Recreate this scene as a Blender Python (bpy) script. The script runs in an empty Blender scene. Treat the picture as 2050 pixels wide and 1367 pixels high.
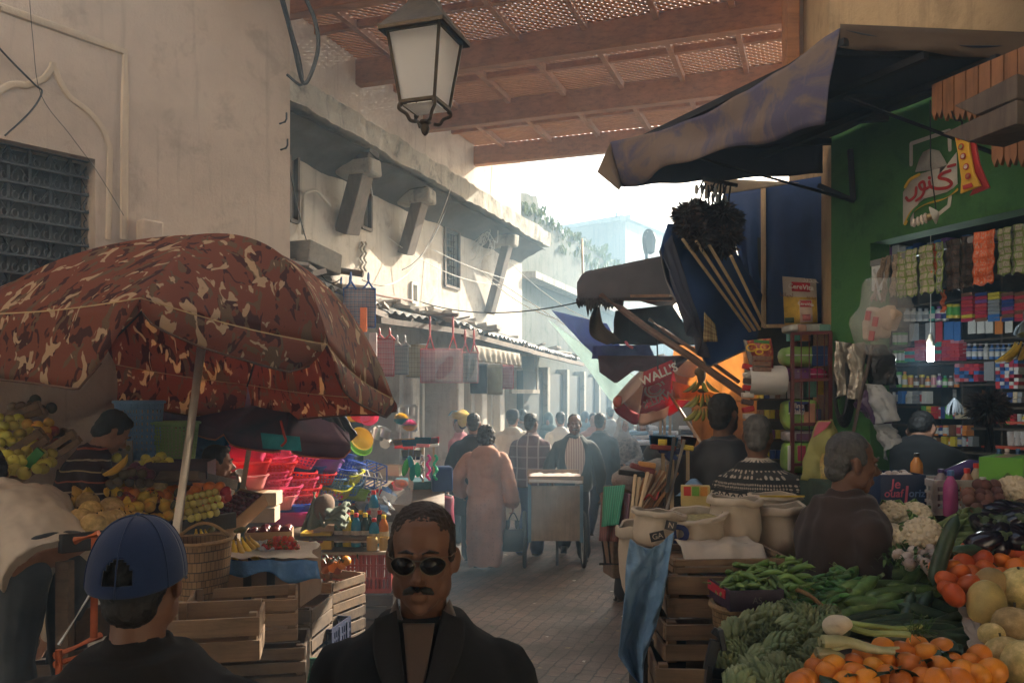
import bpy,math,random
import numpy as np
from mathutils import Vector,Matrix,Euler,Quaternion,noise
class Rnd(random.Random):
 u=random.Random.uniform
RG=Rnd(7)
SC=bpy.context.scene
COL=SC.collection
PI=math.pi
sin,cos,nz1,nzv=math.sin,math.cos,noise.noise,noise.noise_vector
def ln_(t,a,b):
 t.links.new(a,b)
def si(n,k,v):
 n.inputs[k].default_value=v
R=math.radians
F,CX,HY,CH=1700.0,1025.0,800.0,1.9
def P(px,py,d):
 0
 return Vector(((px-CX)/F*d,d,CH-(py-HY)/F*d))
def V(*a):
 return Vector(a)
def Z(h):
 return Vector((0,0,h))
lin=np.linspace
MATS={}
def _n(nt,typ,**kw):
 n=nt.nodes.new(typ)
 for k,v in kw.items():
  setattr(n,k,v)
 return n
def newmat(name):
 m=bpy.data.materials.new(name)
 m.use_nodes=True
 nt=m.node_tree
 return m,nt,nt.nodes['Principled BSDF'],nt.nodes['Material Output']
def coords(nt,uv=False,scale=(1,1,1),rnd=True):
 tc=_n(nt,'ShaderNodeTexCoord')
 mp=_n(nt,'ShaderNodeMapping')
 si(mp,'Scale',scale)
 ln_(nt,tc.outputs['UV' if uv else 'Object'],mp.inputs['Vector'])
 if rnd and not uv:
  oi=_n(nt,'ShaderNodeObjectInfo')
  mu=_n(nt,'ShaderNodeMath',operation='MULTIPLY')
  si(mu,1,37.0)
  ln_(nt,oi.outputs['Random'],mu.inputs[0])
  ln_(nt,mu.outputs[0],mp.inputs['Location'])
 return mp.outputs['Vector']
def nz(nt,vec,scale,detail=4,rough=.6,dist=0):
 n=_n(nt,'ShaderNodeTexNoise')
 si(n,'Scale',scale)
 si(n,'Detail',detail)
 si(n,'Roughness',rough)
 si(n,'Distortion',dist)
 ln_(nt,vec,n.inputs['Vector'])
 return n.outputs['Fac']
def ramp(nt,fac,stops,interp='LINEAR'):
 r=_n(nt,'ShaderNodeValToRGB')
 r.color_ramp.interpolation=interp
 els=r.color_ramp.elements
 while len(els)<len(stops):
  els.new(.5)
 for e,(p,c)in zip(els,stops):
  e.position=p
  e.color=(c[0],c[1],c[2],1)if len(c)==3 else c
 ln_(nt,fac,r.inputs['Fac'])
 return r.outputs['Color']
def mixc(nt,fac,a,b,mode='MIX'):
 m=_n(nt,'ShaderNodeMix',data_type='RGBA',blend_type=mode)
 for sock,v in((0,fac),(6,a),(7,b)):
  if hasattr(v,'links'):
   ln_(nt,v,m.inputs[sock])
  elif sock==0:
   si(m,0,v)
  else:
   m.inputs[sock].default_value=(v[0],v[1],v[2],1)
 return m.outputs[2]
def bump(nt,b,fac,strength,dist=.01):
 n=_n(nt,'ShaderNodeBump')
 si(n,'Strength',strength)
 si(n,'Distance',dist)
 ln_(nt,fac,n.inputs['Height'])
 ln_(nt,n.outputs['Normal'],b.inputs['Normal'])
def mul(c,k):
 return tuple(min(1,max(0,x*k))for x in c[:3])
def M(name,col,rough=.65,var=.22,scale=6,bmp=.25,bscale=60,metal=0,spec=.4,rnd=0.0,col2=None,stretch=(1,1,1),transl=0.0,coat=0,sheen=0,bdist=.006):
 0
 if name in MATS:
  return MATS[name]
 m,nt,b,out=newmat(name)
 vec=coords(nt,scale=stretch)
 f=nz(nt,vec,scale,5,.65)
 c=ramp(nt,f,[(.28,mul(col,1-var)),(.5,col),(.74,mul(col2 or col,1+var*.8))])
 if rnd:
  oi=_n(nt,'ShaderNodeObjectInfo')
  hsv=_n(nt,'ShaderNodeHueSaturation')
  mr=_n(nt,'ShaderNodeMapRange')
  si(mr,'To Min',1-rnd)
  si(mr,'To Max',1+rnd)
  ln_(nt,oi.outputs['Random'],mr.inputs['Value'])
  ln_(nt,mr.outputs[0],hsv.inputs['Value'])
  mr2=_n(nt,'ShaderNodeMapRange')
  si(mr2,'To Min',.5-rnd*.05)
  si(mr2,'To Max',.5+rnd*.05)
  ln_(nt,oi.outputs['Random'],mr2.inputs['Value'])
  ln_(nt,mr2.outputs[0],hsv.inputs['Hue'])
  ln_(nt,c,hsv.inputs['Color'])
  c=hsv.outputs['Color']
 ln_(nt,c,b.inputs['Base Color'])
 si(b,'Roughness',rough)
 si(b,'Metallic',metal)
 si(b,'Specular IOR Level',spec)
 si(b,'Coat Weight',coat)
 si(b,'Sheen Weight',sheen)
 if bmp:
  bump(nt,b,nz(nt,vec,bscale,4,.7),bmp,bdist)
 if transl:
  make_transl(nt,b,out,c,transl)
 MATS[name]=m
 return m
def make_transl(nt,b,out,c,k):
 t=_n(nt,'ShaderNodeBsdfTranslucent')
 if hasattr(c,'links'):
  ln_(nt,c,t.inputs['Color'])
 else:
  si(t,'Color',(c[0],c[1],c[2],1))
 mx=_n(nt,'ShaderNodeMixShader')
 si(mx,0,k)
 ln_(nt,b.outputs[0],mx.inputs[1])
 ln_(nt,t.outputs[0],mx.inputs[2])
 ln_(nt,mx.outputs[0],out.inputs['Surface'])
def M_emit(name,col,strength):
 if name in MATS:
  return MATS[name]
 m,nt,b,out=newmat(name)
 si(b,'Base Color',(*col,1))
 si(b,'Emission Color',(*col,1))
 si(b,'Emission Strength',strength)
 MATS[name]=m
 return m
def M_film(name,col,alpha=.4,rough=.15):
 0
 if name in MATS:
  return MATS[name]
 m,nt,b,out=newmat(name)
 si(b,'Base Color',(*col,1))
 si(b,'Roughness',rough)
 vec=coords(nt)
 bump(nt,b,nz(nt,vec,22,3,.5,.6),.9,.02)
 tr=_n(nt,'ShaderNodeBsdfTransparent')
 mx=_n(nt,'ShaderNodeMixShader')
 si(mx,0,alpha)
 ln_(nt,tr.outputs[0],mx.inputs[1])
 ln_(nt,b.outputs[0],mx.inputs[2])
 ln_(nt,mx.outputs[0],out.inputs['Surface'])
 MATS[name]=m
 return m
def M_wood(name,col,rough=.75,var=.45,axis='x',scale=3.0,dirt=.5):
 if name in MATS:
  return MATS[name]
 m,nt,b,out=newmat(name)
 s={'x':(.25,3,3),'y':(3,.25,3),'z':(3,3,.25)}[axis]
 vec=coords(nt,scale=s)
 f=nz(nt,vec,9*scale/3,6,.7,.4)
 c=ramp(nt,f,[(.3,mul(col,1-var)),(.5,col),(.72,mul(col,1+var*.6))])
 d=nz(nt,coords(nt),5,4,.6)
 c=mixc(nt,ramp(nt,d,[(.35,(dirt,)*3),(.65,(0,0,0))]),c,mul(col,.35))
 ln_(nt,c,b.inputs['Base Color'])
 si(b,'Roughness',rough)
 bump(nt,b,f,.4,.004)
 MATS[name]=m
 return m
def M_plaster(name,col,stain,amount=.5,rough=.92,scale=1.0,streak=True):
 0
 if name in MATS:
  return MATS[name]
 m,nt,b,out=newmat(name)
 vec=coords(nt,rnd=False)
 f1=nz(nt,vec,.9*scale,6,.62)
 c=ramp(nt,f1,[(.3,mul(col,.78)),(.55,col),(.75,mul(col,1.1))])
 f2=nz(nt,vec,2.6*scale,8,.7,.3)
 c=mixc(nt,ramp(nt,f2,[(.53,(0,0,0)),(.66,(amount,)*3)]),c,stain)
 if streak:
  f3=nz(nt,coords(nt,scale=(5,5,.35),rnd=False),2.4,5,.6)
  c=mixc(nt,ramp(nt,f3,[(.55,(0,0,0)),(.72,(amount*.7,)*3)]),c,mul(stain,.8))
 ln_(nt,c,b.inputs['Base Color'])
 si(b,'Roughness',rough)
 si(b,'Specular IOR Level',.2)
 bump(nt,b,nz(nt,vec,14,8,.75),.55,.02)
 MATS[name]=m
 return m
def M_plaid(name,cols,n=9.0,transl=.3):
 0
 if name in MATS:
  return MATS[name]
 m,nt,b,out=newmat(name)
 tc=_n(nt,'ShaderNodeTexCoord')
 sx=_n(nt,'ShaderNodeSeparateXYZ')
 ln_(nt,tc.outputs['UV'],sx.inputs[0])
 res=[]
 for ax in(0,1):
  mu=_n(nt,'ShaderNodeMath',operation='MULTIPLY')
  si(mu,1,n)
  ln_(nt,sx.outputs[ax],mu.inputs[0])
  fr=_n(nt,'ShaderNodeMath',operation='FRACT')
  ln_(nt,mu.outputs[0],fr.inputs[0])
  a,bb,c,d=cols
  res.append(ramp(nt,fr.outputs[0],[(0,a),(.3,bb),(.42,c),(.52,a),(.72,d),(.8,bb)],'CONSTANT'))
 c=mixc(nt,.5,res[0],res[1])
 ln_(nt,c,b.inputs['Base Color'])
 si(b,'Roughness',.45)
 if transl:
  make_transl(nt,b,out,c,transl)
 MATS[name]=m
 return m
def rotm(rx=0,ry=0,rz=0):
 return Euler((rx,ry,rz)).to_matrix()
def frame(dirv,up=Z(1)):
 d=Vector(dirv).normalized()
 if abs(d.dot(up))>.98:
  up=V(0,1,0)
 x=d.cross(up).normalized()
 y=x.cross(d).normalized()
 return x,y,d
class MB:
 def __init__(s):
  s.v,s.f,s.m,s.u=[],[],[],[]
 def add(s,vs,fs=None,mi=0,uvs=None):
  o=len(s.v)
  s.v.extend(Vector(v)for v in vs)
  fs=fs or[range(len(s.v)-o)]
  for k,f in enumerate(fs):
   s.f.append([o+i for i in f])
   s.m.append(mi)
   s.u.append(uvs[k]if uvs else None)
  return s
 def box(s,c,size,rot=None,mi=0):
  c=Vector(c)
  hx,hy,hz=size[0]/2,size[1]/2,size[2]/2
  vs=[V(x,y,z)for x in(-hx,hx)for y in(-hy,hy)for z in(-hz,hz)]
  if rot is not None:
   vs=[rot@v for v in vs]
  fs=[(0,1,3,2),(4,6,7,5),(0,4,5,1),(2,3,7,6),(0,2,6,4),(1,5,7,3)]
  q=((0,0),(0,1),(1,1),(1,0))
  return s.add([c+v for v in vs],fs,mi,[q]*6)
 def bar(s,a,b,w,h=None,mi=0,up=Z(1)):
  a,b=Vector(a),Vector(b)
  x,y,d=frame(b-a,up)
  rot=Matrix((x,d,y)).transposed()
  return s.box((a+b)/2,(w,(b-a).length,h or w),rot,mi)
 def tube(s,pts,r,n=8,mi=0,cap=True):
  pts=[Vector(p)for p in pts]
  k=len(pts)
  rs=r if isinstance(r,(list,tuple))else[r]*k
  vs,fs=[],[]
  px=None
  for i,p in enumerate(pts):
   d=pts[min(i+1,k-1)]-pts[max(i-1,0)]
   if d.length<1e-9:
    d=Z(1)
   d.normalize()
   if px is None:
    x,y,_=frame(d)
   else:
    x=px-d*px.dot(d)
    x=x.normalized()if x.length>1e-6 else frame(d)[0]
    y=d.cross(x)
   px=x
   for j in range(n):
    a=2*PI*j/n
    vs.append(p+(x*cos(a)+y*sin(a))*rs[i])
  for i in range(k-1):
   for j in range(n):
    j2=(j+1)%n
    fs.append((i*n+j,i*n+j2,(i+1)*n+j2,(i+1)*n+j))
  if cap:
   fs.append(tuple(range(n-1,-1,-1)))
   fs.append(tuple((k-1)*n+j for j in range(n)))
  return s.add(vs,fs,mi)
 def lathe(s,prof,n=20,c=(0,0,0),rot=None,mi=0,cap=False,ang=2*PI):
  c=Vector(c)
  vs,fs,uv=[],[],[]
  k=len(prof)
  for(r,z)in prof:
   for j in range(n):
    a=ang*j/n
    v=V(r*cos(a),r*sin(a),z)
    vs.append(c+(rot@v if rot is not None else v))
  for i in range(k-1):
   for j in range(n):
    j2=(j+1)%n
    fs.append((i*n+j,i*n+j2,(i+1)*n+j2,(i+1)*n+j))
    uv.append(((j/n,i/k),((j+1)/n,i/k),((j+1)/n,(i+1)/k),(j/n,(i+1)/k)))
  if cap:
   if prof[0][0]>1e-4:
    fs.append(tuple(range(n-1,-1,-1)))
    uv.append(None)
   if prof[-1][0]>1e-4:
    fs.append(tuple((k-1)*n+j for j in range(n)))
    uv.append(None)
  return s.add(vs,fs,mi,uv)
 def ell(s,c,r,n=12,m=8,rot=None,mi=0):
  if not isinstance(r,(list,tuple)):
   r=(r,r,r)
  c=Vector(c)
  vs,fs=[],[]
  vs.append(Z(-r[2]))
  for i in range(1,m):
   t=-PI/2+PI*i/m
   for j in range(n):
    a=2*PI*j/n
    vs.append(V(r[0]*cos(t)*cos(a),r[1]*cos(t)*sin(a),r[2]*sin(t)))
  vs.append(Z(r[2]))
  last=len(vs)-1
  for j in range(n):
   j2=(j+1)%n
   fs.append((0,1+j2,1+j))
   fs.append((last,1+(m-2)*n+j,1+(m-2)*n+j2))
   for i in range(m-2):
    fs.append((1+i*n+j,1+i*n+j2,1+(i+1)*n+j2,1+(i+1)*n+j))
  if rot is not None:
   vs=[rot@v for v in vs]
  return s.add([c+v for v in vs],fs,mi)
 def prism(s,poly,h,org=(0,0,0),ux=V(1,0,0),uy=Z(1),un=None,mi=0):
  0
  org=Vector(org)
  un=un or ux.cross(uy).normalized()
  k=len(poly)
  a=[org+ux*p[0]+uy*p[1]for p in poly]
  b=[p+un*h for p in a]
  fs=[tuple(range(k-1,-1,-1)),tuple(range(k,2*k))]
  fs+=[(i,(i+1)%k,k+(i+1)%k,k+i)for i in range(k)]
  return s.add(a+b,fs,mi)
 def grid(s,fn,nu,nv,mi=0):
  vs=[Vector(fn(i/nu,j/nv))for j in range(nv+1)for i in range(nu+1)]
  fs,uv=[],[]
  w=nu+1
  for j in range(nv):
   for i in range(nu):
    fs.append((j*w+i,j*w+i+1,(j+1)*w+i+1,(j+1)*w+i))
    uv.append(((i/nu,j/nv),((i+1)/nu,j/nv),((i+1)/nu,(j+1)/nv),(i/nu,(j+1)/nv)))
  return s.add(vs,fs,mi,uv)
 def jitter(s,amp,sc=3.0,seed=0.0):
  for v in s.v:
   n=nzv(v*sc+V(seed,seed*1.7,seed*.3))
   v+=n*amp
  return s
 def bds(s,name,mat,parent,**kw):
  0
  own=list(range(len(s.v)))
  def top(i):
   while own[i]!=i:
    own[i]=own[own[i]]
    i=own[i]
   return i
  for f in s.f:
   for i in f[1:]:
    own[top(i)]=top(f[0])
  grp={}
  for f in s.f:
   grp.setdefault(top(f[0]),[]).append(f)
  for fs in grp.values():
   ids=sorted({i for f in fs for i in f})
   mp={i:k for k,i in enumerate(ids)}
   MB().add([s.v[i]for i in ids],[[mp[i]for i in f]for f in fs]).bd(name,mat,parent,**kw)
 def mesh(s,name,org):
  me=bpy.data.meshes.new(name)
  me.from_pydata([tuple(v-org)for v in s.v],[],s.f)
  if any(u is not None for u in s.u):
   uvl=me.uv_layers.new(name='UVMap')
   li=0
   data=np.zeros(sum(len(f)for f in s.f)*2,dtype=np.float32)
   for f,u in zip(s.f,s.u):
    for q in range(len(f)):
     if u is not None:
      data[li*2],data[li*2+1]=u[q]
     li+=1
   uvl.data.foreach_set('uv',data)
  me.polygons.foreach_set('material_index',s.m)
  return me
 def bd(s,name,mats,parent=None,sm=40,solid=0,bev=0,sub=0,org=None):
  if parent is not None:
   org=ORI.get(parent.name,Z(0))
  elif org is None:
   xs=[v.x for v in s.v];ys=[v.y for v in s.v];zs=[v.z for v in s.v]
   org=V((min(xs)+max(xs))/2,(min(ys)+max(ys))/2,min(zs))
  me=s.mesh(name,org)
  return link(name,me,mats,parent,org,sm,solid,bev,sub)
ORI={}
def link(name,me,mats,parent,org,sm=40,solid=0,bev=0,sub=0):
 if not isinstance(mats,(list,tuple)):
  mats=[mats]
 for m in mats:
  me.materials.append(m)
 if sm:
  me.polygons.foreach_set('use_smooth',[True]*len(me.polygons))
  if sm<180:
   me.set_sharp_from_angle(angle=R(sm))
 o=bpy.data.objects.new(name,me)
 COL.objects.link(o)
 ORI[o.name]=org.copy()
 if parent is not None:
  o.parent=parent
 else:
  o.location=org
 if solid:
  md=o.modifiers.new('thick','SOLIDIFY')
  md.thickness=solid
  md.offset=0
 if bev:
  md=o.modifiers.new('edge','BEVEL')
  md.width=bev
  md.segments=2
  md.limit_method='ANGLE'
  md.angle_limit=R(35)
 if sub:
  md=o.modifiers.new('sub','SUBSURF')
  md.levels=md.render_levels=sub
 return o
def tag(o,label,cat,group=None,kind=None):
 if label:
  o['label']=label
 if cat:
  o['category']=cat
 if group:
  o['group']=group
 if kind:
  o['kind']=kind
 return o
def thing(name,label,cat,loc=(0,0,0),group=None,rot=None):
 o=bpy.data.objects.new(name,None)
 COL.objects.link(o)
 o.location=loc
 o.empty_display_size=.1
 ORI[o.name]=Vector(loc)
 if rot:
  ORI[o.name]=Z(0)
  o.rotation_euler=rot
 return tag(o,label,cat,group)
def struct(o):
 o['kind']='structure'
 return o
def _copy(o,parent):
 c=o.copy()
 COL.objects.link(c)
 c.parent=parent
 ORI[c.name]=ORI.get(o.name,Z(0))
 for ch in list(KIDS.get(o.name,[])):
  _copy(ch,c)
 return c
KIDS={}
def dup(root,loc,rot=None,label=None,group=None,scale=None):
 kids={}
 for o in COL.objects:
  if o.parent is not None:
   kids.setdefault(o.parent.name,[]).append(o)
 KIDS.clear()
 KIDS.update(kids)
 c=_copy(root,None)
 c.location=loc
 if rot is not None:
  c.rotation_euler=rot if not hasattr(rot,'to_euler')else rot.to_euler()
 if scale is not None:
  c.scale=(scale,)*3 if not isinstance(scale,(tuple,list))else scale
 if label:
  c['label']=label
 if group:
  c['group']=group
 return c
def put(root,loc,rot=None,scale=None):
 root.location=loc
 if rot is not None:
  root.rotation_euler=rot if not hasattr(rot,'to_euler')else rot.to_euler()
 if scale is not None:
  root.scale=(scale,)*3 if not isinstance(scale,(tuple,list))else scale
 return root
def text_mb(txt,size,org,ux,uy,depth=.004,mb=None,mi=0,shear=0,bold=.0):
 0
 cu=bpy.data.curves.new('lettering','FONT')
 cu.body=txt
 cu.size=size
 cu.extrude=depth
 cu.offset=bold
 cu.shear=shear
 cu.align_x='CENTER'
 cu.align_y='CENTER'
 cu.resolution_u=3
 o=bpy.data.objects.new('lettering',cu)
 COL.objects.link(o)
 dg=bpy.context.evaluated_depsgraph_get()
 me=bpy.data.meshes.new_from_object(o.evaluated_get(dg))
 bpy.data.objects.remove(o)
 un=ux.cross(uy).normalized()
 mb=mb or MB()
 mb.add([Vector(org)+ux*v.co.x+uy*v.co.y+un*v.co.z for v in me.vertices],[tuple(p.vertices)for p in me.polygons],mi)
 bpy.data.meshes.remove(me)
 return mb
def hang(a,b,sag,n=14):
 a,b=Vector(a),Vector(b)
 return[a.lerp(b,i/n)-V(0,0,sag*4*(i/n)*(1-i/n))for i in range(n+1)]
def curve(pts,n=6):
 0
 pts=[Vector(p)for p in pts]
 out=[]
 for i in range(len(pts)-1):
  p0=pts[max(i-1,0)];p1=pts[i];p2=pts[i+1];p3=pts[min(i+2,len(pts)-1)]
  for k in range(n):
   t=k/n
   out.append(.5*((2*p1)+(p2-p0)*t+(2*p0-5*p1+4*p2-p3)*t*t+(3*p1-p0-3*p2+p3)*t**3))
 out.append(pts[-1])
 return out
class Plane:
 0
 def __init__(s,x0,y0,slope_x,slope_y,flip=1):
  s.o=V(x0,y0,0)
  s.d=V(slope_x,slope_y,0).normalized()
  s.n=V(s.d.y,-s.d.x,0)*flip
  s.m=Matrix((s.d,s.n,Z(1))).transposed()
 def at(s,t,z,off=0):
  return s.o+s.d*t+Z(z)+s.n*off
 def pix(s,px,py,off=0):
  0
  r=V((px-CX)/F,1,-(py-HY)/F)
  o=s.o+s.n*off
  k=o.dot(s.n)/r.dot(s.n)
  h=r*k
  return(h-o).dot(s.d),CH+h.z
 def pw(s,px,py,off=0):
  t,z=s.pix(px,py,off)
  return s.at(t,z,off)
def wall_holes(pl,t0,t1,z0,z1,holes,depth=.25,mi=0,mb=None,back=True):
 0
 mb=mb or MB()
 ts=sorted({t0,t1,*[h[0]for h in holes],*[h[1]for h in holes]})
 zs=sorted({z0,z1,*[h[2]for h in holes],*[h[3]for h in holes]})
 ts=[t for t in ts if t0<=t<=t1]
 zs=[z for z in zs if z0<=z<=z1]
 for i in range(len(ts)-1):
  for j in range(len(zs)-1):
   tc,zc=(ts[i]+ts[i+1])/2,(zs[j]+zs[j+1])/2
   if any(h[0]<tc<h[1]and h[2]<zc<h[3]for h in holes):
    continue
   mb.add([pl.at(ts[i],zs[j]),pl.at(ts[i+1],zs[j]),pl.at(ts[i+1],zs[j+1]),pl.at(ts[i],zs[j+1])],[(0,1,2,3)],mi)
 for(a,b,c,d)in holes:
  q=[(a,c),(b,c),(b,d),(a,d)]
  for k in range(4):
   p,r_=q[k],q[(k+1)%4]
   mb.add([pl.at(*p),pl.at(*r_),pl.at(*r_,-depth),pl.at(*p,-depth)],[(0,1,2,3)],mi)
 th=depth+.3
 cs=[pl.at(t0,z0),pl.at(t1,z0),pl.at(t1,z1),pl.at(t0,z1)]
 bk=[pl.at(t0,z0,-th),pl.at(t1,z0,-th),pl.at(t1,z1,-th),pl.at(t0,z1,-th)]
 mb.add(cs+bk,([(4,7,6,5)]if back else[])+[(0,3,7,4),(1,5,6,2),(3,2,6,7)],mi)
 return mb
LA=Plane(-1.83,7.0,-.624,-.78,flip=-1)
LF=Plane(-2.45,7.4,.36,1.0)
RS=Plane(1.93,5.0,.385,-1.0)
SU=V(.339,.941,0)
SV=V(.941,-.339,0)
plaster_warm=M_plaster('plaster warm',(.52,.425,.345),(.34,.27,.215),.6,scale=1.3)
plaster_white=M_plaster('plaster white',(.57,.52,.455),(.33,.28,.23),.75,scale=1.5)
plaster_old=M_plaster('plaster old',(.42,.39,.34),(.12,.12,.10),.8,scale=1.4)
plaster_ochre=M_plaster('plaster ochre',(.46,.33,.19),(.24,.17,.10),.7)
iron=M('dark iron',(.035,.036,.04),.55,.3,8,.4,50,metal=.5)
iron_rust=M('rusty iron',(.10,.045,.03),.8,.5,10,.5,60)
wood_grey=M_wood('weathered timber',(.15,.11,.085),axis='z')
wood_red=M_wood('red brown timber',(.37,.165,.072),axis='x',var=.4,dirt=.35)
wood_lattice=M_wood('lattice timber',(.48,.25,.12),axis='x',var=.3,dirt=.2)
cable_m=M('black cable',(.02,.022,.025),.5,.2)
cable_w=M('pale wire',(.62,.60,.56),.5,.2)
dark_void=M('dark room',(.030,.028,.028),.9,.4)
crate_wd=M_wood('crate wood',(.27,.17,.095),axis='x',dirt=.5)
crate_old=M_wood('old crate wood',(.16,.105,.065),axis='x',dirt=.7)
wood_pale=M_wood('pale batten wood',(.55,.40,.24),axis='z',var=.2,dirt=.2)
def paving():
 m,nt,b,out=newmat('brick paving')
 tc=_n(nt,'ShaderNodeTexCoord')
 mp=_n(nt,'ShaderNodeMapping')
 si(mp,'Rotation',(0,0,-R(70)))
 ln_(nt,tc.outputs['Object'],mp.inputs['Vector'])
 wob=nz(nt,tc.outputs['Object'],5,3)
 ad=_n(nt,'ShaderNodeVectorMath',operation='MULTIPLY_ADD')
 cb=_n(nt,'ShaderNodeCombineXYZ')
 ln_(nt,wob,cb.inputs[0]);ln_(nt,wob,cb.inputs[1])
 si(ad,1,(.06,.06,0))
 ln_(nt,cb.outputs[0],ad.inputs[0]);ln_(nt,mp.outputs[0],ad.inputs[2])
 br=_n(nt,'ShaderNodeTexBrick')
 si(br,'Scale',1)
 si(br,'Brick Width',.21)
 si(br,'Row Height',.105)
 si(br,'Mortar Size',.007)
 si(br,'Mortar Smooth',.3)
 si(br,'Color1',(.20,.125,.095,1))
 si(br,'Color2',(.13,.095,.08,1))
 si(br,'Mortar',(.05,.042,.038,1))
 ln_(nt,ad.outputs[0],br.inputs['Vector'])
 f=nz(nt,tc.outputs['Object'],1.3,6,.65)
 c=mixc(nt,ramp(nt,f,[(.4,(0,0,0)),(.66,(.9,)*3)]),br.outputs['Color'],(.085,.07,.06))
 f2=nz(nt,tc.outputs['Object'],24,5,.7)
 c=mixc(nt,ramp(nt,f2,[(.55,(0,0,0)),(.8,(.5,)*3)]),c,(.26,.21,.17))
 ln_(nt,c,b.inputs['Base Color'])
 ln_(nt,ramp(nt,f,[(.3,(.42,)*3),(.7,(.75,)*3)]),b.inputs['Roughness'])
 mx=_n(nt,'ShaderNodeMath',operation='MULTIPLY_ADD')
 ln_(nt,br.outputs['Fac'],mx.inputs[0]);si(mx,1,-.8)
 ln_(nt,f2,mx.inputs[2])
 bump(nt,b,mx.outputs[0],.8,.012)
 return m
g=MB().add([V(-260,-120,-.004),V(260,-120,-.004),V(260,420,-.004),V(-260,420,-.004)])
struct(g.bd('ground',M('bare earth',(.17,.14,.11),.95,.3,2,.5,20)))
g=MB().grid(lambda u,v:V(-7+22*u,-9+50*v,.02*nz1(V(u*22,v*50,0)*.7)+.006*nz1(V(u*22,v*50,3)*3.1)+.012),66,150)
struct(g.bd('street',paving()))
lit=MB()
for i in range(260):
 x,y=RG.u(-1.2,2.4),RG.u(3,16)
 s=RG.u(.008,.03)
 lit.add([V(x+s*cos(a),y+s*sin(a),.035+RG.u(0,.008))for a in(0.2,1.9,3.4,5.1)],[(0,1,2,3)],RG.choice((0,0,1,2)))
lo=lit.bd('street_litter',[M('straw scrap',(.3,.24,.14),.9),M('leaf scrap',(.06,.09,.03),.9),M('paper scrap',(.55,.53,.5),.9)])
tag(lo,'scraps of straw, leaf and paper trodden into the brick street','litter',kind='stuff')
bl=thing('arched_building','tall plaster building with a pointed arch relief and grilled door, at the left edge','building',LA.at(0,0))
t_g,z_gt=LA.pix(191,319)
t_far,_=LA.pix(-60,300)
z_gb=LA.pix(190,640)[1]
hole=(t_g,t_far+1.0,2.25,z_gt)
wall_holes(LA,-.0,6.5,0,8.2,[hole],.22).bd('wall',plaster_warm,bl)
def relief(pl,pix,w,h,off=0.0):
 pts=[pl.pw(x,y,off)for x,y in pix]
 m=MB()
 m.tube(pts,w,8)
 for v in m.v:
  d=(v-pl.o).dot(pl.n)
  v-=pl.n*(d*(1-h))
 return m
relief(LA,curve_px:=[(-40,0),(0,15),(120,58),(250,105),(250,200),(249,300),(248,480)],.03,.55).bd('border_moulding',M_plaster('moulding plaster',(.54,.44,.33),(.4,.32,.25),.4),bl)
def px_curve(l,n=5):
 return[(p.x,p.y)for p in curve([V(a,b,0)for a,b in l],n)]
ogee=px_curve([(-30,200),(0,182),(25,170),(52,172)],6)+px_curve([(52,172),(85,160),(103,138),(106,126)],6)+px_curve([(106,126),(118,160),(140,195),(175,222),(205,258),(220,298)],6)+[(219,360),(217,480)]
relief(LA,ogee,.022,.6).bd('arch_moulding',MATS['moulding plaster'],bl)
gr=MB()
tA,tB=t_g-.02,t_far+.9
zT,zB=z_gt,2.25
for k in range(14):
 t=tA+(tB-tA)*k/13
 gr.tube([LA.at(t,zB,-.12),LA.at(t,zT,-.12)],.011,6)
for k in range(12):
 z=zB+(zT-zB)*k/11
 gr.bar(LA.at(tA,z,-.105),LA.at(tB,z,-.105),.03,.012)
 for q in range(26):
  t=tA+(tB-tA)*(q+.5)/26
  if z<zT-.05:
   gr.tube([LA.at(t+.02*sin(a),z+.035+.028*cos(a),-.10)for a in lin(0,5.2,8)],.005,4)
for k in range(13):
 ta,tb=tA+(tB-tA)*k/13,tA+(tB-tA)*(k+1)/13
 for j in range(6):
  za,zb=zB+(zT-zB)*j/6,zB+(zT-zB)*(j+1)/6
  gr.tube([LA.at(ta,za,-.13),LA.at(tb,zb,-.13)],.006,4)
  gr.tube([LA.at(tb,za,-.13),LA.at(ta,zb,-.13)],.006,4)
gr.bd('iron_grille',M('painted grey iron',(.10,.11,.12),.6,.3,metal=.2),bl)
q=[LA.at(tA-.1,2.2,-.21),LA.at(tB,2.2,-.21),LA.at(tB,zT+.1,-.21),LA.at(tA-.1,zT+.1,-.21)]
MB().add(q,[(0,1,2,3)]).bd('door_panel',M('dark door',(.06,.062,.066),.7,.35,4),bl)
q=MB()
for p in((560,248),(562,300)):
 a=LA.pw(*p,.0)
 q.tube([a,a+LA.n*.07,a+LA.n*.09+Z(.02),a+LA.n*.09+Z(.07)],.008,6)
q.bds('wall_hook',iron,bl)
q=MB().box(LA.pw(300,465,.05),(.16,.1,.16),LA.m)
q.bd('junction_box',plaster_warm,bl,bev=.015)
def cable(name,label,pts,r=.004,mat=None,sm=True,cat='cable',group=None):
 o=MB().tube(curve(pts,5)if sm else pts,r,6).bd(name,mat or cable_m)
 return tag(o,label,cat,group)
cable('wall_cable','thin black cable slanting over the arch relief and turning back down to the grille',[LA.pw(-30,65,.03),LA.pw(20,120,.03),LA.pw(70,170,.03),LA.pw(84,186,.03),LA.pw(60,225,.03),LA.pw(10,272,.03)],.006)
cable('wall_cable','hair thin wire dropping from the top of the arched wall to the door',[LA.pw(58,-20,.05),LA.pw(66,80,.05),LA.pw(82,190,.05),LA.pw(140,270,.05),LA.pw(195,345,.05),LA.pw(248,432,.05)],.0022)
cable('cable_loop','thick black cable hanging in a long loop beside the corner of the arched building',[P(552,-40,6.6),P(575,40,6.7),P(590,100,6.7),P(606,165,6.7),P(622,150,6.7),P(637,95,6.7),P(630,40,6.7),P(604,-20,6.7),P(590,-60,6.7)],.017)
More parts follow.
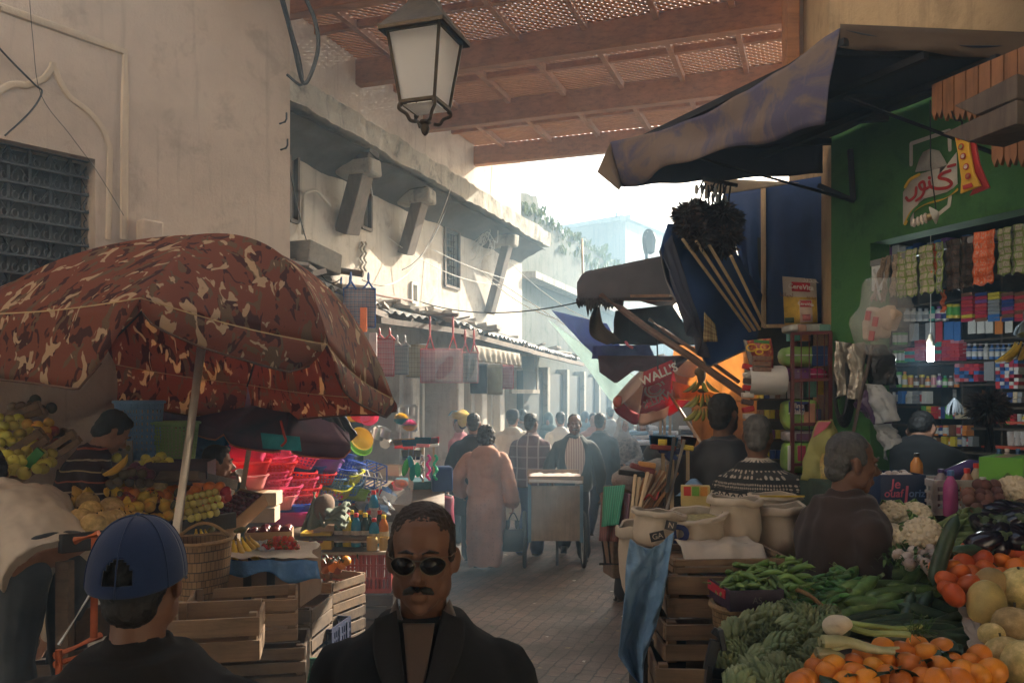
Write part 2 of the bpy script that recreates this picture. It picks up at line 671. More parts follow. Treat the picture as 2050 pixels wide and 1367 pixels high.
cable('cable_strand','thinner black cable with ragged tape clipped along the corner of the arched building',[P(560,-30,6.75),P(583,60,6.78),P(600,120,6.78),P(604,170,6.78),P(575,150,6.8)],.012)
tE=LF.pix(1045,400)[0]
zS0,zS1=4.50,4.74
def hp(x0,y0,x1,y1):
 a,b=LF.pix(x0,y0),LF.pix(x1,y1)
 return(min(a[0],b[0]),max(a[0],b[0]),min(a[1],b[1]),max(a[1],b[1]))
wins=[hp(889,452,918,580),hp(578,285,594,446),hp(722,378,741,462),hp(822,566,833,607)]
tp=lambda px:LF.pix(px,800)[0]
doors=[(tp(826),tp(846),0,2.25),(tp(850),tp(902),0,2.3),(tp(918),tp(944),0,2.2),(tp(1000),tp(1046),0,2.45),(tp(964),tp(984),0,2.2),(-.2,tp(800),0,2.2)]
hs=thing('terrace_house','old whitewashed house with a jutting upper ledge on slanting wooden props, across the street','house',LF.at(3,0))
wall_holes(LF,-.35,tE,0,zS0+.1,wins+doors,.55).bd('wall',plaster_white,hs)
m=MB()
m.add([LF.at(-.35,zS1-.02,-.02),LF.at(tE,zS1-.02,-.02),LF.at(tE,6.55,-.02),LF.at(-.35,6.55,-.02),LF.at(-.35,zS1-.02,-4),LF.at(tE,zS1-.02,-4),LF.at(tE,6.55,-4),LF.at(-.35,6.55,-4)],[(0,1,2,3),(1,5,6,2),(3,2,6,7),(4,0,3,7),(5,4,7,6)])
m.bd('upper_wall',M_plaster('plaster upper',(.60,.53,.46),(.36,.28,.25),.5),hs)
def ledge_f(u,v):
 t=-.35+(tE+.35)*u
 w=v*4;c=min(3,int(w));f=w-c
 q=[(-.04,zS1),(.52,zS1),(.52,zS0),(-.04,zS0),(-.04,zS1)]
 o,z=q[c][0]*(1-f)+q[c+1][0]*f,q[c][1]*(1-f)+q[c+1][1]*f
 j=nzv(V(t*2.3,o*4,z*4))*.03+nzv(V(t*9,o*9,z*9))*.018
 return LF.at(t,z+j.z,o+j.x)
m=MB().grid(ledge_f,160,16)
m.add([ledge_f(1,v)for v in(0,.25,.5,.75)])
m.bd('ledge',plaster_old,hs)
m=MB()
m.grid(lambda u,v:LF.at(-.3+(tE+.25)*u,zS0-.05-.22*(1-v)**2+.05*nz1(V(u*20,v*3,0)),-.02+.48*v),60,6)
m.bd('soffit',M('sooty soffit',(.10,.095,.09),.95,.4,3,.6,30),hs)  # underside coloured darker than the ledge
for(tx,ty,bx,by,w)in((738,296,694,468,.24),(852,372,812,508,.2),(1022,470,980,628,.17)):
 t1,z1=LF.pix(tx,ty,.38)
 t2,z2=LF.pix(bx,by,.06)
 MB().bar(LF.at(t1,z1,.38),LF.at(t2,z2,.06),w,w*.7,up=LF.n).jitter(.02,4).bd('wooden_prop',wood_grey,hs,bev=.01)
 MB().box(LF.at(t1,zS0-.17,.26),(.22,.44,.17),LF.m).jitter(.03,5).bd('corbel',plaster_old,hs,bev=.03)
shut=M('dark blue shutter',(.055,.075,.085),.6,.4,6)
for k,(a,b,c,d)in enumerate(wins):
 m=MB()
 m.add([LF.at(a,c,-.14),LF.at(b,c,-.14),LF.at(b,d,-.14),LF.at(a,d,-.14)])
 w=m.bd('window',shut,hs)
 f=MB()
 if k==0:
  for q in range(9):
   z=c+(d-c)*(q+.5)/9
   f.bar(LF.at(a,z,-.06),LF.at(b,z,-.06),.012,.012)
  for q in range(6):
   t=a+(b-a)*(q+.5)/6
   f.bar(LF.at(t,c,-.06),LF.at(t,d,-.06),.01,.01)
 wd=.035
 for(p,r_)in(((a,c),(b,c)),((a,d),(b,d)),((a,c),(a,d)),((b,c),(b,d))):
  f.bar(LF.at(p[0],p[1],.003),LF.at(r_[0],r_[1],.003),wd,.05,up=LF.n)
 f.bd('frame',M('white frame',(.6,.58,.55),.7)if k==3 else wood_grey,w)
dw=M_wood('faded door wood',(.07,.068,.066),axis='z')
for k,(a,b,c,d)in enumerate(doors):
 m=MB()
 m.add([LF.at(a,c,-.5),LF.at(b,c,-.5),LF.at(b,d,-.5),LF.at(a,d,-.5)])
 if k in(0,3,4):
  for q in range(3):
   t=a+(b-a)*(q+.5)/3
   m.bar(LF.at(t,.1,-.47),LF.at(t,d-.1,-.47),.04,.03)
  for z in(.6,1.2,1.8):
   m.bar(LF.at(a,z,-.465),LF.at(b,z,-.465),.05,.03)
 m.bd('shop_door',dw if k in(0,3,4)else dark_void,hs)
m=MB()
for(x0,y0,x1,y1)in((1022,705,1078,712),(1070,705,1078,785),(1022,780,1078,787),(1020,705,1027,785)):
 a,b=LF.pw((x0+x1)/2 if x1-x0<12 else x0,(y0+y1)/2 if y1-y0<12 else y0,.03),LF.pw((x0+x1)/2 if x1-x0<12 else x1,(y0+y1)/2 if y1-y0<12 else y1,.03)
 m.bar(a,b,.07,.05,up=LF.n)
m.bd('shop_frame',M_wood('cream door frame',(.42,.35,.27),axis='z'),hs)
m=MB()
for px in(816,908,956,992):
 t=tp(px)
 m.box(LF.at(t,1.15,.05),(.22,.14,2.3),LF.m)
m.bds('pilaster',plaster_white,hs,bev=.02)
m=MB().tube(curve([LF.pw(607,470,.05),LF.pw(607,400,.05),LF.pw(615,385,.07),LF.pw(635,384,.09),LF.pw(660,412,.1)],6),.018,6)
m.bd('bent_pipe',M('limewashed pipe',(.5,.46,.4),.8),hs)
m=MB()
for dx in(0,7):
 m.tube([LF.pw(724+dx+2.5*sin(k*1.1),485+k*3.2,.03)for k in range(19)],.012,5)
m.bd('twisted_rebar',plaster_old,hs)
def pole(name,label,a,b,r,mat,cat='pole',group=None,nseg=6,wob=.01):
 a,b=Vector(a),Vector(b)
 pts=[a.lerp(b,i/nseg)+nzv(a*3+V(i,0,0))*wob for i in range(nseg+1)]
 return tag(MB().tube(pts,r,8).bd(name,mat),label,cat,group)
pole('wooden_beam','dark square beam jutting from the house wall above the blue plaid bag',LF.pw(575,525,.2),P(727,549,7.8),.03,wood_grey,'beam',wob=0)
pole('wooden_pole','reddish pole slanting from the blue plaid bag to the little white window',P(640,568,7.9),LF.pw(824,602,.05),.018,M_wood('reddish pole wood',(.27,.13,.09),axis='x'))
pole('wooden_pole','dark pole sticking out level above the big red plaid bag',LF.pw(800,632,.25),P(914,630,9.2),.022,wood_grey)
tag(MB().box(LF.pw(600,520,.55),(.5,.55,.18),rotm(0,.1,1.2)).jitter(.02,3).bd('awning_box',M_wood('grey box wood',(.16,.14,.12)),bev=.01),'grey wooden shutter box above the camouflage parasol, on the house wall','box')
tin=M('corrugated tin',(.20,.19,.18),.6,.45,3,.4,30,metal=.3)
def tin_awning(name,label,pa,pb,depth_off,drop,tiles,seed):
 0
 rd=Rnd(seed)
 root=thing(name,label,'awning',(pa+pb)/2,'tin awnings over the shops')
 L=(pb-pa).length
 d=(pb-pa).normalized()
 back=-LF.n*depth_off+Z(drop)
 def fn(u,v):
  p=pa+d*(L*u)+back*v
  return p+V(0,0,.018*sin(u*L*42)+.03*nz1(p*2.2))+d*(.02*nz1(V(v*3,u*20,seed)))
 MB().grid(fn,int(L*40),6).bd('sheet',tin,root,solid=.006)
 m=MB()
 for i in range(int(L/.5)+1):
  u=min(1,i*.5/L)
  m.bar(pa+d*L*u+Z(-.05),pa+d*L*u+back+Z(-.05),.05,.06)
 m.bar(pa-d*.1+Z(-.09),pb+d*.1+Z(-.09),.06,.06)
 m.bd('rafters',wood_grey,root)
 m=MB()
 for i in range(tiles):
  u=rd.random()
  p=pa+d*L*u+back*rd.u(0,.5)+Z(.04)
  m.box(p,(rd.u(.1,.35),rd.u(.06,.2),rd.u(.02,.05)),rotm(rd.u(-.3,.3),rd.u(-.3,.3),rd.u(0,3)))
 if tiles:
  m.bds('rubble',M('roof rubble',(.36,.32,.28),.9,.4,rnd=0),root)
 return root
tin_awning('tin_awning','rubble strewn tin awning just behind the blue plaid bag',P(612,552,7.0),P(765,612,8.6),.9,.32,26,1)
tin_awning('tin_awning','sagging tin awning above the big red plaid bag',P(770,625,8.6),P(945,652,10.2),1.0,.3,20,2)
tin_awning('tin_awning','pale ragged tin awning above the faded cloth valance',P(935,655,10.1),P(1060,690,12.2),1.0,.32,12,3)
tin_awning('tin_awning','hazy tin awning farthest down the left side of the street',P(1055,690,12.2),P(1165,720,16),1.1,.35,5,4)
def cloth(name,fn,nu,nv,mat,parent=None,solid=.004,sub=0):
 return MB().grid(fn,nu,nv).bd(name,mat,parent,sm=180,solid=solid,sub=sub)
def patch(c00,c10,c11,c01,ripple=.02,freq=9,sag=0,seed=0,axis=None,droop=True):
 0
 c00,c10,c11,c01=map(Vector,(c00,c10,c11,c01))
 nrm=axis or(c10-c00).cross(c01-c00).normalized()
 def fn(u,v):
  p=c00.lerp(c10,u).lerp(c01.lerp(c11,u),v)
  w=ripple*(v if droop else 1)*(sin(u*freq*2*PI+seed+1.5*nz1(V(u*3,v*2,seed)))+.7*nz1(V(u*7,v*4,seed+9)))
  p=p+nrm*w
  p.z-=sag*4*u*(1-u)*(1-v*.3)
  return p
 return fn
tag(cloth('cloth_valance',patch(P(948,690,10.3),P(1040,708,11.6),P(1042,733,11.6),P(950,722,10.3),.03,9),60,8,M('faded cloth',(.5,.44,.36),.9,.3,4,.3,80,transl=.25)),'pale faded cloth valance hanging in folds below the ragged tin awning','valance')
moss=M_plaster('mossy old wall',(.125,.135,.125),(.045,.065,.045),.9,scale=1.2)  # mossy wall, base colour darkened to stand in for shade
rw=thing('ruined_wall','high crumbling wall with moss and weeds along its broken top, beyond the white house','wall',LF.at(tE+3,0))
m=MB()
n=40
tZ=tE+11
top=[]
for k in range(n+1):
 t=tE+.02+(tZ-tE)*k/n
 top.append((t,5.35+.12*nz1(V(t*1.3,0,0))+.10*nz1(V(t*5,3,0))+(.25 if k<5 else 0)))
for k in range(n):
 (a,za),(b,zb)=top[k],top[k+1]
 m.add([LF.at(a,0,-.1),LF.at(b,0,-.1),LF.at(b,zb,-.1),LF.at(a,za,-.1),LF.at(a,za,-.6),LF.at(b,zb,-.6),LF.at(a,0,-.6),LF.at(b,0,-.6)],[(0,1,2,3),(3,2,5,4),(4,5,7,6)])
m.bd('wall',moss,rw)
m=MB()
m.box(LF.at(tE+5,4.1,.0),(9.5,.35,.12),LF.m)
m.jitter(.02,2).bd('string_course',plaster_old,rw)
def tuft(m,p,h,n,rd,spread=.5):
 for k in range(n):
  a=rd.u(0,2*PI)
  l=h*rd.u(.5,1.1)
  d=V(cos(a)*spread,sin(a)*spread,1).normalized()
  q=p+V(rd.u(-.1,.1),rd.u(-.1,.1),0)
  tip=q+d*l
  s=V(-d.y,d.x,0).normalized()*l*.13
  mid=q.lerp(tip,.55)+Z(.1*l)
  m.add([q-s*.4,q+s*.4,mid+s,tip-Z(l*.15),mid-s],[(0,1,2,4),(4,2,3)])
leafm=M('weed leaves',(.09,.12,.045),.7,.4,8,0,rnd=0,transl=.3)
rd=Rnd(5)
for lab,ta,tb,n_,h in(('low green weeds along the near top of the ruined wall',.2,3.5,70,.16),('bushy weeds on the ruined wall below the far block',3.6,9.5,90,.22)):
 m=MB()
 for k in range(n_):
  t=tE+rd.u(ta,tb)
  tuft(m,LF.at(t,5.3+rd.u(-.5,.15)*(rd.random()<.5),-.1+.04),h*rd.u(.6,1.3),7,rd)
 tag(m.bd('wall_weeds',leafm),lab,'weeds',kind='stuff')
fb=thing('far_block','hazy grey flat roofed block rising behind the ruined wall','building',P(1240,800,27))
far_m=M_plaster('far plaster',(.25,.235,.20),(.17,.17,.16),.7)
a,b,c=P(1128,460,30),P(1252,440,26.5),P(1345,476,31)
m=MB()
for(p,q)in((a,b),(b,c)):
 m.add([V(p.x,p.y,0),V(q.x,q.y,0),q,p])
m.add([a,b,c,V(a.x+2,36,a.z)])
m.bd('wall',far_m,fb)
m=MB()
for(p,q)in((a,b),(b,c)):
 m.bar(p+Z(.06),q+Z(.06),.35,.16)
m.jitter(.05,2).bd('parapet',far_m,fb)
m=MB().tube([P(1234,436,26.4),P(1234,426,26.4)],.03,5).bd('mast',iron,fb)
ms_=thing('market_shed','long low shed behind the stalls on the right side of the street','shed',V(3.2,9.5,0))
MB().box(V(3.3,9.6,1.18),(1.5,5.0,2.36),rotm(0,0,-.05)).bd('shed_wall',far_m,ms_)  # added behind the tarpaulins to keep low sun off the street
MB().box(V(3.25,9.6,2.42),(1.75,5.2,.06),rotm(0,-.03,-.05)).bd('shed_roof',iron_rust,ms_)
sf_=thing('shuttered_shops','row of dark wooden shop shutters under the farthest tin awning','shop row',LF.at(tE+4,0))
for k in range(7):
 t=tE+.5+1.3*k
 MB().box(LF.at(t,1.2,-.02),(1.1,.12,2.4),LF.m).bd('shutter',M_wood('dark shutter wood',(.05,.06,.06),axis='z'),sf_)  # boards coloured dark to stand in for shade under the awning
 MB().box(LF.at(t+.65,1.25,.02),(.16,.22,2.5),LF.m).bd('post',plaster_old,sf_)
sb=thing('far_house','low hazy house closing the far end of the street','house',P(1400,800,30))
m=MB()
m.add([V(2.0,31,0),V(16,27,0),V(16,27,4.6),V(2.0,31,4.6),V(16,40,4.6),V(2,40,4.6)],[(0,1,2,3),(3,2,4,5)])
m.bd('wall',far_m,sb)
MB().box(V(9,29.2,4.65),(14.6,.4,.2),rotm(0,0,-.278)).bd('parapet',far_m,sb)
ln=thing('street_lamp','small wrought iron lamp bracket against the far grey block','lamp',P(1300,500,16))
m=MB().tube(curve([P(1297,520,16),P(1290,500,16),P(1288,475,16),P(1295,461,16),P(1306,464,16),P(1308,475,16),P(1301,476,16)],5),.022,6)
m.tube([P(1294,465,16),P(1294,600,16)],.03,6)
m.bd('bracket',iron,ln)
m=MB().lathe([(.02,.3),(.09,.22),(.13,.1),(.09,-.12),(.03,-.16)],8,P(1302,492,16))
m.bd('lantern',iron,ln)
pole('thin_pole','thin pale metal pole standing up above the grey canopy',P(1167,560,9),P(1165,478,9),.012,M('pale metal',(.6,.6,.6),.4,metal=.6),wob=0)
wl=[((755,430,10.5),(1020,560,12.2),.1,'white wire from the second prop down to the corner of the white house'),((740,350,9.2),(755,432,10.5),.05,'short bright wire hanging beside the first prop'),((760,462,10),(1000,570,11.8),.15,'white wire crossing the shuttered window of the white house'),((960,540,12),(1120,640,10.5),.1,'bright white rope from the white house down to the blue tarpaulin'),((965,542,12),(1130,650,10.3),.0,'second white rope stretched to the tip of the blue tarpaulin'),((1000,500,14),(1180,640,11),.12,'wire running over the ruined wall towards the canopy'),((830,600,10.2),(1160,605,7),.12,'slack dark wire from the little white window across to the grey canopy'),((725,560,8),(905,370,10.2),.45,'long sagging wire looping up from the plaid bag to the ledge'),((985,330,12.5),(975,480,12.9),.02,'wire hanging straight down from the ledge of the white house'),((905,385,11),(805,540,10),.2,'thin wire looping past the second prop'),((578,330,7.3),(680,560,7.6),.35,'thin wire swagging from the corner of the arched building')]
for(a,b,s,lab)in wl:
 tag(MB().tube(hang(P(*a),P(*b),s),.0055 if 'dark' not in lab else .006,5).bd('hanging_wire',cable_m if 'dark' in lab or 'thin' in lab else cable_w),lab,'wire','wires strung along the old houses')
m=MB()
rd=Rnd(3)
for k in range(26):
 c0=P(975+rd.u(-14,10),470+rd.u(-10,10),12.6)
 e=c0+V(rd.u(-.5,.15),rd.u(-.2,.1),rd.u(-.5,.15))
 m.tube(curve([c0,c0.lerp(e,.5)+V(rd.u(-.12,.12),0,rd.u(-.2,.05)),e],4),.005,4)
tag(m.bd('cable_tangle',cable_w),'tangle of pale cables at the corner of the white house under the ledge','cable bundle')
pg=thing('pergola','red brown timber pergola with lattice panels roofing the street','pergola',V(0,9,0))
zB0,zB1=5.4,5.68
E0=V(-.6,12.75,0)
beams=[-i*1.72 for i in range(0,5)]
for k,s in enumerate(beams):
 o=E0+SU*s
 a=o-SV*(.25 if k<8 else 1.5)+V(0,0,(zB0+zB1)/2)
 bl_=4.6 if k else 4.2
 b=o+SV*(bl_+1.6)+V(0,0,(zB0+zB1)/2)
 MB().bar(a,b,.13,zB1-zB0).bd('beam',wood_red,pg,bev=.008)
m=MB()
for q in np.arange(-.2,6.3,.72):
 a=E0+SV*q+Z(zB1-.03)
 m.bar(a+SU*.1,a-SU*6.95,.055,.08)
m.bds('joist',wood_red,pg)
for k in range(4):
 m=MB()
 o0=E0+SU*(beams[k+1])
 m.bar(o0+SU*.86-SV*.2+Z(zB1-.02),o0+SU*.86+SV*6.1+Z(zB1-.02),.06,.07)
 m.bd('mid_rail',wood_red,pg)
 m=MB()
 Lx,Ly=6.3,1.72
 pitch=.062*1.414
 for lay,sg in((0,1),(1,-1)):
  x=-Ly
  while x<Lx:
   a0,b0=x,x+Ly
   ya,yb=0.0,Ly
   if a0<0:
    ya,a0=-a0,0.0
   if b0>Lx:
    yb,b0=Ly-(b0-Lx),Lx
   if sg<0:
    a0,b0=Lx-a0,Lx-b0
   z=zB1+.02+lay*.014
   p=o0+SV*(a0-.2)+SU*ya+Z(z)
   q=o0+SV*(b0-.2)+SU*yb+Z(z)
   if(q-p).length>.1:
    m.bar(p,q,.0335,.012)
   x+=pitch
 m.bd('lattice_panel',wood_lattice,pg)
post=MB().box(P(1605,40,6.2)+Z(.9),(.10,.10,2.6)).bd('rain_pipe',M('cream painted pipe',(.55,.45,.33),.7,.3))
tag(post,'cream painted square downpipe on the ochre building above the navy awning','downpipe')
tag(MB().box(P(1583,40,6.0)+Z(.9),(.09,.12,2.6)).bd('timber_post',wood_red,bev=.006),'dark timber post holding the near right end of the pergola','post')
m=MB()
m.box(V(-10,-4.2,10),(16,.4,20))
m.box(V(5,-4.2,2.5),(14,.4,5))
struct(m.bd('passage_wall',M('white limewash',(.74,.68,.60),.9)))  # unseen white wall added to bounce sunlight onto the stalls
struct(MB().box(V(-.5,-1.4,5.1),(15,5.7,.2)).bd('passage_roof',wood_red))  # unseen roof added to keep light off the front men
green=M_plaster('green paint',(.06,.175,.055),(.022,.06,.022),.55,rough=.6,scale=1.6)
rb=thing('corner_building','ochre plastered building over the green painted grocery on the right','building',RS.at(0,0))
tP0=RS.pix(1664,700)[0];tP1=RS.pix(1742,700)[0]
zH=2.78
tR=tP0+6.5
m=MB()
m.add([RS.at(tP0-.02,3.52),RS.at(tR,3.52),RS.at(tR,7.5),RS.at(tP0-.02,7.5),RS.at(tP0-.02,3.52,-3),RS.at(tP0-.02,7.5,-3)],[(0,1,2,3),(4,0,3,5)])
m.bd('upper_wall',plaster_ochre,rb)
m=wall_holes(RS,tP0,tR,0,3.52,[(tP1,tR-.2,.75,zH)],.14,back=False)
m.bd('shop_front',green,rb)
m=MB().box(RS.at(tP0+4.4,4.02,.22),(6.3,.5,.34),RS.m)
m.jitter(.05,1.2).bd('cornice',M_plaster('stained cornice',(.24,.165,.09),(.12,.085,.05),.8),rb)
m=MB()
a=RS.at(tP0,0)
m.add([a,V(2.25,6.9,0),V(2.25,6.9,5.6),a+Z(5.6),V(6,6.9,5.6),V(6,6.9,0),V(6,4,5.6)],[(0,1,2,3),(1,5,4,2),(3,2,4,6)])
m.bd('side_wall',plaster_ochre,rb)
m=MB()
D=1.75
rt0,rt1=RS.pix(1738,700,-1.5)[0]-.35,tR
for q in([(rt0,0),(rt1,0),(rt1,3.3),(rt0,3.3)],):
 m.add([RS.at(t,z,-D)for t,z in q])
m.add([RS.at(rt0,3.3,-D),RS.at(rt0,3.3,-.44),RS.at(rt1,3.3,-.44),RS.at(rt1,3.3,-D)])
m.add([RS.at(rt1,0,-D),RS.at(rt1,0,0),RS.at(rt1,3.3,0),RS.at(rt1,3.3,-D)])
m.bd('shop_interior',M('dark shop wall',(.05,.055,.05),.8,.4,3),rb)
brass=M('dark bronze',(.075,.052,.028),.5,.4,14,.35,70,metal=.6)
frost=M('frosted glass',(.96,.95,.94),.5,.04,5,.05,30,transl=.75)
LD=3.8
lt=thing('hanging_lantern','big bronze lantern with frosted panes hanging from the pergola','lantern',P(851,60,LD))
lc=P(851,0,LD);lc.z=0
th=R(-19)
rz=rotm(0,0,th)
zt,zb,zr=P(0,75,LD).z,P(0,212,LD).z,P(0,14,LD).z
ht,hb,hr=.124,.082,.062
def lp(x,y,z):
 return lc+rz@V(x,y,0)+Z(z)
cor=[(-1,-1),(1,-1),(1,1),(-1,1)]
m=MB()
for(x,y)in cor:
 m.bar(lp(x*ht,y*ht,zt),lp(x*hb,y*hb,zb),.014)
for h,z,w in((ht,zt,.018),(hb,zb,.016)):
 for k in range(4):
  a,b=cor[k],cor[(k+1)%4]
  m.bar(lp(a[0]*h,a[1]*h,z),lp(b[0]*h,b[1]*h,z),w,w)
m.bd('frame',brass,lt,bev=.002)
for k in range(4):
 a,b=cor[k],cor[(k+1)%4]
 i=.96
 MB().add([lp(a[0]*hb*i,a[1]*hb*i,zb),lp(b[0]*hb*i,b[1]*hb*i,zb),lp(b[0]*ht*i,b[1]*ht*i,zt),lp(a[0]*ht*i,a[1]*ht*i,zt)],[(0,1,2,3)]).bd('glass_pane',frost,lt)
m=MB()
e=.156
ring=lambda h,z:[lp(x*h,y*h,z)for x,y in cor]
r0,r1,r2,r3=ring(e,zt-.006),ring(e,zt+.012),ring(hr,zr),ring(hr*.9,zr+.03)
m.add(r0+r1+r2+r3,[(k+4*j,(k+1)%4+4*j,(k+1)%4+4+4*j,k+4+4*j)for j in range(3)for k in range(4)]+[(12,13,14,15)])
m.bd('roof',brass,lt,bev=.003)
m=MB()
m.lathe([(.06,zr+.02),(.075,zr+.05),(.05,zr+.08),(.03,zr+.12),(.02,zr+.2),(.018,5.4)],14,lc)
m.bd('hanger',brass,lt)
m=MB()
zf=P(0,252,LD).z
for(x,y)in cor:
 m.tube(curve([lp(x*hb,y*hb,zb),lp(x*hb*1.05,y*hb*1.05,zb-.03),lp(x*hb*.75,y*hb*.75,zb-.05),lp(x*hb*.6,y*hb*.6,zb-.075),lp(x*.03,y*.03,zf+.012)],5),.008,6)
 m.ell(lp(x*hb,y*hb,zb-.012),.012,8,6)
m.bd('scroll_bracket',brass,lt)
MB().lathe([(.004,zf-.045),(.014,zf-.035),(.021,zf-.015),(.017,zf+.004),(.028,zf+.012),(.024,zf+.022),(.006,zf+.026)],14,lc).bd('finial',brass,lt)
MB().add([lp(x*hb*.9,y*hb*.9,zb-.012)for x,y in cor]).bd('bottom_pane',frost,lt,solid=.002)
def camo(name,cols,scale,transl):
 m,nt,b,out=newmat(name)
 tc=_n(nt,'ShaderNodeTexCoord')
 mp=_n(nt,'ShaderNodeMapping')
 si(mp,'Scale',(1.9,.85,1))
 ln_(nt,tc.outputs['UV'],mp.inputs['Vector'])
 vec=mp.outputs[0]
 c=cols[0]
 prev=c
 for k,(col,thr)in enumerate(cols[1:]):
  mp2=_n(nt,'ShaderNodeMapping')
  si(mp2,'Location',(k*5.3,k*3.1,0))
  si(mp2,'Rotation',(0,0,.25*(-1)**k))
  ln_(nt,vec,mp2.inputs['Vector'])
  f=nz(nt,mp2.outputs[0],scale,2.0,.5,.9)
  prev=mixc(nt,ramp(nt,f,[(thr,(0,0,0)),(thr+.012,(1,1,1))]),prev,col)
 ln_(nt,prev,b.inputs['Base Color'])
 si(b,'Roughness',.75)
 f=nz(nt,tc.outputs['UV'],7,3,.5,.3)
 bump(nt,b,f,.35,.03)
 make_transl(nt,b,out,prev,transl)
 return m
camo_m=camo('camouflage cloth',[(.33,.095,.048),((.115,.032,.022),.575),((.25,.145,.08),.585),((.72,.52,.32),.605)],7.4,.62)
ug=thing('camouflage_parasol','big rust and tan camouflage parasol with a broad hanging valance, over the fruit stall','parasol',P(362,1020,4.4))
ap=P(392,470,4.7)
pole_b,pole_t=P(352,1075,4.35),P(404,690,4.62)
rim=[P(-60,630,4.1),P(281,597,3.72),P(654,690,4.3),P(788,800,5.0),P(600,760,5.7),P(300,720,5.9),P(40,650,5.7),P(-140,640,4.9)]
mid=[P(140,512,4.4),P(338,527,4.2),P(562,509,4.5),P(640,560,4.9),P(520,560,5.2),P(340,560,5.3),P(200,540,5.2),P(120,530,4.9)]
N=8
val=[(P(-70,752,4.1),P(70,768,3.85),P(168,782,3.75)),(P(287,640,3.7),P(420,700,3.9),P(606,752,4.2)),(P(676,770,4.35),P(730,815,4.65),P(783,838,5.0)),(P(795,832,5.05),P(640,835,5.4),P(508,858,5.75)),(P(484,848,5.75),P(380,832,5.8),P(186,800,5.9)),(P(180,790,5.9),P(100,760,5.8),P(40,740,5.7)),(P(30,740,5.7),P(-60,730,5.3),P(-140,730,4.9)),(P(-150,740,4.9),P(-110,745,4.5),P(-70,750,4.1))]
rim[4]=P(495,770,5.75);rim[5]=P(182,720,5.9)
def rib(i,t):
 i%=N
 a,b,c=ap,mid[i],rim[i]
 q=b*2-(a+c)/2
 p=a*(1-t)**2+q*2*t*(1-t)+c*t*t
 return p
out_c=sum(rim,Z(0))/N
for i in range(N):
 nu,nv=14,18
 def fn(u,v,i=i):
  p=rib(i,v).lerp(rib(i+1,v),u)
  p.z-=.014*v*sin(PI*u)
  q=(p-out_c);q.z=0
  p-=q*(.025*v*sin(PI*u))
  return p
 def vfn(u,v,i=i):
  p=fn(u,1.0)
  l,c,r_=val[i]
  b=l*((1-u)*(1-2*u))+c*(4*u*(1-u))+r_*(u*(2*u-1))
  e=max(0,abs(2*u-1)-.82)/.18
  b=b.lerp(p,.30*e*e)
  o=p-out_c;o.z=0;o.normalize()
  return p.lerp(b,v)+o*(.012*sin(PI*v)+.008*v*sin(u*9+i))
 m=MB().grid(fn,nu,nv)
 nf=len(m.f)
 m.grid(vfn,nu,8)
 a,b=rim[i],rim[(i+1)%N]
 ax=(b-a).normalized()
 inn=(ap-(a+b)/2);inn-=ax*inn.dot(ax);inn.normalize()
 for k in range(len(m.f)):
  m.u[k]=[]
  for vi in m.f[k]:
   q=m.v[vi]-a
   vv=q.dot(inn)
   if k>=nf:
    vv=min(vv,0)*.5-max(0,-q.z+(b.z-a.z)*q.dot(ax)/(b-a).length)
   m.u[k].append((q.dot(ax)+i*2.7,vv+i*1.3))
 m.bd('canopy_panel',camo_m,ug,sm=55,solid=.002)
 MB().tube([vfn(u,1)for u in lin(0,1,nu+1)],.006,5).bd('hem',M('brown tape',(.10,.045,.025),.8),ug)
 MB().tube([fn(u,1)for u in lin(0,1,nu+1)],.004,5).bd('seam',M('tan tape',(.5,.33,.16),.8),ug)
MB().tube([pole_b,pole_t,ap+Z(-.05)],.024,12).bd('pole',M('pale steel pole',(.48,.42,.35),.38,.25,6,.1,metal=.55),ug)
m=MB()
hub=pole_t.lerp(ap,.35)
for i in range(N):
 m.tube([rib(i,t)-Z(.012)for t in lin(0.02,1,10)],.006,5)
 m.tube([hub,rib(i,.52)-Z(.015)],.006,5)
m.bds('rib',iron,ug)
pm,nt,b,out=newmat('dusky parasol cloth')
vec=coords(nt)
c=ramp(nt,nz(nt,vec,2.2,4,.6),[(.3,(.055,.07,.12)),(.55,(.16,.08,.13)),(.75,(.22,.11,.15))])
ln_(nt,c,b.inputs['Base Color']);si(b,'Roughness',.8)
make_transl(nt,b,out,c,.5)
pu=thing('dusky_parasol','dusky purple and navy parasol sagging low over the plastic baskets','parasol',P(500,990,5.50))
ap2=P(590,770,6.11)
rimp=[P(300,812,6.19),P(448,862,5.46),P(572,880,5.20),P(702,892,5.50),P(690,800,6.36),P(560,770,6.88),P(380,780,6.79)]
K=len(rimp)
for i in range(K):
 a,b2=rimp[i],rimp[(i+1)%K]
 def fn(u,v):
  p=ap2.lerp(a,v).lerp(ap2.lerp(b2,v),u)
  p.z+=.03*sin(PI*v)-.008*v*sin(PI*u)
  return p
 m=MB().grid(fn,10,8)
 def vf(u,v):
  p=fn(u,1)
  return p+V(0,0,-(.085-.06*abs(2*u-1)**8)*v)
 m.grid(vf,10,2)
 m.bd('canopy_panel',pm,pu,sm=60,solid=.002)
 MB().tube([vf(u,1)for u in lin(0,1,11)],.006,4).bd('hem',M('orange tape',(.45,.13,.06),.8),pu)
MB().tube([P(480,1010,5.63),P(507,850,5.69),ap2-Z(.05)],.017,8).bd('pole',MATS['pale steel pole'],pu)
cyan=cloth('patch',patch(P(522,866,5.24),P(600,874,5.12),P(604,903,5.10),P(526,897,5.20),.004,2),8,4,M('cyan patch',(.04,.36,.42),.8,.3,8,.2,transl=.3),pu,solid=.002)
MB().tube(curve([P(562,842,5.18),P(568,868,5.16),P(572,882,5.15),P(563,893,5.15)],5),.008,5).bd('tie_ribbon',M('red ribbon',(.5,.06,.04),.7),pu)
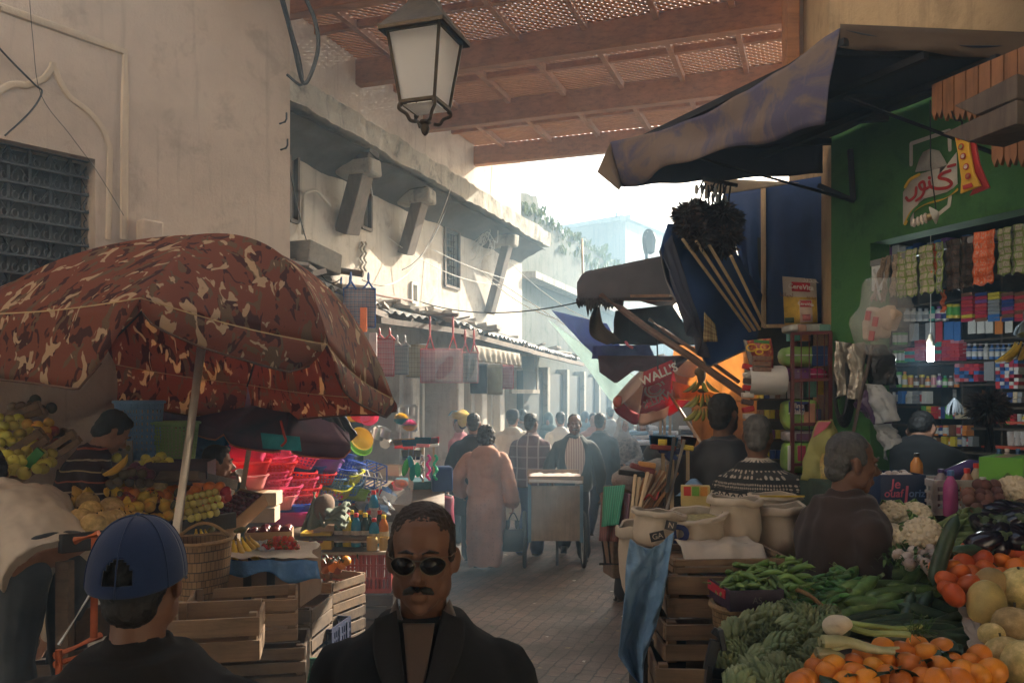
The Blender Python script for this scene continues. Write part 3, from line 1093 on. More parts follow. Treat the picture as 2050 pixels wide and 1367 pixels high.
bk=cloth('black_tarpaulin',patch(P(640,824,5.68),P(688,828,5.76),P(716,872,5.76),P(668,906,5.59),.03,3),24,12,M('black plastic',(.02,.022,.024),.28,.3,6,.6,14))
tag(bk,'crumpled black plastic sheet draped over the right corner of the dusky parasol','plastic sheet')
def dusty(name,col,dust,amt,transl=0):
 m,nt,b,out=newmat(name)
 vec=coords(nt,rnd=False)
 f=nz(nt,vec,2.6,7,.62,1.0)
 f2=nz(nt,coords(nt,scale=(4,4,.8),rnd=False),3.5,5,.6)
 c=mixc(nt,ramp(nt,f,[(.46,(0,0,0)),(.57,(amt,)*3)]),col,dust)
 c=mixc(nt,ramp(nt,f2,[(.55,(0,0,0)),(.7,(amt*.6,)*3)]),c,mul(dust,1.25))
 ln_(nt,c,b.inputs['Base Color'])
 si(b,'Roughness',.85)
 bump(nt,b,nz(nt,vec,9,4,.6),.3,.02)
 if transl:
  make_transl(nt,b,out,c,transl)
 return m
navy_dust=dusty('dusty navy canvas',(.075,.07,.125),(.19,.135,.09),.75)
navy=M('navy tarpaulin',(.02,.055,.17),.6,.3,3,.35,12)
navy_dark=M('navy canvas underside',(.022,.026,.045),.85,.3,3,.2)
aw=thing('navy_awning','huge dusty navy awning with a sagging stained valance over the grocery','awning',P(1500,300,4.8))
FN,FF=P(1682,57,4.0),P(1222,285,5.5)
BN,BF=RS.at(RS.pix(2100,140)[0],3.46,.02),P(1640,318,5.6)
BN=RS.at(RS.pix(2140,140)[0],3.47,.02)
BF=RS.at(tP0-.05,3.46,.02)
def vt(u):
 p=FN.lerp(FF,u)
 return p+V(0,0,-.10*sin(PI*u)+.015*nz1(V(u*9,0,0)))
def vb(u):
 p=P(1652,250,4.0).lerp(P(1243,377,5.5),u)
 return p+V(0,0,.012*sin(u*20)+.03*sin(PI*u))
nvec=(FF-FN).cross(Z(-1)).normalized()
def valf(u,v):
 p=vt(u).lerp(vb(u),v)
 p+=nvec*(.05*v*nz1(V(u*5,v*2,1))+.03*sin(v*3+u*8)*v)
 return p
cloth('front_valance',valf,60,14,navy_dust,aw,solid=.006)
cloth('end_flap',patch(FF,P(1196,345,5.5),P(1240,380,5.35),vb(1),.02,1),10,8,M('brown canvas flap',(.13,.09,.06),.9,.3,5,.3),aw,solid=.006)
def rooff(u,v):
 p=FN.lerp(FF,u).lerp(BN.lerp(BF,u),v)
 p.z+=-.05*sin(PI*v)-.10*sin(PI*u)*(1-v)
 return p+V(0,0,.015*nz1(p*3))
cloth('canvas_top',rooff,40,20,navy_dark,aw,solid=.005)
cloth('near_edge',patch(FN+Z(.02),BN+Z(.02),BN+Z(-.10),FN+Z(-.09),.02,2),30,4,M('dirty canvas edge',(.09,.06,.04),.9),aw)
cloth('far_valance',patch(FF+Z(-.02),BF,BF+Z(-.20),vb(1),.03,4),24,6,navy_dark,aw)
m=MB()
for(a,b)in((.06,.0),(.35,.0),(.66,.0),(.95,0)):
 m.bar(rooff(a,0.02)-Z(.05),rooff(a,1)-Z(.03),.035,.035)
for v in(.03,.4,.72):
 m.bar(rooff(0,v)-Z(.055),rooff(1,v)-Z(.055),.035,.035)
m.bd('frame',M('dark awning iron',(.016,.016,.02),.7,.3),aw)
for k,(a,b)in enumerate(((P(1310,292,5.2),RS.pw(1708,402,.03)),(P(1690,195,4.1),RS.pw(2030,322,.03)))):
 MB().tube([a,b],.012,8).bds('stay_rod',MATS['dark awning iron'],aw)
m=MB()
for(x0,y0,x1,y1)in((1702,300,1708,402),(1640,372,1708,402)):
 m.bar(RS.pw(x0,y0,.03),RS.pw(x1,y1,.03),.025)
m.bd('wall_bracket',MATS['dark awning iron'],aw)
fa=thing('wooden_fascia','orange brown boards with a cut scalloped edge under the navy awning','fascia',RS.pw(1960,240,.35))
rd=Rnd(2)
m=MB()
ta,tb=RS.pix(1870,200,.3)[0],RS.pix(2100,170,.3)[0]
nb=9
for k in range(nb):
 t0_,t1_=ta+(tb-ta)*k/nb,ta+(tb-ta)*(k+1)/nb
 zt_=3.38
 zb_=RS.pix(1870+230*k/nb,236+90*min(1,max(0,(k-3)/2.0)),.3)[1]
 w=(t1_-t0_)-.006
 pts=[(-w/2,zb_+.02),(-w/4,zb_-.02),(0,zb_+.015),(w/4,zb_-.02),(w/2,zb_+.02),(w/2,zt_),(-w/2,zt_)]
 c0=RS.at((t0_+t1_)/2,0,.3)
 m.prism(pts,.018,c0,RS.d,Z(1),RS.n)
m.bd('boards',M_wood('orange fascia wood',(.30,.13,.055),axis='z',dirt=.4),fa)
m=MB()
for(x,y,s)in((2035,215,1),(2020,268,1.2)):
 p=RS.pw(x,y,.5)
 m.prism([(-.12*s,.02),(.16*s,.05),(.16*s,-.04),(-.02,-.05)],.2,p,RS.d,Z(1),RS.n)
m.bd('corbel',wood_grey,fa,bev=.004)
sc=thing('navy_screen','upright navy tarpaulin screen framed with pale battens beside the green pillar','screen',P(1595,650,5.6))
cloth('sheet',patch(P(1530,372,5.75),P(1663,350,5.35),P(1660,652,5.35),P(1530,652,5.75),.012,3,seed=2),24,24,navy,sc)
m=MB()
m.bar(P(1528,372,5.72),P(1529,655,5.72),.028)
m.bar(P(1529,653,5.72),P(1662,651,5.33),.024)
m.bar(P(1664,352,5.33),P(1661,650,5.33),.02)
m.bds('batten',wood_pale,sc,bev=.003)
sh=thing('navy_drape','folded navy tarpaulin sloping down beside the pale sticks under the feather dusters','tarpaulin',P(1450,640,5.5))
cloth('upper_sheet',patch(P(1448,388,5.9),P(1528,372,5.78),P(1529,655,5.74),P(1490,560,5.7),.02,2.5,seed=1),24,24,navy,sh)
def slope_f(u,v):
 top=[P(1336,448,5.2),P(1400,455,5.3),P(1470,500,5.5),P(1526,590,5.7)]
 bot=[P(1318,505,5.0),P(1352,600,5.05),P(1420,735,5.2),P(1512,690,5.5)]
 def ln(l,t):
  t*=3;i=min(2,int(t));return l[i].lerp(l[i+1],t-i)
 p=ln(top,u).lerp(ln(bot,u),v)
 return p+V(.0,-.05,.0)*sin(u*13+2*v)*v+V(0,.03,0)*nz1(V(u*6,v*3,2))
cloth('sloping_sheet',slope_f,40,24,navy,sh)
MB().tube([slope_f(u,1)for u in lin(0,1,30)],.006,5).bd('hem',M('grey hem',(.2,.2,.22),.8),sh)
cloth('grey_flap',patch(P(1322,500,5.0),P(1345,470,5.1),P(1415,720,5.1),P(1370,640,4.95),.04,2,seed=4),16,20,M('blue grey canvas',(.065,.07,.105),.85,.3,3,.3),sh)
m4=[((1366,478),(1502,664)),((1393,482),(1511,662)),((1419,490),(1521,660)),((1463,512),(1532,656))]
for k,(a,b)in enumerate(m4):
 tag(MB().bar(P(*a,5.0),P(*b,5.35),.017,.012).bd('wooden_stick',wood_pale,bev=.002),'pale wooden stick leaning across the navy tarpaulin below the feather dusters','stick','pale sticks below the feather dusters')
pl_=cloth('checked_cloth',patch(P(1410,625,5.0),P(1432,650,5.05),P(1437,684,5.05),P(1409,684,5.0),.006,2),8,10,M_plaid('brown check',((.42,.33,.17),(.2,.1,.05),(.55,.45,.25),(.13,.07,.04)),3,.2))
tag(pl_,'brown and cream checked cloth showing behind the navy tarpaulin','cloth')
gc=thing('grey_canopy','dark grey canopy with a rounded end and torn fringe over the middle stalls','awning',P(1245,600,6.4))
a_,b_,c_,d_=P(1156,548,6.6),P(1332,512,6.1),P(1345,601,6.1),P(1156,600,6.6)
grey_cv=M('grey canvas',(.075,.072,.085),.85,.25,3,.3)
def gf(u,v):
 p=a_.lerp(b_,u).lerp(d_.lerp(c_,u),v)
 if u<.12:
  k=(1-u/.12)
  p.z-=.07*k*k*(1-v)
 p.y+=.03*nz1(V(u*5,v*2,7))
 return p
cloth('front_panel',gf,40,10,grey_cv,gc,solid=.01)
def gtop(u,v):
 p=gf(u,0)
 return p+V(1.0,1.5,-.05)*v
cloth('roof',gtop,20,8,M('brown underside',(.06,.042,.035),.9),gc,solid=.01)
m=MB()
for k in range(5):
 t=k/4
 m.bar(gf(t,.9)+V(.05,.05,0),gf(t,.9)+V(1.0,1.4,.15),.03)
for k in range(6):
 v_=k/5
 m.bar(gf(.6,.9)+V(1.0,1.45,.12)*v_,gf(1,.9)+V(1.0,1.45,.12)*v_,.05,.02)
m.bds('slat',M_wood('brown slat wood',(.25,.15,.09),axis='x'),gc)
m=MB()
rd=Rnd(8)
tatter=M('torn canvas',(.03,.025,.025),.95)
for k in range(15):
 u=.02+.5*k/15
 p=gf(u,1)
 l=.05+.09*rd.random()
 w=.014+.012*rd.random()
 m.add([p+V(-w,0,.01),p+V(w,0,.01),p+V(w*.6,.01,-l*.6),p+Z(-l),p+V(-w*.8,.0,-l*.5)],[(0,1,2,3,4)])
m.bd('torn_fringe',tatter,gc,solid=.003)
def horn(u,v):
 l=curve([P(1192,612,6.5),P(1181,640,6.5),P(1183,672,6.5),P(1215,690,6.45)],5)
 r_=curve([P(1200,614,6.5),P(1208,650,6.5),P(1228,668,6.45),P(1242,682,6.4)],5)
 i=v*(len(l)-1);k=min(len(l)-2,int(i));f=i-k
 return l[k].lerp(l[k+1],f).lerp(r_[k].lerp(r_[k+1],f),u)+V(0,.06*sin(PI*u),0)
tag(cloth('hanging_scrap',horn,8,20,M('dark leather scrap',(.05,.033,.022),.8)),'dark horn shaped canvas scrap hanging under the torn fringe of the grey canopy','canvas scrap')
tag(pole('canopy_pole','long brown pole slanting down from the grey canopy past the hanging bananas',P(1205,592,6.3),P(1490,790,5.4),.026,M_wood('dark brown pole',(.15,.085,.06),axis='x')),None,None)
tag(pole('canopy_pole','thinner dark pole running beside the long brown one by the yellow tarpaulin',P(1300,640,6.2),P(1480,764,5.6),.014,M_wood('dark brown pole',(.15,.085,.06),axis='x')),None,None)
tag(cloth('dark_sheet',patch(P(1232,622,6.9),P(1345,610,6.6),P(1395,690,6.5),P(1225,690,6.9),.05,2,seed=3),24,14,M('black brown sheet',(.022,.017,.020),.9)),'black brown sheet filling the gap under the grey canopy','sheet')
tag(cloth('blue_roll',patch(P(1187,692,6.8),P(1300,690,6.6),P(1310,712,6.6),P(1184,718,6.8),.012,3,droop=False),30,8,M('royal blue tarpaulin',(.035,.05,.19),.6,.3,4,.3,transl=.2)),'rolled royal blue tarpaulin hanging above the maroon sheet','tarpaulin')
def mar(u,v):
 top=P(1197,712,6.75).lerp(P(1378,712,6.4),u)
 pr=[(0,745),(.18,768),(.38,742),(.6,745),(.8,750),(1,716)]
 for(u0,y0),(u1,y1)in zip(pr,pr[1:]):
  if u0<=u<=u1:
   y=y0+(y1-y0)*(u-u0)/(u1-u0);break
 bot=P(1200+180*u,y,6.72-.3*u)
 return top.lerp(bot,v)+V(0,.04*nz1(V(u*6,v*3,4)),0)
tag(cloth('maroon_sheet',mar,36,10,M('maroon sheet',(.055,.022,.032),.85,.3,4,.3)),'ragged maroon sheet hanging in a point above the red and white parasol','sheet')
tag(MB().tube([P(1260,640,6.2),P(1260,688,6.2)],.004,4).bd('hanging_string',cable_m),'string dangling a pink knot under the grey canopy','string')
tag(MB().tube(curve([P(1252,684,6.2),P(1258,692,6.18),P(1266,696,6.2)],4),[.010]*9,6).jitter(.006,40).bd('pink_knot',M('pink rag',(.45,.1,.16),.8)),'small pink rag knot on a string under the grey canopy','rag')
tag(MB().tube([P(1315,660,6.4),P(1317,740,6.4)],.006,4).bd('hanging_string',cable_m),'dark cord hanging down onto the red and white parasol','cord')
tb_=thing('blue_white_tarpaulin','blue and white tarpaulin stretched aslant in the smoke, beyond the grey canopy','tarpaulin',P(1180,720,9))
cloth('blue_part',patch(P(1104,621,10.6),P(1215,648,8.3),P(1240,705,8.0),P(1188,718,8.6),.05,2,seed=1),20,14,M('blue tarpaulin',(.05,.08,.33),.6,.2,4,.3,transl=.45),tb_)
cloth('white_part',patch(P(1098,640,11.0),P(1196,712,8.8),P(1275,760,8.2),P(1246,832,8.6),.04,2,seed=2),24,16,M('white tarpaulin',(.55,.66,.66),.6,.12,4,.3,transl=.6),tb_)
yt=thing('yellow_tarpaulin','glowing yellow orange tarpaulin hung behind the bananas','tarpaulin',P(1420,800,6.6))
ym=M('yellow tarpaulin cloth',(.85,.42,.06),.6,.25,5,.3,transl=.7)
cloth('front_sheet',patch(P(1345,762,7.0),P(1440,790,6.5),P(1430,815,6.45),P(1350,795,6.9),.03,2),20,8,ym,yt)
cloth('back_sheet',patch(P(1350,690,7.3),P(1500,700,6.2),P(1505,805,6.2),P(1352,800,7.2),.06,2.5,seed=6),30,18,M('cream orange tarpaulin',(.75,.47,.22),.7,.25,4,.3,transl=.6),yt)
cloth('orange_curtain',patch(P(1385,800,7.4),P(1520,790,6.6),P(1520,990,6.6),P(1395,960,7.4),.05,4,seed=6),30,18,M('orange curtain',(.60,.36,.16),.8,.25,4,.3,transl=.55),yt)
wu=thing('red_white_parasol','tilted red and white WALL\'S parasol over the middle stalls','parasol',P(1405,950,6.9))
wred=M('red parasol cloth',(.55,.025,.03),.6,.15,6,.2,transl=.4)
wwht=M('white parasol cloth',(.66,.52,.44),.7,.15,6,.2,transl=.45)
edge=[(1232,795),(1288,745),(1352,717),(1398,728),(1388,775),(1340,812),(1280,828)]
ed=[6.95,6.55,6.45,6.75,7.6,7.8,7.5]
wr=[P(x,y,d)for(x,y),d in zip(edge,ed)]
apx=P(1310,722,7.25)
mats_=[wwht,wred,wwht,wwht,wred,wred,wwht]
for i in range(7):
 a,b2=wr[i],wr[(i+1)%7]
 def fn(u,v):
  p=apx.lerp(a,v).lerp(apx.lerp(b2,v),u)
  p.z+=.03*sin(PI*v)-.02*v*sin(PI*u)
  return p
 m=MB().grid(fn,8,8)
 m.bd('canopy_panel',mats_[i],wu,sm=60,solid=.002)
for i,mt in((0,wwht),(1,wred),(2,wwht),(4,wred),(5,wwht),(6,wred)):
 a,b2=wr[i],wr[(i+1)%7]
 dn={1:V(-.01,0,-.135)}.get(i,V(-.02,0,-.12))
 m=MB().grid(lambda u,v:a.lerp(b2,u)+dn*v*(1-.25*abs(2*u-1)**5)+V(0,.01*sin(u*8),0),12,4)
 m.bd('valance',mt,wu,sm=60,solid=.002)
a,b2=wr[1],wr[2]
ux=(b2-a).normalized()
uy=V(-.01,0,-.135);uy=-(uy-ux*uy.dot(ux)).normalized()
cm=(a+b2)/2
nn_=ux.cross(uy)
tx=text_mb("WALL'S",.092,cm+Z(-.072)+nn_*.012,ux,uy,.002,bold=.002)
tx.bd('lettering',M('white print',(.75,.68,.62),.7),wu)
m=MB()
for(rx_,ry_,w_)in((.075,.030,.010),(.052,.017,.008)):
 for k in range(22):
  a1,a2=2*PI*k/24+.5,2*PI*(k+1)/24+.5
  c0=cm+Z(.035)+(apx-cm)*.15+nn_*.02
  m.bar(c0+ux*rx_*cos(a1)+uy*ry_*sin(a1),c0+ux*rx_*cos(a2)+uy*ry_*sin(a2),w_,.004,up=nn_)
m.bd('round_emblem',MATS['white print'],wu)
a,b2=wr[4],wr[5]
ux2=(a-b2).normalized();uy2=Z(1)-ux2*ux2.z;uy2.normalize();n2=ux2.cross(uy2)
m=MB()
c0=P(1311,778,7.0)
for rr in(.085,.055):
 for k in range(20):
  a1,a2=2*PI*k/22,2*PI*(k+1)/22
  m.bar(c0+ux*rr*cos(a1)+uy*rr*.75*sin(a1),c0+ux*rr*cos(a2)+uy*rr*.75*sin(a2),.016,.004,up=nn_)
inner=cloth('inner_panel',patch(P(1290,762,7.06),P(1345,745,7.06),P(1342,790,7.08),P(1282,812,7.08),.005,1),10,8,wred,wu,solid=.002)
m.bd('round_emblem',MATS['white print'],wu)
text_mb("WALL'S",.085,P(1318,800,7.03),-ux,uy,.002,bold=.002).bd('lettering',MATS['white print'],wu)
MB().tube([apx,P(1322,760,7.2),P(1412,900,6.8),P(1440,945,6.65)],.013,8).bd('pole',MATS['pale steel pole'],wu)
MB().ell(P(1238,804,6.85),(.045,.03,.05),10,8).bd('corner_knot',M('orange tassel',(.6,.12,.04),.7,transl=.4),wu)
def remesh(mb,voxel,soft_=4,disp=None):
 me=mb.mesh('tmp',Z(0))
 o=bpy.data.objects.new('tmp',me)
 COL.objects.link(o)
 md=o.modifiers.new('r','REMESH')
 md.mode='VOXEL'
 md.voxel_size=voxel
 if soft_:
  md=o.modifiers.new('s','SMOOTH')
  md.factor=.5
  md.iterations=soft_
 dg=bpy.context.evaluated_depsgraph_get()
 r=bpy.data.meshes.new_from_object(o.evaluated_get(dg))
 bpy.data.objects.remove(o)
 bpy.data.meshes.remove(me)
 if disp:
  nn=[v.normal.copy()for v in r.vertices]
  for v,n in zip(r.vertices,nn):
   v.co+=n*disp(v.co)
 return r
def mesh_obj(name,me,mat,parent):
 me.materials.clear()
 o=link(name,me,mat,parent,ORI[parent.name]*0,sm=180)
 ORI[o.name]=ORI[parent.name]
 return o
def capsule(mb,pts,rs,n=10):
 0
 pts=[Vector(p)for p in pts]
 full,rad=[],[]
 P_=curve(pts,4)
 k=len(P_)-1
 for i,p in enumerate(P_):
  t=i/k*(len(rs)-1)
  j=min(len(rs)-2,int(t));f=t-j
  full.append(p);rad.append(rs[j]*(1-f)+rs[j+1]*f)
 d0=(full[0]-full[1]).normalized();d1=(full[-1]-full[-2]).normalized()
 a=[full[0]+d0*rad[0]*sin(t)for t in(1.3,.8)]
 b=[full[-1]+d1*rad[-1]*sin(t)for t in(.8,1.3)]
 mb.tube(a+full+b,[rad[0]*cos(1.3),rad[0]*cos(.8)]+rad+[rad[-1]*cos(.8),rad[-1]*cos(1.3)],n)
def loft(mb,rings,n=18,cap=True):
 0
 vs,fs=[],[]
 for(c,x,y)in rings:
  for j in range(n):
   a=2*PI*j/n
   ca,sa=cos(a),sin(a)
   e=.85
   vs.append(c+x*(abs(ca)**e*(1 if ca>0 else-1))+y*(abs(sa)**e*(1 if sa>0 else-1)))
 k=len(rings)
 for i in range(k-1):
  for j in range(n):
   j2=(j+1)%n
   fs.append((i*n+j,i*n+j2,(i+1)*n+j2,(i+1)*n+j))
 fs.append(tuple(range(n-1,-1,-1)))
 fs.append(tuple((k-1)*n+j for j in range(n)))
 mb.add(vs,fs)
def ell_at(mb,org,rot,c,r,n=14,m=10,r2=None):
 q=rot if r2 is None else rot@r2
 mb.ell(org+rot@Vector(c),r,n,m,q)
def head_shape(mb,org,rot,k=1.0,fem=False):
 e=lambda c,r,q=None:ell_at(mb,org,rot,[x*k for x in c],tuple(x*k for x in r),r2=q)
 e((0,-.014,.042),(.075,.095,.082))
 e((0,.018,-.012),(.066,.074,.098))
 e((0,.032,-.074),(.047,.052,.038))
 e((0,.062,-.095),(.024,.022,.020))
 for s in(-1,1):
  e((s*.052,.012,-.055),(.018,.045,.035))
  e((s*.036,.062,-.012),(.024,.022,.020))
  e((s*.028,.083,.030),(.026,.012,.0075),rotm(0,s*.15,-s*.25))
  e((s*.079,-.010,-.004),(.009,.022,.033),rotm(.15,0,s*.35))
  e((s*.075,-.002,-.004),(.010,.010,.018))
  e((s*.011,.097,-.030),(.009,.010,.008))
 mb.tube([org+rot@V(0,.084*k,.026*k),org+rot@V(0,.100*k,-.004*k),org+rot@V(0,.113*k,-.022*k),org+rot@V(0,.100*k,-.034*k)],[.008*k,.010*k,.0135*k,.009*k],10)
 e((0,.088,-.060),(.024,.011,.0065))
 e((0,.086,-.071),(.021,.011,.0075))
def hair_shape(mb,org,rot,k=1.0,style='short'):
 e=lambda c,r,q=None:ell_at(mb,org,rot,[x*k for x in c],tuple(x*k for x in r),r2=q)
 if style in('short','thick','receding'):
  g=.004 if style=='thick' else 0
  e((0,-.024 if style!='receding' else-.034,.056),(.079+g,.090+g,.078+g))
  e((0,-.052,.010),(.071,.062,.066))
  e((0,-.062,-.035),(.056,.046,.045))
  for s in(-1,1):
   e((s*.068,.004,.030),(.012,.030,.036))
  if style=='thick':
   e((0,.018,.100),(.066,.055,.030))
 elif style=='curly':
  e((0,-.03,.045),(.105,.105,.10))
  e((0,-.065,-.03),(.085,.06,.075))
  for s in(-1,1):
   e((s*.075,-.01,-.01),(.035,.05,.065))
class Body:
 0
 def __init__(s,label,foot,face,h=1.72,lean=0,side=0,head=(0,0),twist=0,arms=None,legs=None,sit=None,group=None,name='person',build=1.0):
  s.root=thing(name,label,'person',foot,group)
  s.root.rotation_euler=(0,0,face)
  ORI[s.root.name]=Z(0)
  k=s.k=h/1.75
  b=s.b=build
  hz_=(sit if sit is not None else .93)*(k if sit is None else 1)
  s.pel=Z(hz_)
  s.up=V(sin(side),sin(lean)*cos(side),cos(lean)*cos(side))
  tw=Matrix.Rotation(twist,3,s.up)
  s.rt=tw@(V(1,0,0)-s.up*s.up.x).normalized()
  s.fw=s.up.cross(s.rt)
  s.neck=s.pel+s.up*.515*k
  sc_=s.pel+s.up*.408*k
  s.sh={q:sc_+s.rt*.185*k*b*q for q in(-1,1)}
  yaw,nod=head
  hup=(s.up*.45+Z(1)*.55).normalized()
  q=Matrix((s.rt,hup.cross(s.rt),hup)).transposed()
  s.hr=q@rotm(-nod,0,-yaw)
  s.neck_top=s.neck+hup*.048*k+s.hr@V(0,.012,0)*k
  s.hd=s.neck_top+s.hr@V(0,.012,.105)*k
  arms=arms or{}
  s.arm={}
  for q_ in(-1,1):
   e,w,f=arms.get(q_,(V(.05*q_,-.02,-.28),V(.07*q_,.05,-.52),None))
   wr=s.sh[q_]+(s.rt*w.x+s.fw*w.y+Z(1)*w.z)*k
   el=s.sh[q_]+(s.rt*e.x+s.fw*e.y+Z(1)*e.z)*k
   s.arm[q_]=(el,wr,f)
  legs=legs or{}
  s.leg={}
  for q_ in(-1,1):
   kn,an=legs.get(q_,(V(.10*q_,.02,.50),V(.11*q_,-.03,.09)))
   s.leg[q_]=(s.pel+V(.095*q_*k,0,-.02*k),Vector(kn)*k if sit is None else Vector(kn),Vector(an)*k if sit is None else Vector(an))
 def fm(s):
  return Matrix((s.rt,s.fw,s.up)).transposed()
 def low(s):
  s.trousers(trs_blk)
  s.shoes(shoe_b)
 def torso(s,mb,g=0,lo=-.06,hi=1.0,belly=0,top=.535):
  k,b=s.k,s.b
  rows=[(lo,.168,.118),(0.0,.165,.115),(.12,.150,.105+belly),(.25,.158,.112+belly*.5),(.34,.172,.118),(.40,.182,.108),(.435,.172,.094),(.465,.138,.080),(.492,.095,.068),(.535,.060,.058)]
  rr=[]
  for(z,w,d)in rows:
   if z>top:
    break
   c=s.pel+s.up*z*k
   rr.append((c,s.rt*(w*b*k+g),s.fw*(d*b*k+g)))
  loft(mb,rr,20)
 def hand(s,mb,q):
  0
  el,wr,pose=s.arm[q]
  k=s.k
  d=(wr-el).normalized()
  pose=pose or{}
  d=Vector(pose.get('dir',d)).normalized()
  pn=Vector(pose.get('palm',s.rt*-q))
  pn=(pn-d*pn.dot(d)).normalized()
  ac=d.cross(pn)*1.0
  if ac.dot(s.fw)<0 and 'thumb' not in pose:
   ac=-ac
  if 'thumb' in pose:
   tdir=Vector(pose['thumb'])
   ac=(tdir-d*tdir.dot(d)-pn*tdir.dot(pn)).normalized()
  curl=pose.get('curl',.35)
  c=wr+d*.05*k
  m3=Matrix((ac,pn,d)).transposed()
  mb.ell(c,(.040*k,.015*k,.050*k),12,8,m3)
  for i,(off,ln)in enumerate(((.029,.070),(.010,.078),(-.010,.073),(-.028,.058))):
   p=wr+d*.088*k+ac*off*k
   pts=[p-d*.02*k]
   ang=0
   for j,sg in enumerate((.45,.32,.25)):
    ang+=curl*(1.0 if j else .7)
    p=p+(d*cos(ang)+pn*sin(ang))*ln*sg*k
    pts.append(p)
   mb.tube(pts,[.0092*k,.0090*k,.0082*k,.0062*k],8)
  p=wr+d*.028*k+ac*.030*k
  t1=p+(d*.6+ac*.7+pn*.25).normalized()*.036*k
  t2=t1+(d*.9+ac*.15+pn*(.3+curl*.6)).normalized()*.030*k
  mb.tube([p-ac*.012*k,p,t1,t2],[.014*k,.0125*k,.0105*k,.0075*k],8)
 def body(s,mat,voxel=.011,face=True,hands=True):
  mb=MB()
  k=s.k
  head_shape(mb,s.hd,s.hr,k)
  capsule(mb,[s.pel+s.up*.44*k,s.neck,s.neck_top+s.hr@Z(.05*k)],[.062*k,.056*k,.055*k],14)
  s.torso(mb,-.012)
  for q in(-1,1):
   el,wr,_=s.arm[q]
   capsule(mb,[s.sh[q]-s.rt*q*.02,el,wr],[.052*k,.043*k,.036*k,.026*k])
   if hands:
    s.hand(mb,q)
   hip,kn,an=s.leg[q]
   capsule(mb,[hip,kn,an],[.078*k,.066*k,.05*k,.045*k,.034*k])
   capsule(mb,[an+V(0,-.02,-.02),an+V(q*.01,.10,-.05)],[.03*k,.025*k])
  return mesh_obj('body',remesh(mb,voxel,3),mat,s.root)
 def hair(s,mat,style='short',voxel=.006,amp=.004,fr=60):
  mb=MB()
  hair_shape(mb,s.hd,s.hr,s.k,style)
  d=(lambda c:amp*nz1(c*fr))if style!='curly' else(lambda c:.016*nz1(c*38)+.010*nz1(c*80))
  return mesh_obj('hair',remesh(mb,voxel,2,d),mat,s.root)
 def face_bits(s,hairm,mous=True,eyes=True,brows=True,beard=False):
  k=s.k
  if mous:
   mb=MB()
   for q in(-1,1):
    mb.tube([s.hd+s.hr@V(q*x*k,y*k,z*k)for x,y,z in((0,.104,-.044),(.014,.102,-.046),(.026,.094,-.051),(.034,.084,-.060))],[.0075*k,.009*k,.0075*k,.003*k],8)
   mb.jitter(.0015,160).bd('moustache',hairm,s.root,sm=180)
  if brows:
   for q in(-1,1):
    mb=MB().tube([s.hd+s.hr@V(q*x*k,y*k,z*k)for x,y,z in((.010,.094,.034),(.026,.094,.040),(.046,.080,.034))],[.003*k,.0045*k,.002*k],6)
    mb.bd('eyebrow',hairm,s.root,sm=180)
  if eyes:
   for q in(-1,1):
    mb=MB()
    c=s.hd+s.hr@V(q*.030*k,.083*k,.012*k)
    mb.ell(c,(.0125*k,.006*k,.0055*k),10,6,s.hr)
    mb.ell(c+s.hr@V(0,.0036*k,0),(.0052*k,.0035*k,.0050*k),8,6,s.hr,1)
    mb.bd('eye',[M('eye white',(.5,.45,.40),.3,.05,bmp=0),M('dark iris',(.02,.012,.008),.2,bmp=0)],s.root,sm=180)
 def sleeve_pts(s,q,end=1.0):
  el,wr,_=s.arm[q]
  w2=el.lerp(wr,end)
  return[s.sh[q]-s.rt*q*.03,s.sh[q]+s.rt*q*.012-Z(.02),el,w2]
 def top(s,mat,name='jacket',g=.028,lo=-.12,voxel=.013,collar=True,sleeve=(.056,.064,.058,.046),end=.97,belly=.01,fold=.010,hood=False,top=.535,flare=0,sleeves=True):
  mb=MB()
  k=s.k
  s.torso(mb,g,lo=lo,belly=belly,top=top)
  if flare:
   c=s.pel+s.up*lo*k
   c2=c-s.up*.05
   loft(mb,[(c+s.up*.1,s.rt*(.165*s.b*k+g),s.fw*(.115*s.b*k+g)),(c2,s.rt*(.17*s.b*k+g+flare),s.fw*(.12*s.b*k+g+flare))])
  if sleeves:
   for q in(-1,1):
    capsule(mb,s.sleeve_pts(q,end),[x*k for x in sleeve],12)
  if collar:
   mb.lathe([(.078*k,-.03),(.076*k,.02),(.066*k,.055*k),(.058*k,.058*k),(.052*k,0.0),(.05*k,-.05)],18,s.neck-s.up*.005,Matrix((s.rt,s.fw,(s.neck_top-s.neck).normalized())).transposed(),cap=True)
  if hood:
   c=s.neck-s.fw*.085*k-s.up*.03*k
   mb.ell(c,(.13*k,.06*k,.085*k),14,10,Matrix((s.rt,s.fw,s.up)).transposed())
   mb.ell(c-s.up*.08*k-s.fw*.012,(.10*k,.04*k,.10*k),14,10,Matrix((s.rt,s.fw,s.up)).transposed())
  seed=V(len(s.root.name)*3.1,s.sh[1].x*50,s.pel.z*7)
  els=[s.arm[q][0]for q in(-1,1)]
  def dsp(c):
   w=nz1(V(c.x*7,c.y*7,c.z*3.2)+seed)+.6*nz1(V(c.x*16,c.y*16,c.z*9)+seed)
   kf=1.0
   for e in els:
    d_=(c-e).length
    if d_<.16:
     kf+=1.1*(1-d_/.16)
   return fold*w*kf
  return mesh_obj(name,remesh(mb,voxel,7,dsp),mat,s.root)
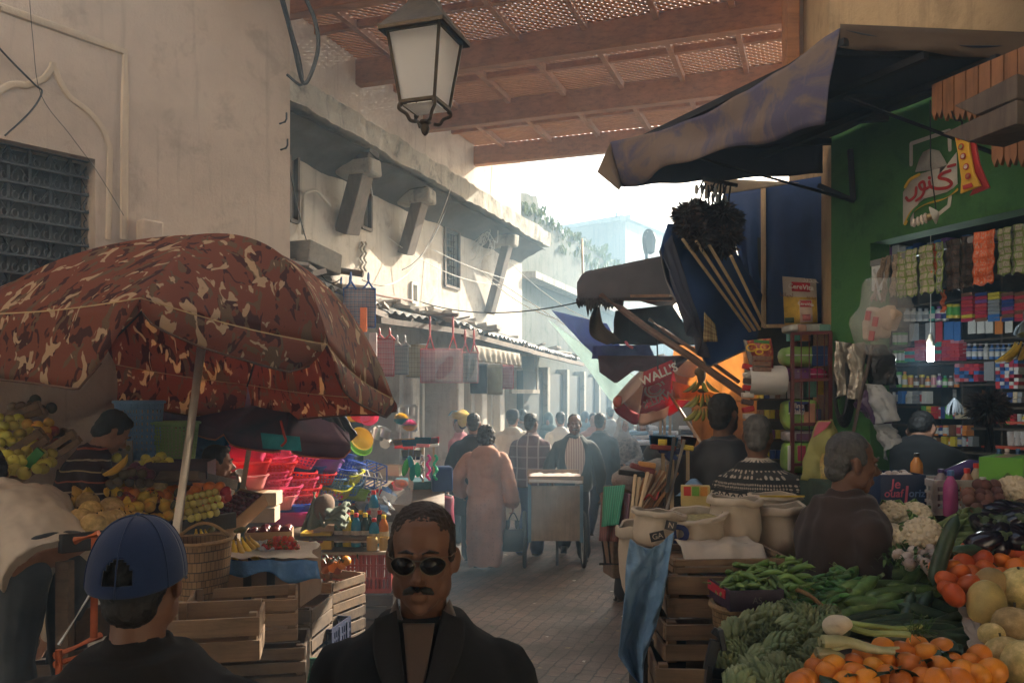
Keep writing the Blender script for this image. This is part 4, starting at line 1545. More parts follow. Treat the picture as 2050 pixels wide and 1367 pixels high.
 def trousers(s,mat,voxel=.014,g=.018,name='trousers',waist=.06,fold=.008):
  mb=MB()
  k=s.k
  hipc=s.pel-Z(.02)
  loft(mb,[(s.pel+s.up*waist*k,s.rt*(.150*s.b*k+g),s.fw*(.105*s.b*k+g)),(s.pel,s.rt*(.166*s.b*k+g),s.fw*(.118*s.b*k+g)),(s.pel-Z(.08*k),s.rt*(.16*s.b*k+g),s.fw*(.115*s.b*k+g))])
  for q in(-1,1):
   hip,kn,an=s.leg[q]
   capsule(mb,[hip-Z(.02),kn,an+Z(-.02)],[.088*k+g*.5,.082*k+g*.5,.066*k+g*.5,.06*k+g,.056*k+g],12)
  dsp=lambda c:fold*(nz1(V(c.x*9,c.y*9,c.z*5)+s.pel)+.6*nz1(V(c.x*15,c.y*15,c.z*12)))
  return mesh_obj(name,remesh(mb,voxel,3,dsp),mat,s.root)
 def shoes(s,mat):
  k=s.k
  for q in(-1,1):
   hip,kn,an=s.leg[q]
   f=V(0,1,0)
   tilt=an.z-.09*k
   mb=MB()
   c=an+V(0,.055*k,-.045*k-tilt*.1)
   m3=rotm(-min(.7,tilt*3.0),0,-q*.08)
   mb.ell(c,(.046*k,.135*k,.042*k),14,10,m3)
   mb.ell(an+V(0,-.01,-.015),(.045*k,.055*k,.06*k),12,8,m3)
   mb.box(c+m3@Z(-.032*k),(.082*k,.25*k,.02*k),m3)
   mesh_obj('shoe',remesh(mb,.009,2),mat,s.root)
 def head_top(s):
  return s.hd+s.hr@Z(.125*s.k)
skin_m=M('skin tan',(.30,.145,.085),.55,.14,14,.15,120,sheen=.1)
skin_d=M('skin brown',(.165,.078,.045),.55,.14,14,.15,120)
skin_l=M('skin fair',(.40,.22,.145),.55,.12,14,.15,120)
def hairmat(name,c):
 return M(name,c,.6,.5,40,.8,160,stretch=(1,1,.35),bdist=.004)
hair_blk=hairmat('black hair',(.012,.010,.009))
hair_brn=hairmat('dark brown hair',(.030,.018,.012))
hair_gry=hairmat('greying hair',(.085,.080,.075))
def clothm(name,c,**k):
 d=dict(rough=.92,var=.22,scale=5,bmp=.35,bscale=220,sheen=.15,bdist=.002)
 d.update(k)
 return M(name,c,**d)
denim=clothm('blue jeans',(.045,.065,.115),var=.4)
denim_d=clothm('dark jeans',(.04,.047,.055),var=.5)
trs_blk=clothm('black trousers',(.012,.012,.014))
trs_nvy=clothm('navy trousers',(.018,.022,.04))
shoe_b=M('dark leather shoes',(.02,.016,.013),.4,.3)
shoe_g=M('dusty leather shoes',(.07,.058,.048),.6,.3)
def ground_pt(px,d):
 return V((px-CX)/F*d,d,.012)
WALK={1:(V(.10,.12,.52),V(.10,.18,.10)),-1:(V(-.09,.02,.48),V(-.09,-.26,.16))}
WALK2={-1:(V(-.10,.12,.52),V(-.10,.18,.10)),1:(V(.09,.02,.48),V(.09,-.26,.16))}
STAND={}
d=1.72
b=Body('man in a blue baseball cap and dark jacket seen from behind, closest on the left',V((279-CX)/F*d,d-.02,-.012),R(4),1.685,lean=.02,head=(0,.0),build=1.10)
b.body(skin_d,.007,hands=False)
b.hair(hair_blk,'short',.004,.003,120)
b.top(clothm('black wool jacket',(.010,.008,.008),sheen=0,bmp=.5,bscale=300),g=.045,lo=-.10,voxel=.008,fold=.007,collar=True,sleeve=(.062,.074,.068,.055))
b.low()
capm=clothm('navy cap cloth',(.008,.024,.085),bscale=300)
o_,r_=b.hd,b.hr
def capfn(u,v):
 a=2*PI*u
 t=v*PI/2
 x,y,z=.094*cos(t)**.8*cos(a),(.118*cos(t)**.8)*sin(a)-.022,.128*sin(t)+.016
 back=max(0,-sin(a))
 z+=-.02*back*(1-v)
 return o_+r_@(V(x,y,z)*b.k*(1+.006*cos(a*6)*(1-v)))
m=MB().grid(capfn,96,36)
keep=[]
for k_,f in enumerate(m.f):
 i,j=k_%96,k_//96
 a=2*PI*(i+.5)/96
 q=(1+sin(a))/.055
 if q<1 and 4<=j<4+9*math.sqrt(1-q):
  continue
 keep.append(k_)
m.f=[m.f[k_]for k_ in keep];m.m=[m.m[k_]for k_ in keep];m.u=[m.u[k_]for k_ in keep]
m.bd('baseball_cap',capm,b.root,sm=180,solid=.004)
m=MB()
for i in range(6):
 a=i*PI/3+.52
 m.tube([capfn(a/(2*PI),v)*1.0+(capfn(a/(2*PI),v)-o_).normalized()*.003 for v in lin(0,.98,14)],.0016,4)
m.ell(capfn(0,1),.008,8,6)
m.bd('cap_seams',capm,b.root,sm=180)
m=MB().grid(lambda u,v:o_+r_@V((u-.5)*.15*(1-.25*v*v),.085+.075*v-.09*(2*u-1)**2*.6,.036-.02*v-.03*(2*u-1)**2),16,6)
m.bd('cap_peak',capm,b.root,sm=180,solid=.004)
d=1.96
b=Body('man in sunglasses and a black suit jacket walking towards us, in the front middle',V((848-CX)/F*d,d,.0),R(180),1.685,head=(0,.05),build=1.03,legs=WALK)
b.body(skin_d,.0048,hands=False)
b.hair(hair_brn,'short',.0036,.003,140)
b.face_bits(hairmat('black moustache',(.02,.015,.012)),eyes=False)
b.top(clothm('black suit cloth',(.007,.007,.008),sheen=0,bmp=.4,bscale=320),g=.036,lo=-.22,voxel=.007,collar=False,fold=.006,sleeve=(.058,.068,.064,.052))
b.low()
fr=b.fm()
def on(x,y,z):
 return b.neck+fr@V(x,y,z)
shirt=clothm('tan shirt',(.075,.05,.038))
def chest(x,z,off):
 y=.068+.075*min(1,max(0,-z/.14))-.55*x*x
 return on(x,y+off,z)
m=MB().grid(lambda u,v:chest((u-.5)*(.070-.045*v),.020-.15*v,.036),8,14)
m.bd('shirt',shirt,b.root,sm=180,solid=.006)
for q in(-1,1):
 m=MB().grid(lambda u,v:on(q*(.060-.046*v+.022*u),.012+.088*v**.7+.02*u*(1-v),.052-.085*v-.05*u*(1-v*.2)),6,12)
 m.bd('shirt_collar',shirt,b.root,sm=180,solid=.004)
 m=MB().grid(lambda u,v:chest(q*(.052-.050*v+(.045+.03*sin(PI*min(1,v*1.35)))*u*(1-.85*v)),.045-.24*v-.02*u,.050+.010*u*(1-u)*4-.03*(1-v)**3),8,20)
 m.bd('lapel',clothm('black lapel cloth',(.009,.008,.009),sheen=0),b.root,sm=180,solid=.006)
lens=M('black lens',(.006,.005,.005),.25,.1,bmp=0,spec=.2)
gold=M('thin metal frame',(.16,.13,.09),.35,.2,bmp=0,metal=.9)
kk=b.k
for q in(-1,1):
 ring=[]
 for i in range(28):
  a=2*PI*i/28
  x=.0285*cos(a)
  z=.0205*sin(a)
  if z<0:
   x*=1-.10*(-z/.0205)
   z*=1.05
  ring.append(b.hd+b.hr@(V(q*.0335+x,.1035-5.5*(abs(q*.0335+x))**2,.008+z)*kk))
 c=sum(ring,Z(0))/28+b.hr@V(0,.003,0)
 m=MB().add(ring+[c],[(i,(i+1)%28,28)for i in range(28)])
 m.bd('sunglasses_lens',lens,b.root,sm=180,solid=.0015)
 m=MB().tube(ring+[ring[0]],.0013,6)
 m.tube([ring[3],b.hd+b.hr@(V(q*.072,.06,.022)*kk),b.hd+b.hr@(V(q*.082,-.01,.018)*kk)],.0013,6)
 m.bd('sunglasses_frame',gold,b.root,sm=180)
MB().tube([b.hd+b.hr@(V(x,.1035-3*x*x,.020)*kk)for x in(-.012,-.006,0,.006,.012)],.0014,6).bd('sunglasses_bridge',gold,b.root,sm=180)
d=4.1
b=Body('man in a cream sweatshirt and faded jeans bending over the fruit stall at the left',V((96-CX)/F*d,d,.12),R(56),1.88,lean=1.05,head=(0,.25),build=1.12,arms={-1:(V(-.10,.16,-.26),V(-.05,.40,-.34),None),1:(V(.14,.06,-.27),V(.06,.30,-.40),None)},legs={1:(V(.12,.05,.50),V(.14,-.04,.09)),-1:(V(-.12,.04,.50),V(-.13,-.04,.09))})
b.body(skin_m,.011)
b.hair(hair_blk)
b.top(clothm('cream sweatshirt',(.52,.44,.35),bscale=260),name='sweatshirt',g=.035,lo=-.06,voxel=.009,fold=.020,sleeve=(.095,.086,.074,.056),belly=.03)
b.trousers(denim_d,voxel=.009,g=.030,fold=.012,waist=.06)
b.shoes(shoe_g)
def stripes(name,base,cols,zscale):
 m,nt,b_,out=newmat(name)
 tc=_n(nt,'ShaderNodeTexCoord')
 sp=_n(nt,'ShaderNodeSeparateXYZ')
 wob=nz(nt,tc.outputs['Object'],3.5,3)
 ln_(nt,tc.outputs['Object'],sp.inputs[0])
 ad=_n(nt,'ShaderNodeMath',operation='MULTIPLY_ADD');si(ad,1,.055)
 ln_(nt,wob,ad.inputs[0]);ln_(nt,sp.outputs['Z'],ad.inputs[2])
 mu=_n(nt,'ShaderNodeMath',operation='MULTIPLY');si(mu,1,zscale)
 ln_(nt,ad.outputs[0],mu.inputs[0])
 fr_=_n(nt,'ShaderNodeMath',operation='FRACT');ln_(nt,mu.outputs[0],fr_.inputs[0])
 st=[(0,base)]
 n_=len(cols)
 for i,c in enumerate(cols):
  p=(i+.7)/n_
  st+=[(p,c),(p+.15/n_,base)]
 c=ramp(nt,fr_.outputs[0],st,'CONSTANT')
 ln_(nt,c,b_.inputs['Base Color']);si(b_,'Roughness',.9)
 bump(nt,b_,nz(nt,tc.outputs['Object'],200,3),.3,.002)
 return m
d=4.95
b=Body('fruit seller with a moustache in a brown striped sweater, bananas in hand',V((128-CX)/F*d,d,.16),R(-58),1.76,lean=.32,head=(-.15,.55),arms={-1:(V(-.14,.02,-.26),V(-.10,.20,-.42),None),1:(V(.10,-.02,-.28),V(.02,.22,-.36),{'curl':.8,'dir':(.2,.9,.1),'palm':(0,0,-1)})},build=1.02)
b.arm[1]=(b.sh[1]+b.rt*.06-Z(.29)+b.fw*.06,b.sh[1]+b.fw*.34-Z(.32)+b.rt*.02,{'curl':.9,'dir':(.1,1,.1),'palm':(-.6,0,.4)})
b.arm[-1]=(b.sh[-1]-b.rt*.14-Z(.24)-b.fw*.05,b.sh[-1]-b.rt*.05-Z(.38)+b.fw*.16,None)
b.body(skin_m,.0075)
b.hair(hair_blk,'thick')
b.face_bits(hair_blk)
b.top(stripes('brown striped knit',(.040,.016,.013),[(.42,.10,.05),(.50,.36,.16),(.52,.44,.30)],5.6),name='sweater',g=.03,lo=-.10,voxel=.010,end=.80,fold=.010,sleeve=(.078,.068,.060,.050))
b.trousers(denim_d);b.shoes(shoe_b)
SELLER=b
d=5.9
sit_o=V((418-CX)/F*d,d,.0)
b=Body('seated man in a green camouflage jacket lifting a small cup to his mouth',sit_o,R(-72),1.72,sit=.80,lean=.06,head=(0,.05),legs={1:(V(.12,.42,.76),V(.12,.40,.28)),-1:(V(-.12,.42,.76),V(-.12,.40,.28))})
mouth=b.hd+b.hr@V(0.01,.12,-.07)
b.arm[1]=(b.sh[1]+V(.06,.16,-.22),mouth+V(.06,.03,-.075),{'curl':1.0,'dir':(-.5,-.1,.8),'palm':(-.3,-.9,0),'thumb':(-.4,-.6,.3)})
b.body(skin_m,.0075)
b.hair(hair_blk,'thick');b.face_bits(hair_blk,mous=False)
cj,nt,bb,out=newmat('green camouflage jacket')
vec=coords(nt)
f1=nz(nt,vec,9,2,.5,.5);f2=nz(nt,vec,14,2,.5,.8)
c=mixc(nt,ramp(nt,f1,[(.5,(0,0,0)),(.52,(1,1,1))]),(.035,.045,.022),(.13,.13,.055))
c=mixc(nt,ramp(nt,f2,[(.58,(0,0,0)),(.6,(1,1,1))]),c,(.022,.02,.014))
ln_(nt,c,bb.inputs['Base Color']);si(bb,'Roughness',.9)
b.top(cj,g=.032,voxel=.011,fold=.012,collar=False)
m=MB().lathe([(.085,-.035),(.082,.01),(.070,.045),(.062,.045),(.06,-.02)],20,b.neck,b.fm())
m.grid(lambda u,v:b.neck+b.fw*(.078+.03*v)+b.rt*(.03+.06*u-.02*v)-b.up*(.0+.14*v),5,6)
m.bd('shirt_collar',clothm('cream shirt',(.6,.52,.40)),b.root,sm=180,solid=.004)
b.trousers(denim_d);b.shoes(shoe_b)
wm=Matrix.Rotation(R(-72),3,'Z')
cp=sit_o+wm@(mouth+V(.0,.03,-.005))
cup=MB().lathe([(.024,-.035),(.034,.035),(.031,.035),(.021,-.03)],14,cp,rotm(.5,.2,0))
tag(cup.bd('tea_cup',M('white china',(.7,.68,.65),.25,.05,bmp=0)),'small white cup held at the mouth of the seated man','cup')
tag(MB().lathe([(.0,.64),(.19,.64),(.20,.62),(.17,.60),(.16,.0),(.13,0),(.14,.58),(.0,.60)],16,sit_o+Z(.02)).bd('stool',crate_old),'low wooden stool under the seated man in camouflage','stool')
d=9.75
b=Body('man in a long black coat walking away beside the woman in the robe',ground_pt(948,d),R(-8),1.76,legs=WALK2,head=(-.1,0),build=1.02,arms={-1:(V(-.10,-.02,-.27),V(-.14,.12,-.48),None),1:(V(.07,-.04,-.28),V(.08,.02,-.52),None)})
b.body(skin_m,.012,hands=True);b.hair(hair_brn)
b.top(clothm('black overcoat',(.020,.013,.016),sheen=0),name='coat',g=.04,lo=-.32,fold=.014,sleeve=(.062,.074,.066,.055),flare=.02)
b.trousers(trs_nvy);b.shoes(shoe_b)
d=9.4
b=Body('curly haired woman in a long salmon hooded robe walking away with a black handbag',ground_pt(971,d),R(-6),1.62,head=(-.2,0),side=.02,build=1.08,legs={1:(V(.06,.04,.5),V(.07,.05,.12)),-1:(V(-.06,.0,.48),V(-.08,-.12,.14))},arms={-1:(V(-.13,-.02,-.24),V(-.11,.12,-.42),None),1:(V(.09,-.03,-.28),V(.12,.00,-.53),{'curl':.9})})
b.body(skin_m,.011);b.hair(hair_brn,'curly',.008)
robe_m=M('salmon robe cloth',(.40,.185,.115),.9,.16,4,.25,150,sheen=.2)
nt=robe_m.node_tree;bb=nt.nodes['Principled BSDF']
vo=_n(nt,'ShaderNodeTexVoronoi');si(vo,'Scale',22);si(vo,'Randomness',.3)
ln_(nt,coords(nt,scale=(1,.4,1)),vo.inputs['Vector'])
ln_(nt,mixc(nt,ramp(nt,vo.outputs['Distance'],[(.12,(.7,)*3),(.16,(0,0,0))]),bb.inputs['Base Color'].links[0].from_socket,(.17,.06,.04)),bb.inputs['Base Color'])
mb=MB();k=b.k
b.torso(mb,.04,lo=-.02,belly=.01)
rings=[]
for(z,w,dd,fx)in((.95,.205,.155,0),(.80,.225,.185,-.005),(.60,.235,.20,-.01),(.35,.225,.20,-.02),(.16,.205,.19,-.03),(.075,.19,.185,-.04)):
 rings.append((V(.01,fx,z*k),V(w*k,0,0),V(0,dd*k,0)))
loft(mb,rings[::-1],26)
for q in(-1,1):
 capsule(mb,b.sleeve_pts(q,.86 if q>0 else .95),[.085*k,.085*k,.09*k,.098*k],14)
mb.ell(b.neck-b.fw*.09+Z(-.05),(.16,.075,.10),16,10)
mb.ell(b.neck-b.fw*.115+V(.02,0,-.17),(.115,.06,.19),16,10,rotm(0,-.15,0))
mb.lathe([(.10,-.05),(.09,.03),(.08,.05),(.07,.03),(.06,-.04)],18,b.neck,cap=True)
def dsp(c):
 low=max(0,1-c.z/1.1)
 a=math.atan2(c.y,c.x)
 return .014*low*sin(a*7+3*nz1(V(c.z*1.5,a,1)))+.010*nz1(V(c.x*8,c.y*8,c.z*3.5))+.006*nz1(c*18)
mesh_obj('robe',remesh(mb,.012,3,dsp),robe_m,b.root)
b.shoes(M('dark suede slippers',(.05,.04,.036),.8))
wr=b.arm[1][1]
hb=ground_pt(971,d)+Matrix.Rotation(R(-6),3,'Z')@(wr+V(0.01,0,-.10))
hg=thing('handbag','black leather handbag swinging from the hand of the woman in the salmon robe','handbag',hb)
m=MB()
loft(m,[(hb+Z(-.42),V(.12,0,0),V(0,.05,0)),(hb+Z(-.40),V(.14,0,0),V(0,.065,0)),(hb+Z(-.30),V(.135,0,0),V(0,.06,0)),(hb+Z(-.20),V(.11,0,0),V(0,.035,0)),(hb+Z(-.18),V(.10,0,0),V(0,.015,0))],20)
m.jitter(.012,9)
leather=M('black leather',(.016,.016,.018),.38,.3,8,.4,60)
m.bd('bag_body',leather,hg,sm=60)
for y in(-.022,.022):
 MB().tube(curve([hb+V(-.07,y,-.19),hb+V(-.045,y*.8,-.07),hb+V(0,y*.3,.0),hb+V(.045,y*.8,-.07),hb+V(.07,y,-.19)],5),.007,6).bd('bag_handle',leather,hg)
d=11.3
b=Body('man in a pink shirt with a bright blue and yellow bundle on his head',ground_pt(922,d),R(60),1.72,head=(.1,0))
b.body(skin_m,.014);b.hair(hair_blk)
b.top(clothm('pink shirt',(.55,.17,.20)),name='shirt',g=.022)
b.low()
wm=Matrix.Rotation(R(60),3,'Z')
hp_=ground_pt(922,d)+wm@b.hd
m=MB()
m.ell(hp_+V(.02,-.02,.11),(.12,.13,.065),18,10)
m.ell(hp_+V(.06,-.02,.05),(.09,.11,.10),16,10)
m.jitter(.03,9)
bd=thing('cloth_bundle','blue and yellow cloth bundle carried on the head of the man in pink','bundle',hp_+Z(.08))
m.bd('yellow_cloth',clothm('bright yellow cloth',(.75,.50,.05),transl=.3),bd,sm=180)
m=MB()
m.grid(lambda u,v:hp_+V(-.14+.26*u,-.10+.22*v,.155+.03*sin(u*7)-.05*(2*u-1)**2),16,8)
m.bd('blue_cloth',clothm('turquoise cloth',(.03,.30,.50),transl=.3),bd,sm=180,solid=.006)
d=12.2
b=Body('man in a cream hooded robe and dark cap walking away down the street',ground_pt(1026,d),R(-10),1.76)
b.body(skin_m,.014);b.hair(hair_blk)
b.top(clothm('cream wool robe',(.58,.50,.38)),name='robe',g=.05,lo=-.75,hood=True,fold=.014,sleeve=(.09,.09,.09,.085))
b.low()
MB().lathe([(.094,-.02),(.097,.05),(.085,.095),(.05,.118),(.0,.122)],18,b.hd+b.hr@V(0,-.012,.03),b.hr).bd('flat_cap',clothm('dark cap',(.02,.022,.03)),b.root,sm=180)
d=10.4
b=Body('man in a maroon checked jacket and blue jeans between the robe and the cart',ground_pt(1062,d),R(-14),1.745,legs={1:(V(.12,-.02,.50),V(.10,-.10,.10)),-1:(V(-.06,.10,.52),V(-.12,-.02,.09))},head=(.35,0))
b.body(skin_d,.012);b.hair(hair_blk,'thick')
mk,nt,bb,out=newmat('maroon checked cloth')
tc=_n(nt,'ShaderNodeTexCoord');sp=_n(nt,'ShaderNodeSeparateXYZ');ln_(nt,tc.outputs['Object'],sp.inputs[0])
acc=None
for ax in(0,2):
 mu=_n(nt,'ShaderNodeMath',operation='MULTIPLY');si(mu,1,7.5);ln_(nt,sp.outputs[ax],mu.inputs[0])
 fr_=_n(nt,'ShaderNodeMath',operation='FRACT');ln_(nt,mu.outputs[0],fr_.inputs[0])
 r1=ramp(nt,fr_.outputs[0],[(0,(.10,.045,.05)),(.86,(.32,.26,.24))],'CONSTANT')
 acc=r1 if acc is None else mixc(nt,.5,acc,r1,'LIGHTEN')
ln_(nt,acc,bb.inputs['Base Color']);si(bb,'Roughness',.95)
b.top(mk,g=.035,lo=-.10,fold=.012)
b.trousers(clothm('bright blue jeans',(.03,.05,.16)),g=.03);b.shoes(shoe_b)
d=9.95
CARTX=1150
b=Body('moustached man in a dark open jacket pushing the handcart towards us',ground_pt(1150,d+.28),R(178),1.74,legs={1:(V(.10,.02,.5),V(.12,-.24,.13)),-1:(V(-.09,.12,.52),V(-.10,.20,.10))},head=(0,.08),arms={1:(V(.11,.0,-.27),V(.08,.20,-.42),None),-1:(V(-.12,-.03,-.27),V(-.12,.06,-.54),None)},build=1.04)
b.body(skin_d,.0075);b.hair(hair_blk,'receding');b.face_bits(hair_blk)
b.top(clothm('dark green grey jacket',(.030,.034,.032)),g=.045,lo=-.12,fold=.016,sleeve=(.062,.076,.07,.056),voxel=.011)
fr=b.fm()
m=MB().grid(lambda u,v:b.neck+fr@V((u-.5)*(.11+.13*sin(PI*min(1,v*1.05))**.8),.075+.09*min(1,v/.3)-.45*((u-.5)*.2)**2+.012+.02*v,.01-.50*v),14,20)
pin,nt,bb,out=newmat('pin striped shirt')
tc=_n(nt,'ShaderNodeTexCoord');wv=_n(nt,'ShaderNodeTexWave',bands_direction='X');si(wv,'Scale',11)
ln_(nt,tc.outputs['Object'],wv.inputs['Vector'])
ln_(nt,ramp(nt,wv.outputs['Fac'],[(.3,(.50,.42,.38)),(.7,(.30,.22,.20))]),bb.inputs['Base Color']);si(bb,'Roughness',.9)
m.bd('shirt',pin,b.root,sm=180,solid=.008)
for q in(-1,1):
 MB().grid(lambda u,v:b.neck+fr@V(q*(.075-.03*v+.045*u),.02+.085*v,.045-.10*v-.04*u),5,8).bd('jacket_collar',clothm('jacket collar',(.026,.028,.028)),b.root,sm=180,solid=.006)
b.trousers(trs_nvy,g=.026);b.shoes(shoe_b)
for(px,d_,fc,h_,lab,tm,tc_,style,hd_)in((1122,13.6,R(5),1.72,'person in a white shirt half hidden behind the cart pusher','white shirt',(.62,.56,.50),'short',0),(1078,16.5,R(185),1.70,'hazy figure facing us far behind the man in checks','grey haze jacket',(.10,.11,.12),'short',0),(1098,15.5,R(170),1.66,'person in a teal head covering in the smoke behind the cart','teal cloth',(.08,.14,.15),'hood',0),(1172,17.0,R(190),1.66,'distant hooded figure in blue grey seen past the cart pusher','blue grey cloth',(.11,.14,.17),'hood',0)):
 b=Body(lab,ground_pt(px,d_),fc,h_)
 b.body(skin_m,.016,hands=False)
 if style=='hood':
  mb=MB();mb.ell(b.hd+V(0,-.02,.02),(.105,.115,.135),14,10);mb.ell(b.neck,(.15,.12,.10),14,10)
  mesh_obj('head_covering',remesh(mb,.015,3),clothm(tm,tc_),b.root)
 else:
  b.hair(hair_blk,'short',.008)
 b.top(clothm(tm,tc_),g=.03,lo=-.14 if style=='short' else-.7)
 b.trousers(trs_blk,.018);b.shoes(shoe_b)
for(px,d_,fc,h_,lab,c_)in((1046,14.5,12,1.75,'distant man in a brown jacket just right of the cream robe',(.16,.10,.07)),(1006,15.5,-15,1.7,'distant man in an olive jacket left of the cream robe',(.14,.14,.07)),(1188,14.8,176,1.68,'distant person in a rust top half hidden by the slate jacket',(.34,.12,.07)),(1222,17.5,8,1.76,'far walker in a white shirt between the slate jacket and the grey headscarf',(.6,.58,.55)),(1138,19,170,1.7,'farthest walker, a dark hazy figure at the end of the street',(.05,.05,.06)),(958,14,95,1.74,'man in a grey shirt standing by the shop doors behind the black coat',(.25,.25,.25))):
 b=Body(lab,ground_pt(px,d_),R(fc),h_,legs=WALK2 if fc%2 else WALK,head=(.2-(px%5)*.1,.05))
 b.body(skin_m,.016,hands=False)
 b.hair(hair_blk,('short','thick','receding')[px%3],.008)
 b.top(clothm('walker cloth %d'%px,c_),g=.034,lo=-.14)
 b.low()
d=11.6
b=Body('man in a slate blue jacket with a bag strap, sun catching his right shoulder',ground_pt(1201,d),R(-20),1.73,legs=WALK,head=(.1,0))
b.body(skin_m,.013);b.hair(hair_blk)
b.top(clothm('slate jacket',(.045,.06,.075)),g=.036,lo=-.20,fold=.014)
b.trousers(denim);b.shoes(shoe_b)
o_=ground_pt(1201,d)+Matrix.Rotation(R(-20),3,'Z')@V(.30,.0,.70)
tag(MB().ell(o_,(.09,.20,.22),16,12).jitter(.03,6).bd('shoulder_bag',leather,sm=180),'black shoulder bag at the side of the man in the slate jacket','bag')
def veiled(label,px,d_,face,h_,veil,dress,sit=None,arms=None,head=(0,0),voxel=.013,drop=0):
 b=Body(label,ground_pt(px,d_)+Z(drop),face,h_,sit=sit,head=head,arms=arms,legs=None if sit is None else{1:(V(.12,.40,.42),V(.12,.40,.09)),-1:(V(-.12,.40,.42),V(-.12,.40,.09))})
 b.body(skin_l,.010);b.face_bits(hair_blk,mous=False)
 mb=MB()
 k=b.k
 e=lambda c,r:ell_at(mb,b.hd,b.hr,c,r)
 e((0,-.030,.040),(.092,.098,.098));e((0,-.035,-.05),(.088,.085,.085))
 for q in(-1,1):
  e((q*.068,.02,-.02),(.026,.05,.09))
 e((0,.03,-.125),(.07,.06,.035))
 capsule(mb,[b.neck+Z(.02),b.neck-Z(.03)],[.12*k,.15*k])
 mesh_obj('headscarf',remesh(mb,.009,3,lambda c:.006*nz1(c*22)),veil,b.root)
 b.top(dress,name='dress',g=.04,lo=-.5 if sit is None else-.1,fold=.012,voxel=voxel)
 b.trousers(clothm('dark skirt',(.05,.05,.055)),.018,g=.05,name='skirt');b.shoes(shoe_b)
 return b
gv=clothm('grey headscarf',(.36,.36,.38))
pat=M('mottled grey dress',(.26,.25,.26),.9,.75,22,.3,80)
veiled('woman in a grey headscarf and mottled dress standing with folded hands, in the sun',1245,12.6,R(160),1.66,gv,pat,arms={1:(V(.10,.02,-.26),V(-.10,.22,-.34),{'curl':.6}),-1:(V(-.10,.02,-.26),V(.06,.22,-.36),{'curl':.6})},head=(-.8,.15))
tag(MB().grid(lambda u,v:ground_pt(1243,12.4)+V((u-.5)*.52,-.30,.62+.28*v+.03*sin(u*9)),12,6).bd('yellow_cloth',clothm('ochre cloth',(.42,.30,.12)),solid=.03),'ochre yellow cloth held below the hands of the woman in the grey headscarf','cloth')
veiled('young woman in a patterned headscarf and black top looking towards us',1287,13.2,R(175),1.60,clothm('patterned scarf',(.32,.29,.29),var=.6,scale=26),clothm('black top',(.02,.022,.025)),head=(.1,0))
veiled('woman in a white headscarf standing farther back between the two other veiled women',1293,14.8,R(185),1.68,clothm('white headscarf',(.62,.62,.64)),clothm('lilac dress',(.34,.32,.42)))
veiled('woman in a pale headscarf at the far sunny stall, turned away',1318,15.4,R(40),1.64,clothm('pale headscarf',(.52,.54,.56)),clothm('pink gown',(.5,.28,.33)))
d=7.9
b=Body('man in a grey jacket bending over the vegetable table in the middle distance',ground_pt(1262,d),R(-62),1.74,lean=.88,head=(-.1,.45),arms={1:(V(.06,.10,-.27),V(.02,.24,-.48),None),-1:(V(-.06,.12,-.26),V(-.02,.28,-.44),None)})
b.body(skin_m,.011);b.hair(hair_blk)
b.top(clothm('grey brown jacket',(.13,.115,.10)),g=.04,lo=-.12,fold=.016,sleeve=(.062,.076,.07,.055))
b.low()
d=8.4
b=Body('person in a dark knitted hat and striped sports top stooping behind the vegetable table',ground_pt(1400,d),R(75),1.62,lean=.75,head=(0,.5),arms={1:(V(.08,.12,-.25),V(.02,.28,-.40),None),-1:(V(-.08,.12,-.25),V(-.02,.28,-.40),None)})
b.body(skin_m,.012)
mb=MB();ell_at(mb,b.hd,b.hr,(0,-.015,.05),(.095,.108,.095));ell_at(mb,b.hd,b.hr,(0,-.04,.0),(.085,.085,.08))
mesh_obj('knitted_hat',remesh(mb,.008,2),clothm('dark knit',(.025,.025,.028)),b.root)
b.top(clothm('tan sports top',(.30,.25,.18)),g=.035,fold=.012)
b.low()
m=MB()
for q in(0,1,2):
 m.tube([b.sh[-1].lerp(b.arm[-1][0],t)+V(-.075,-.01+.022*q,.035)for t in lin(-.1,1,8)],.006,5)
m.bd('sleeve_stripes',M('black stripes',(.015,.015,.015),.8),b.root)
d=4.95
b=Body('man in a black quilted jacket turned away towards the street, beside the patterned sweater',V((1446-CX)/F*d,d,.17),R(-22),1.79,head=(.35,-.02),build=1.03)
b.body(skin_d,.011);b.hair(hair_blk,'short',.005)
b.top(clothm('black quilted jacket',(.014,.014,.018),rough=.6),g=.05,lo=-.20,fold=.010,sleeve=(.062,.076,.07,.055))
b.low()
d=4.7
nm,nt,bb,out=newmat('patterned knit')
tc=_n(nt,'ShaderNodeTexCoord')
sp=_n(nt,'ShaderNodeSeparateXYZ');ln_(nt,tc.outputs['Object'],sp.inputs[0])
def band(period,stops,off=0):
 mu=_n(nt,'ShaderNodeMath',operation='MULTIPLY_ADD');si(mu,1,1/period);si(mu,2,off)
 ln_(nt,sp.outputs['Z'],mu.inputs[0])
 fr_=_n(nt,'ShaderNodeMath',operation='FRACT');ln_(nt,mu.outputs[0],fr_.inputs[0])
 return ramp(nt,fr_.outputs[0],stops,'CONSTANT')
wide=band(.235,[(0,(0,0,0)),(.08,(1,1,1)),(.36,(0,0,0))])
lace=band(.235,[(0,(0,0,0)),(.44,(1,1,1)),(.62,(0,0,0))])
deer=band(.235,[(0,(0,0,0)),(.70,(1,1,1)),(.90,(0,0,0))])
mp=_n(nt,'ShaderNodeMapping');ln_(nt,tc.outputs['Object'],mp.inputs['Vector'])
cb=_n(nt,'ShaderNodeCombineXYZ')
at=_n(nt,'ShaderNodeMath',operation='ARCTAN2');ln_(nt,sp.outputs['Y'],at.inputs[0]);ln_(nt,sp.outputs['X'],at.inputs[1])
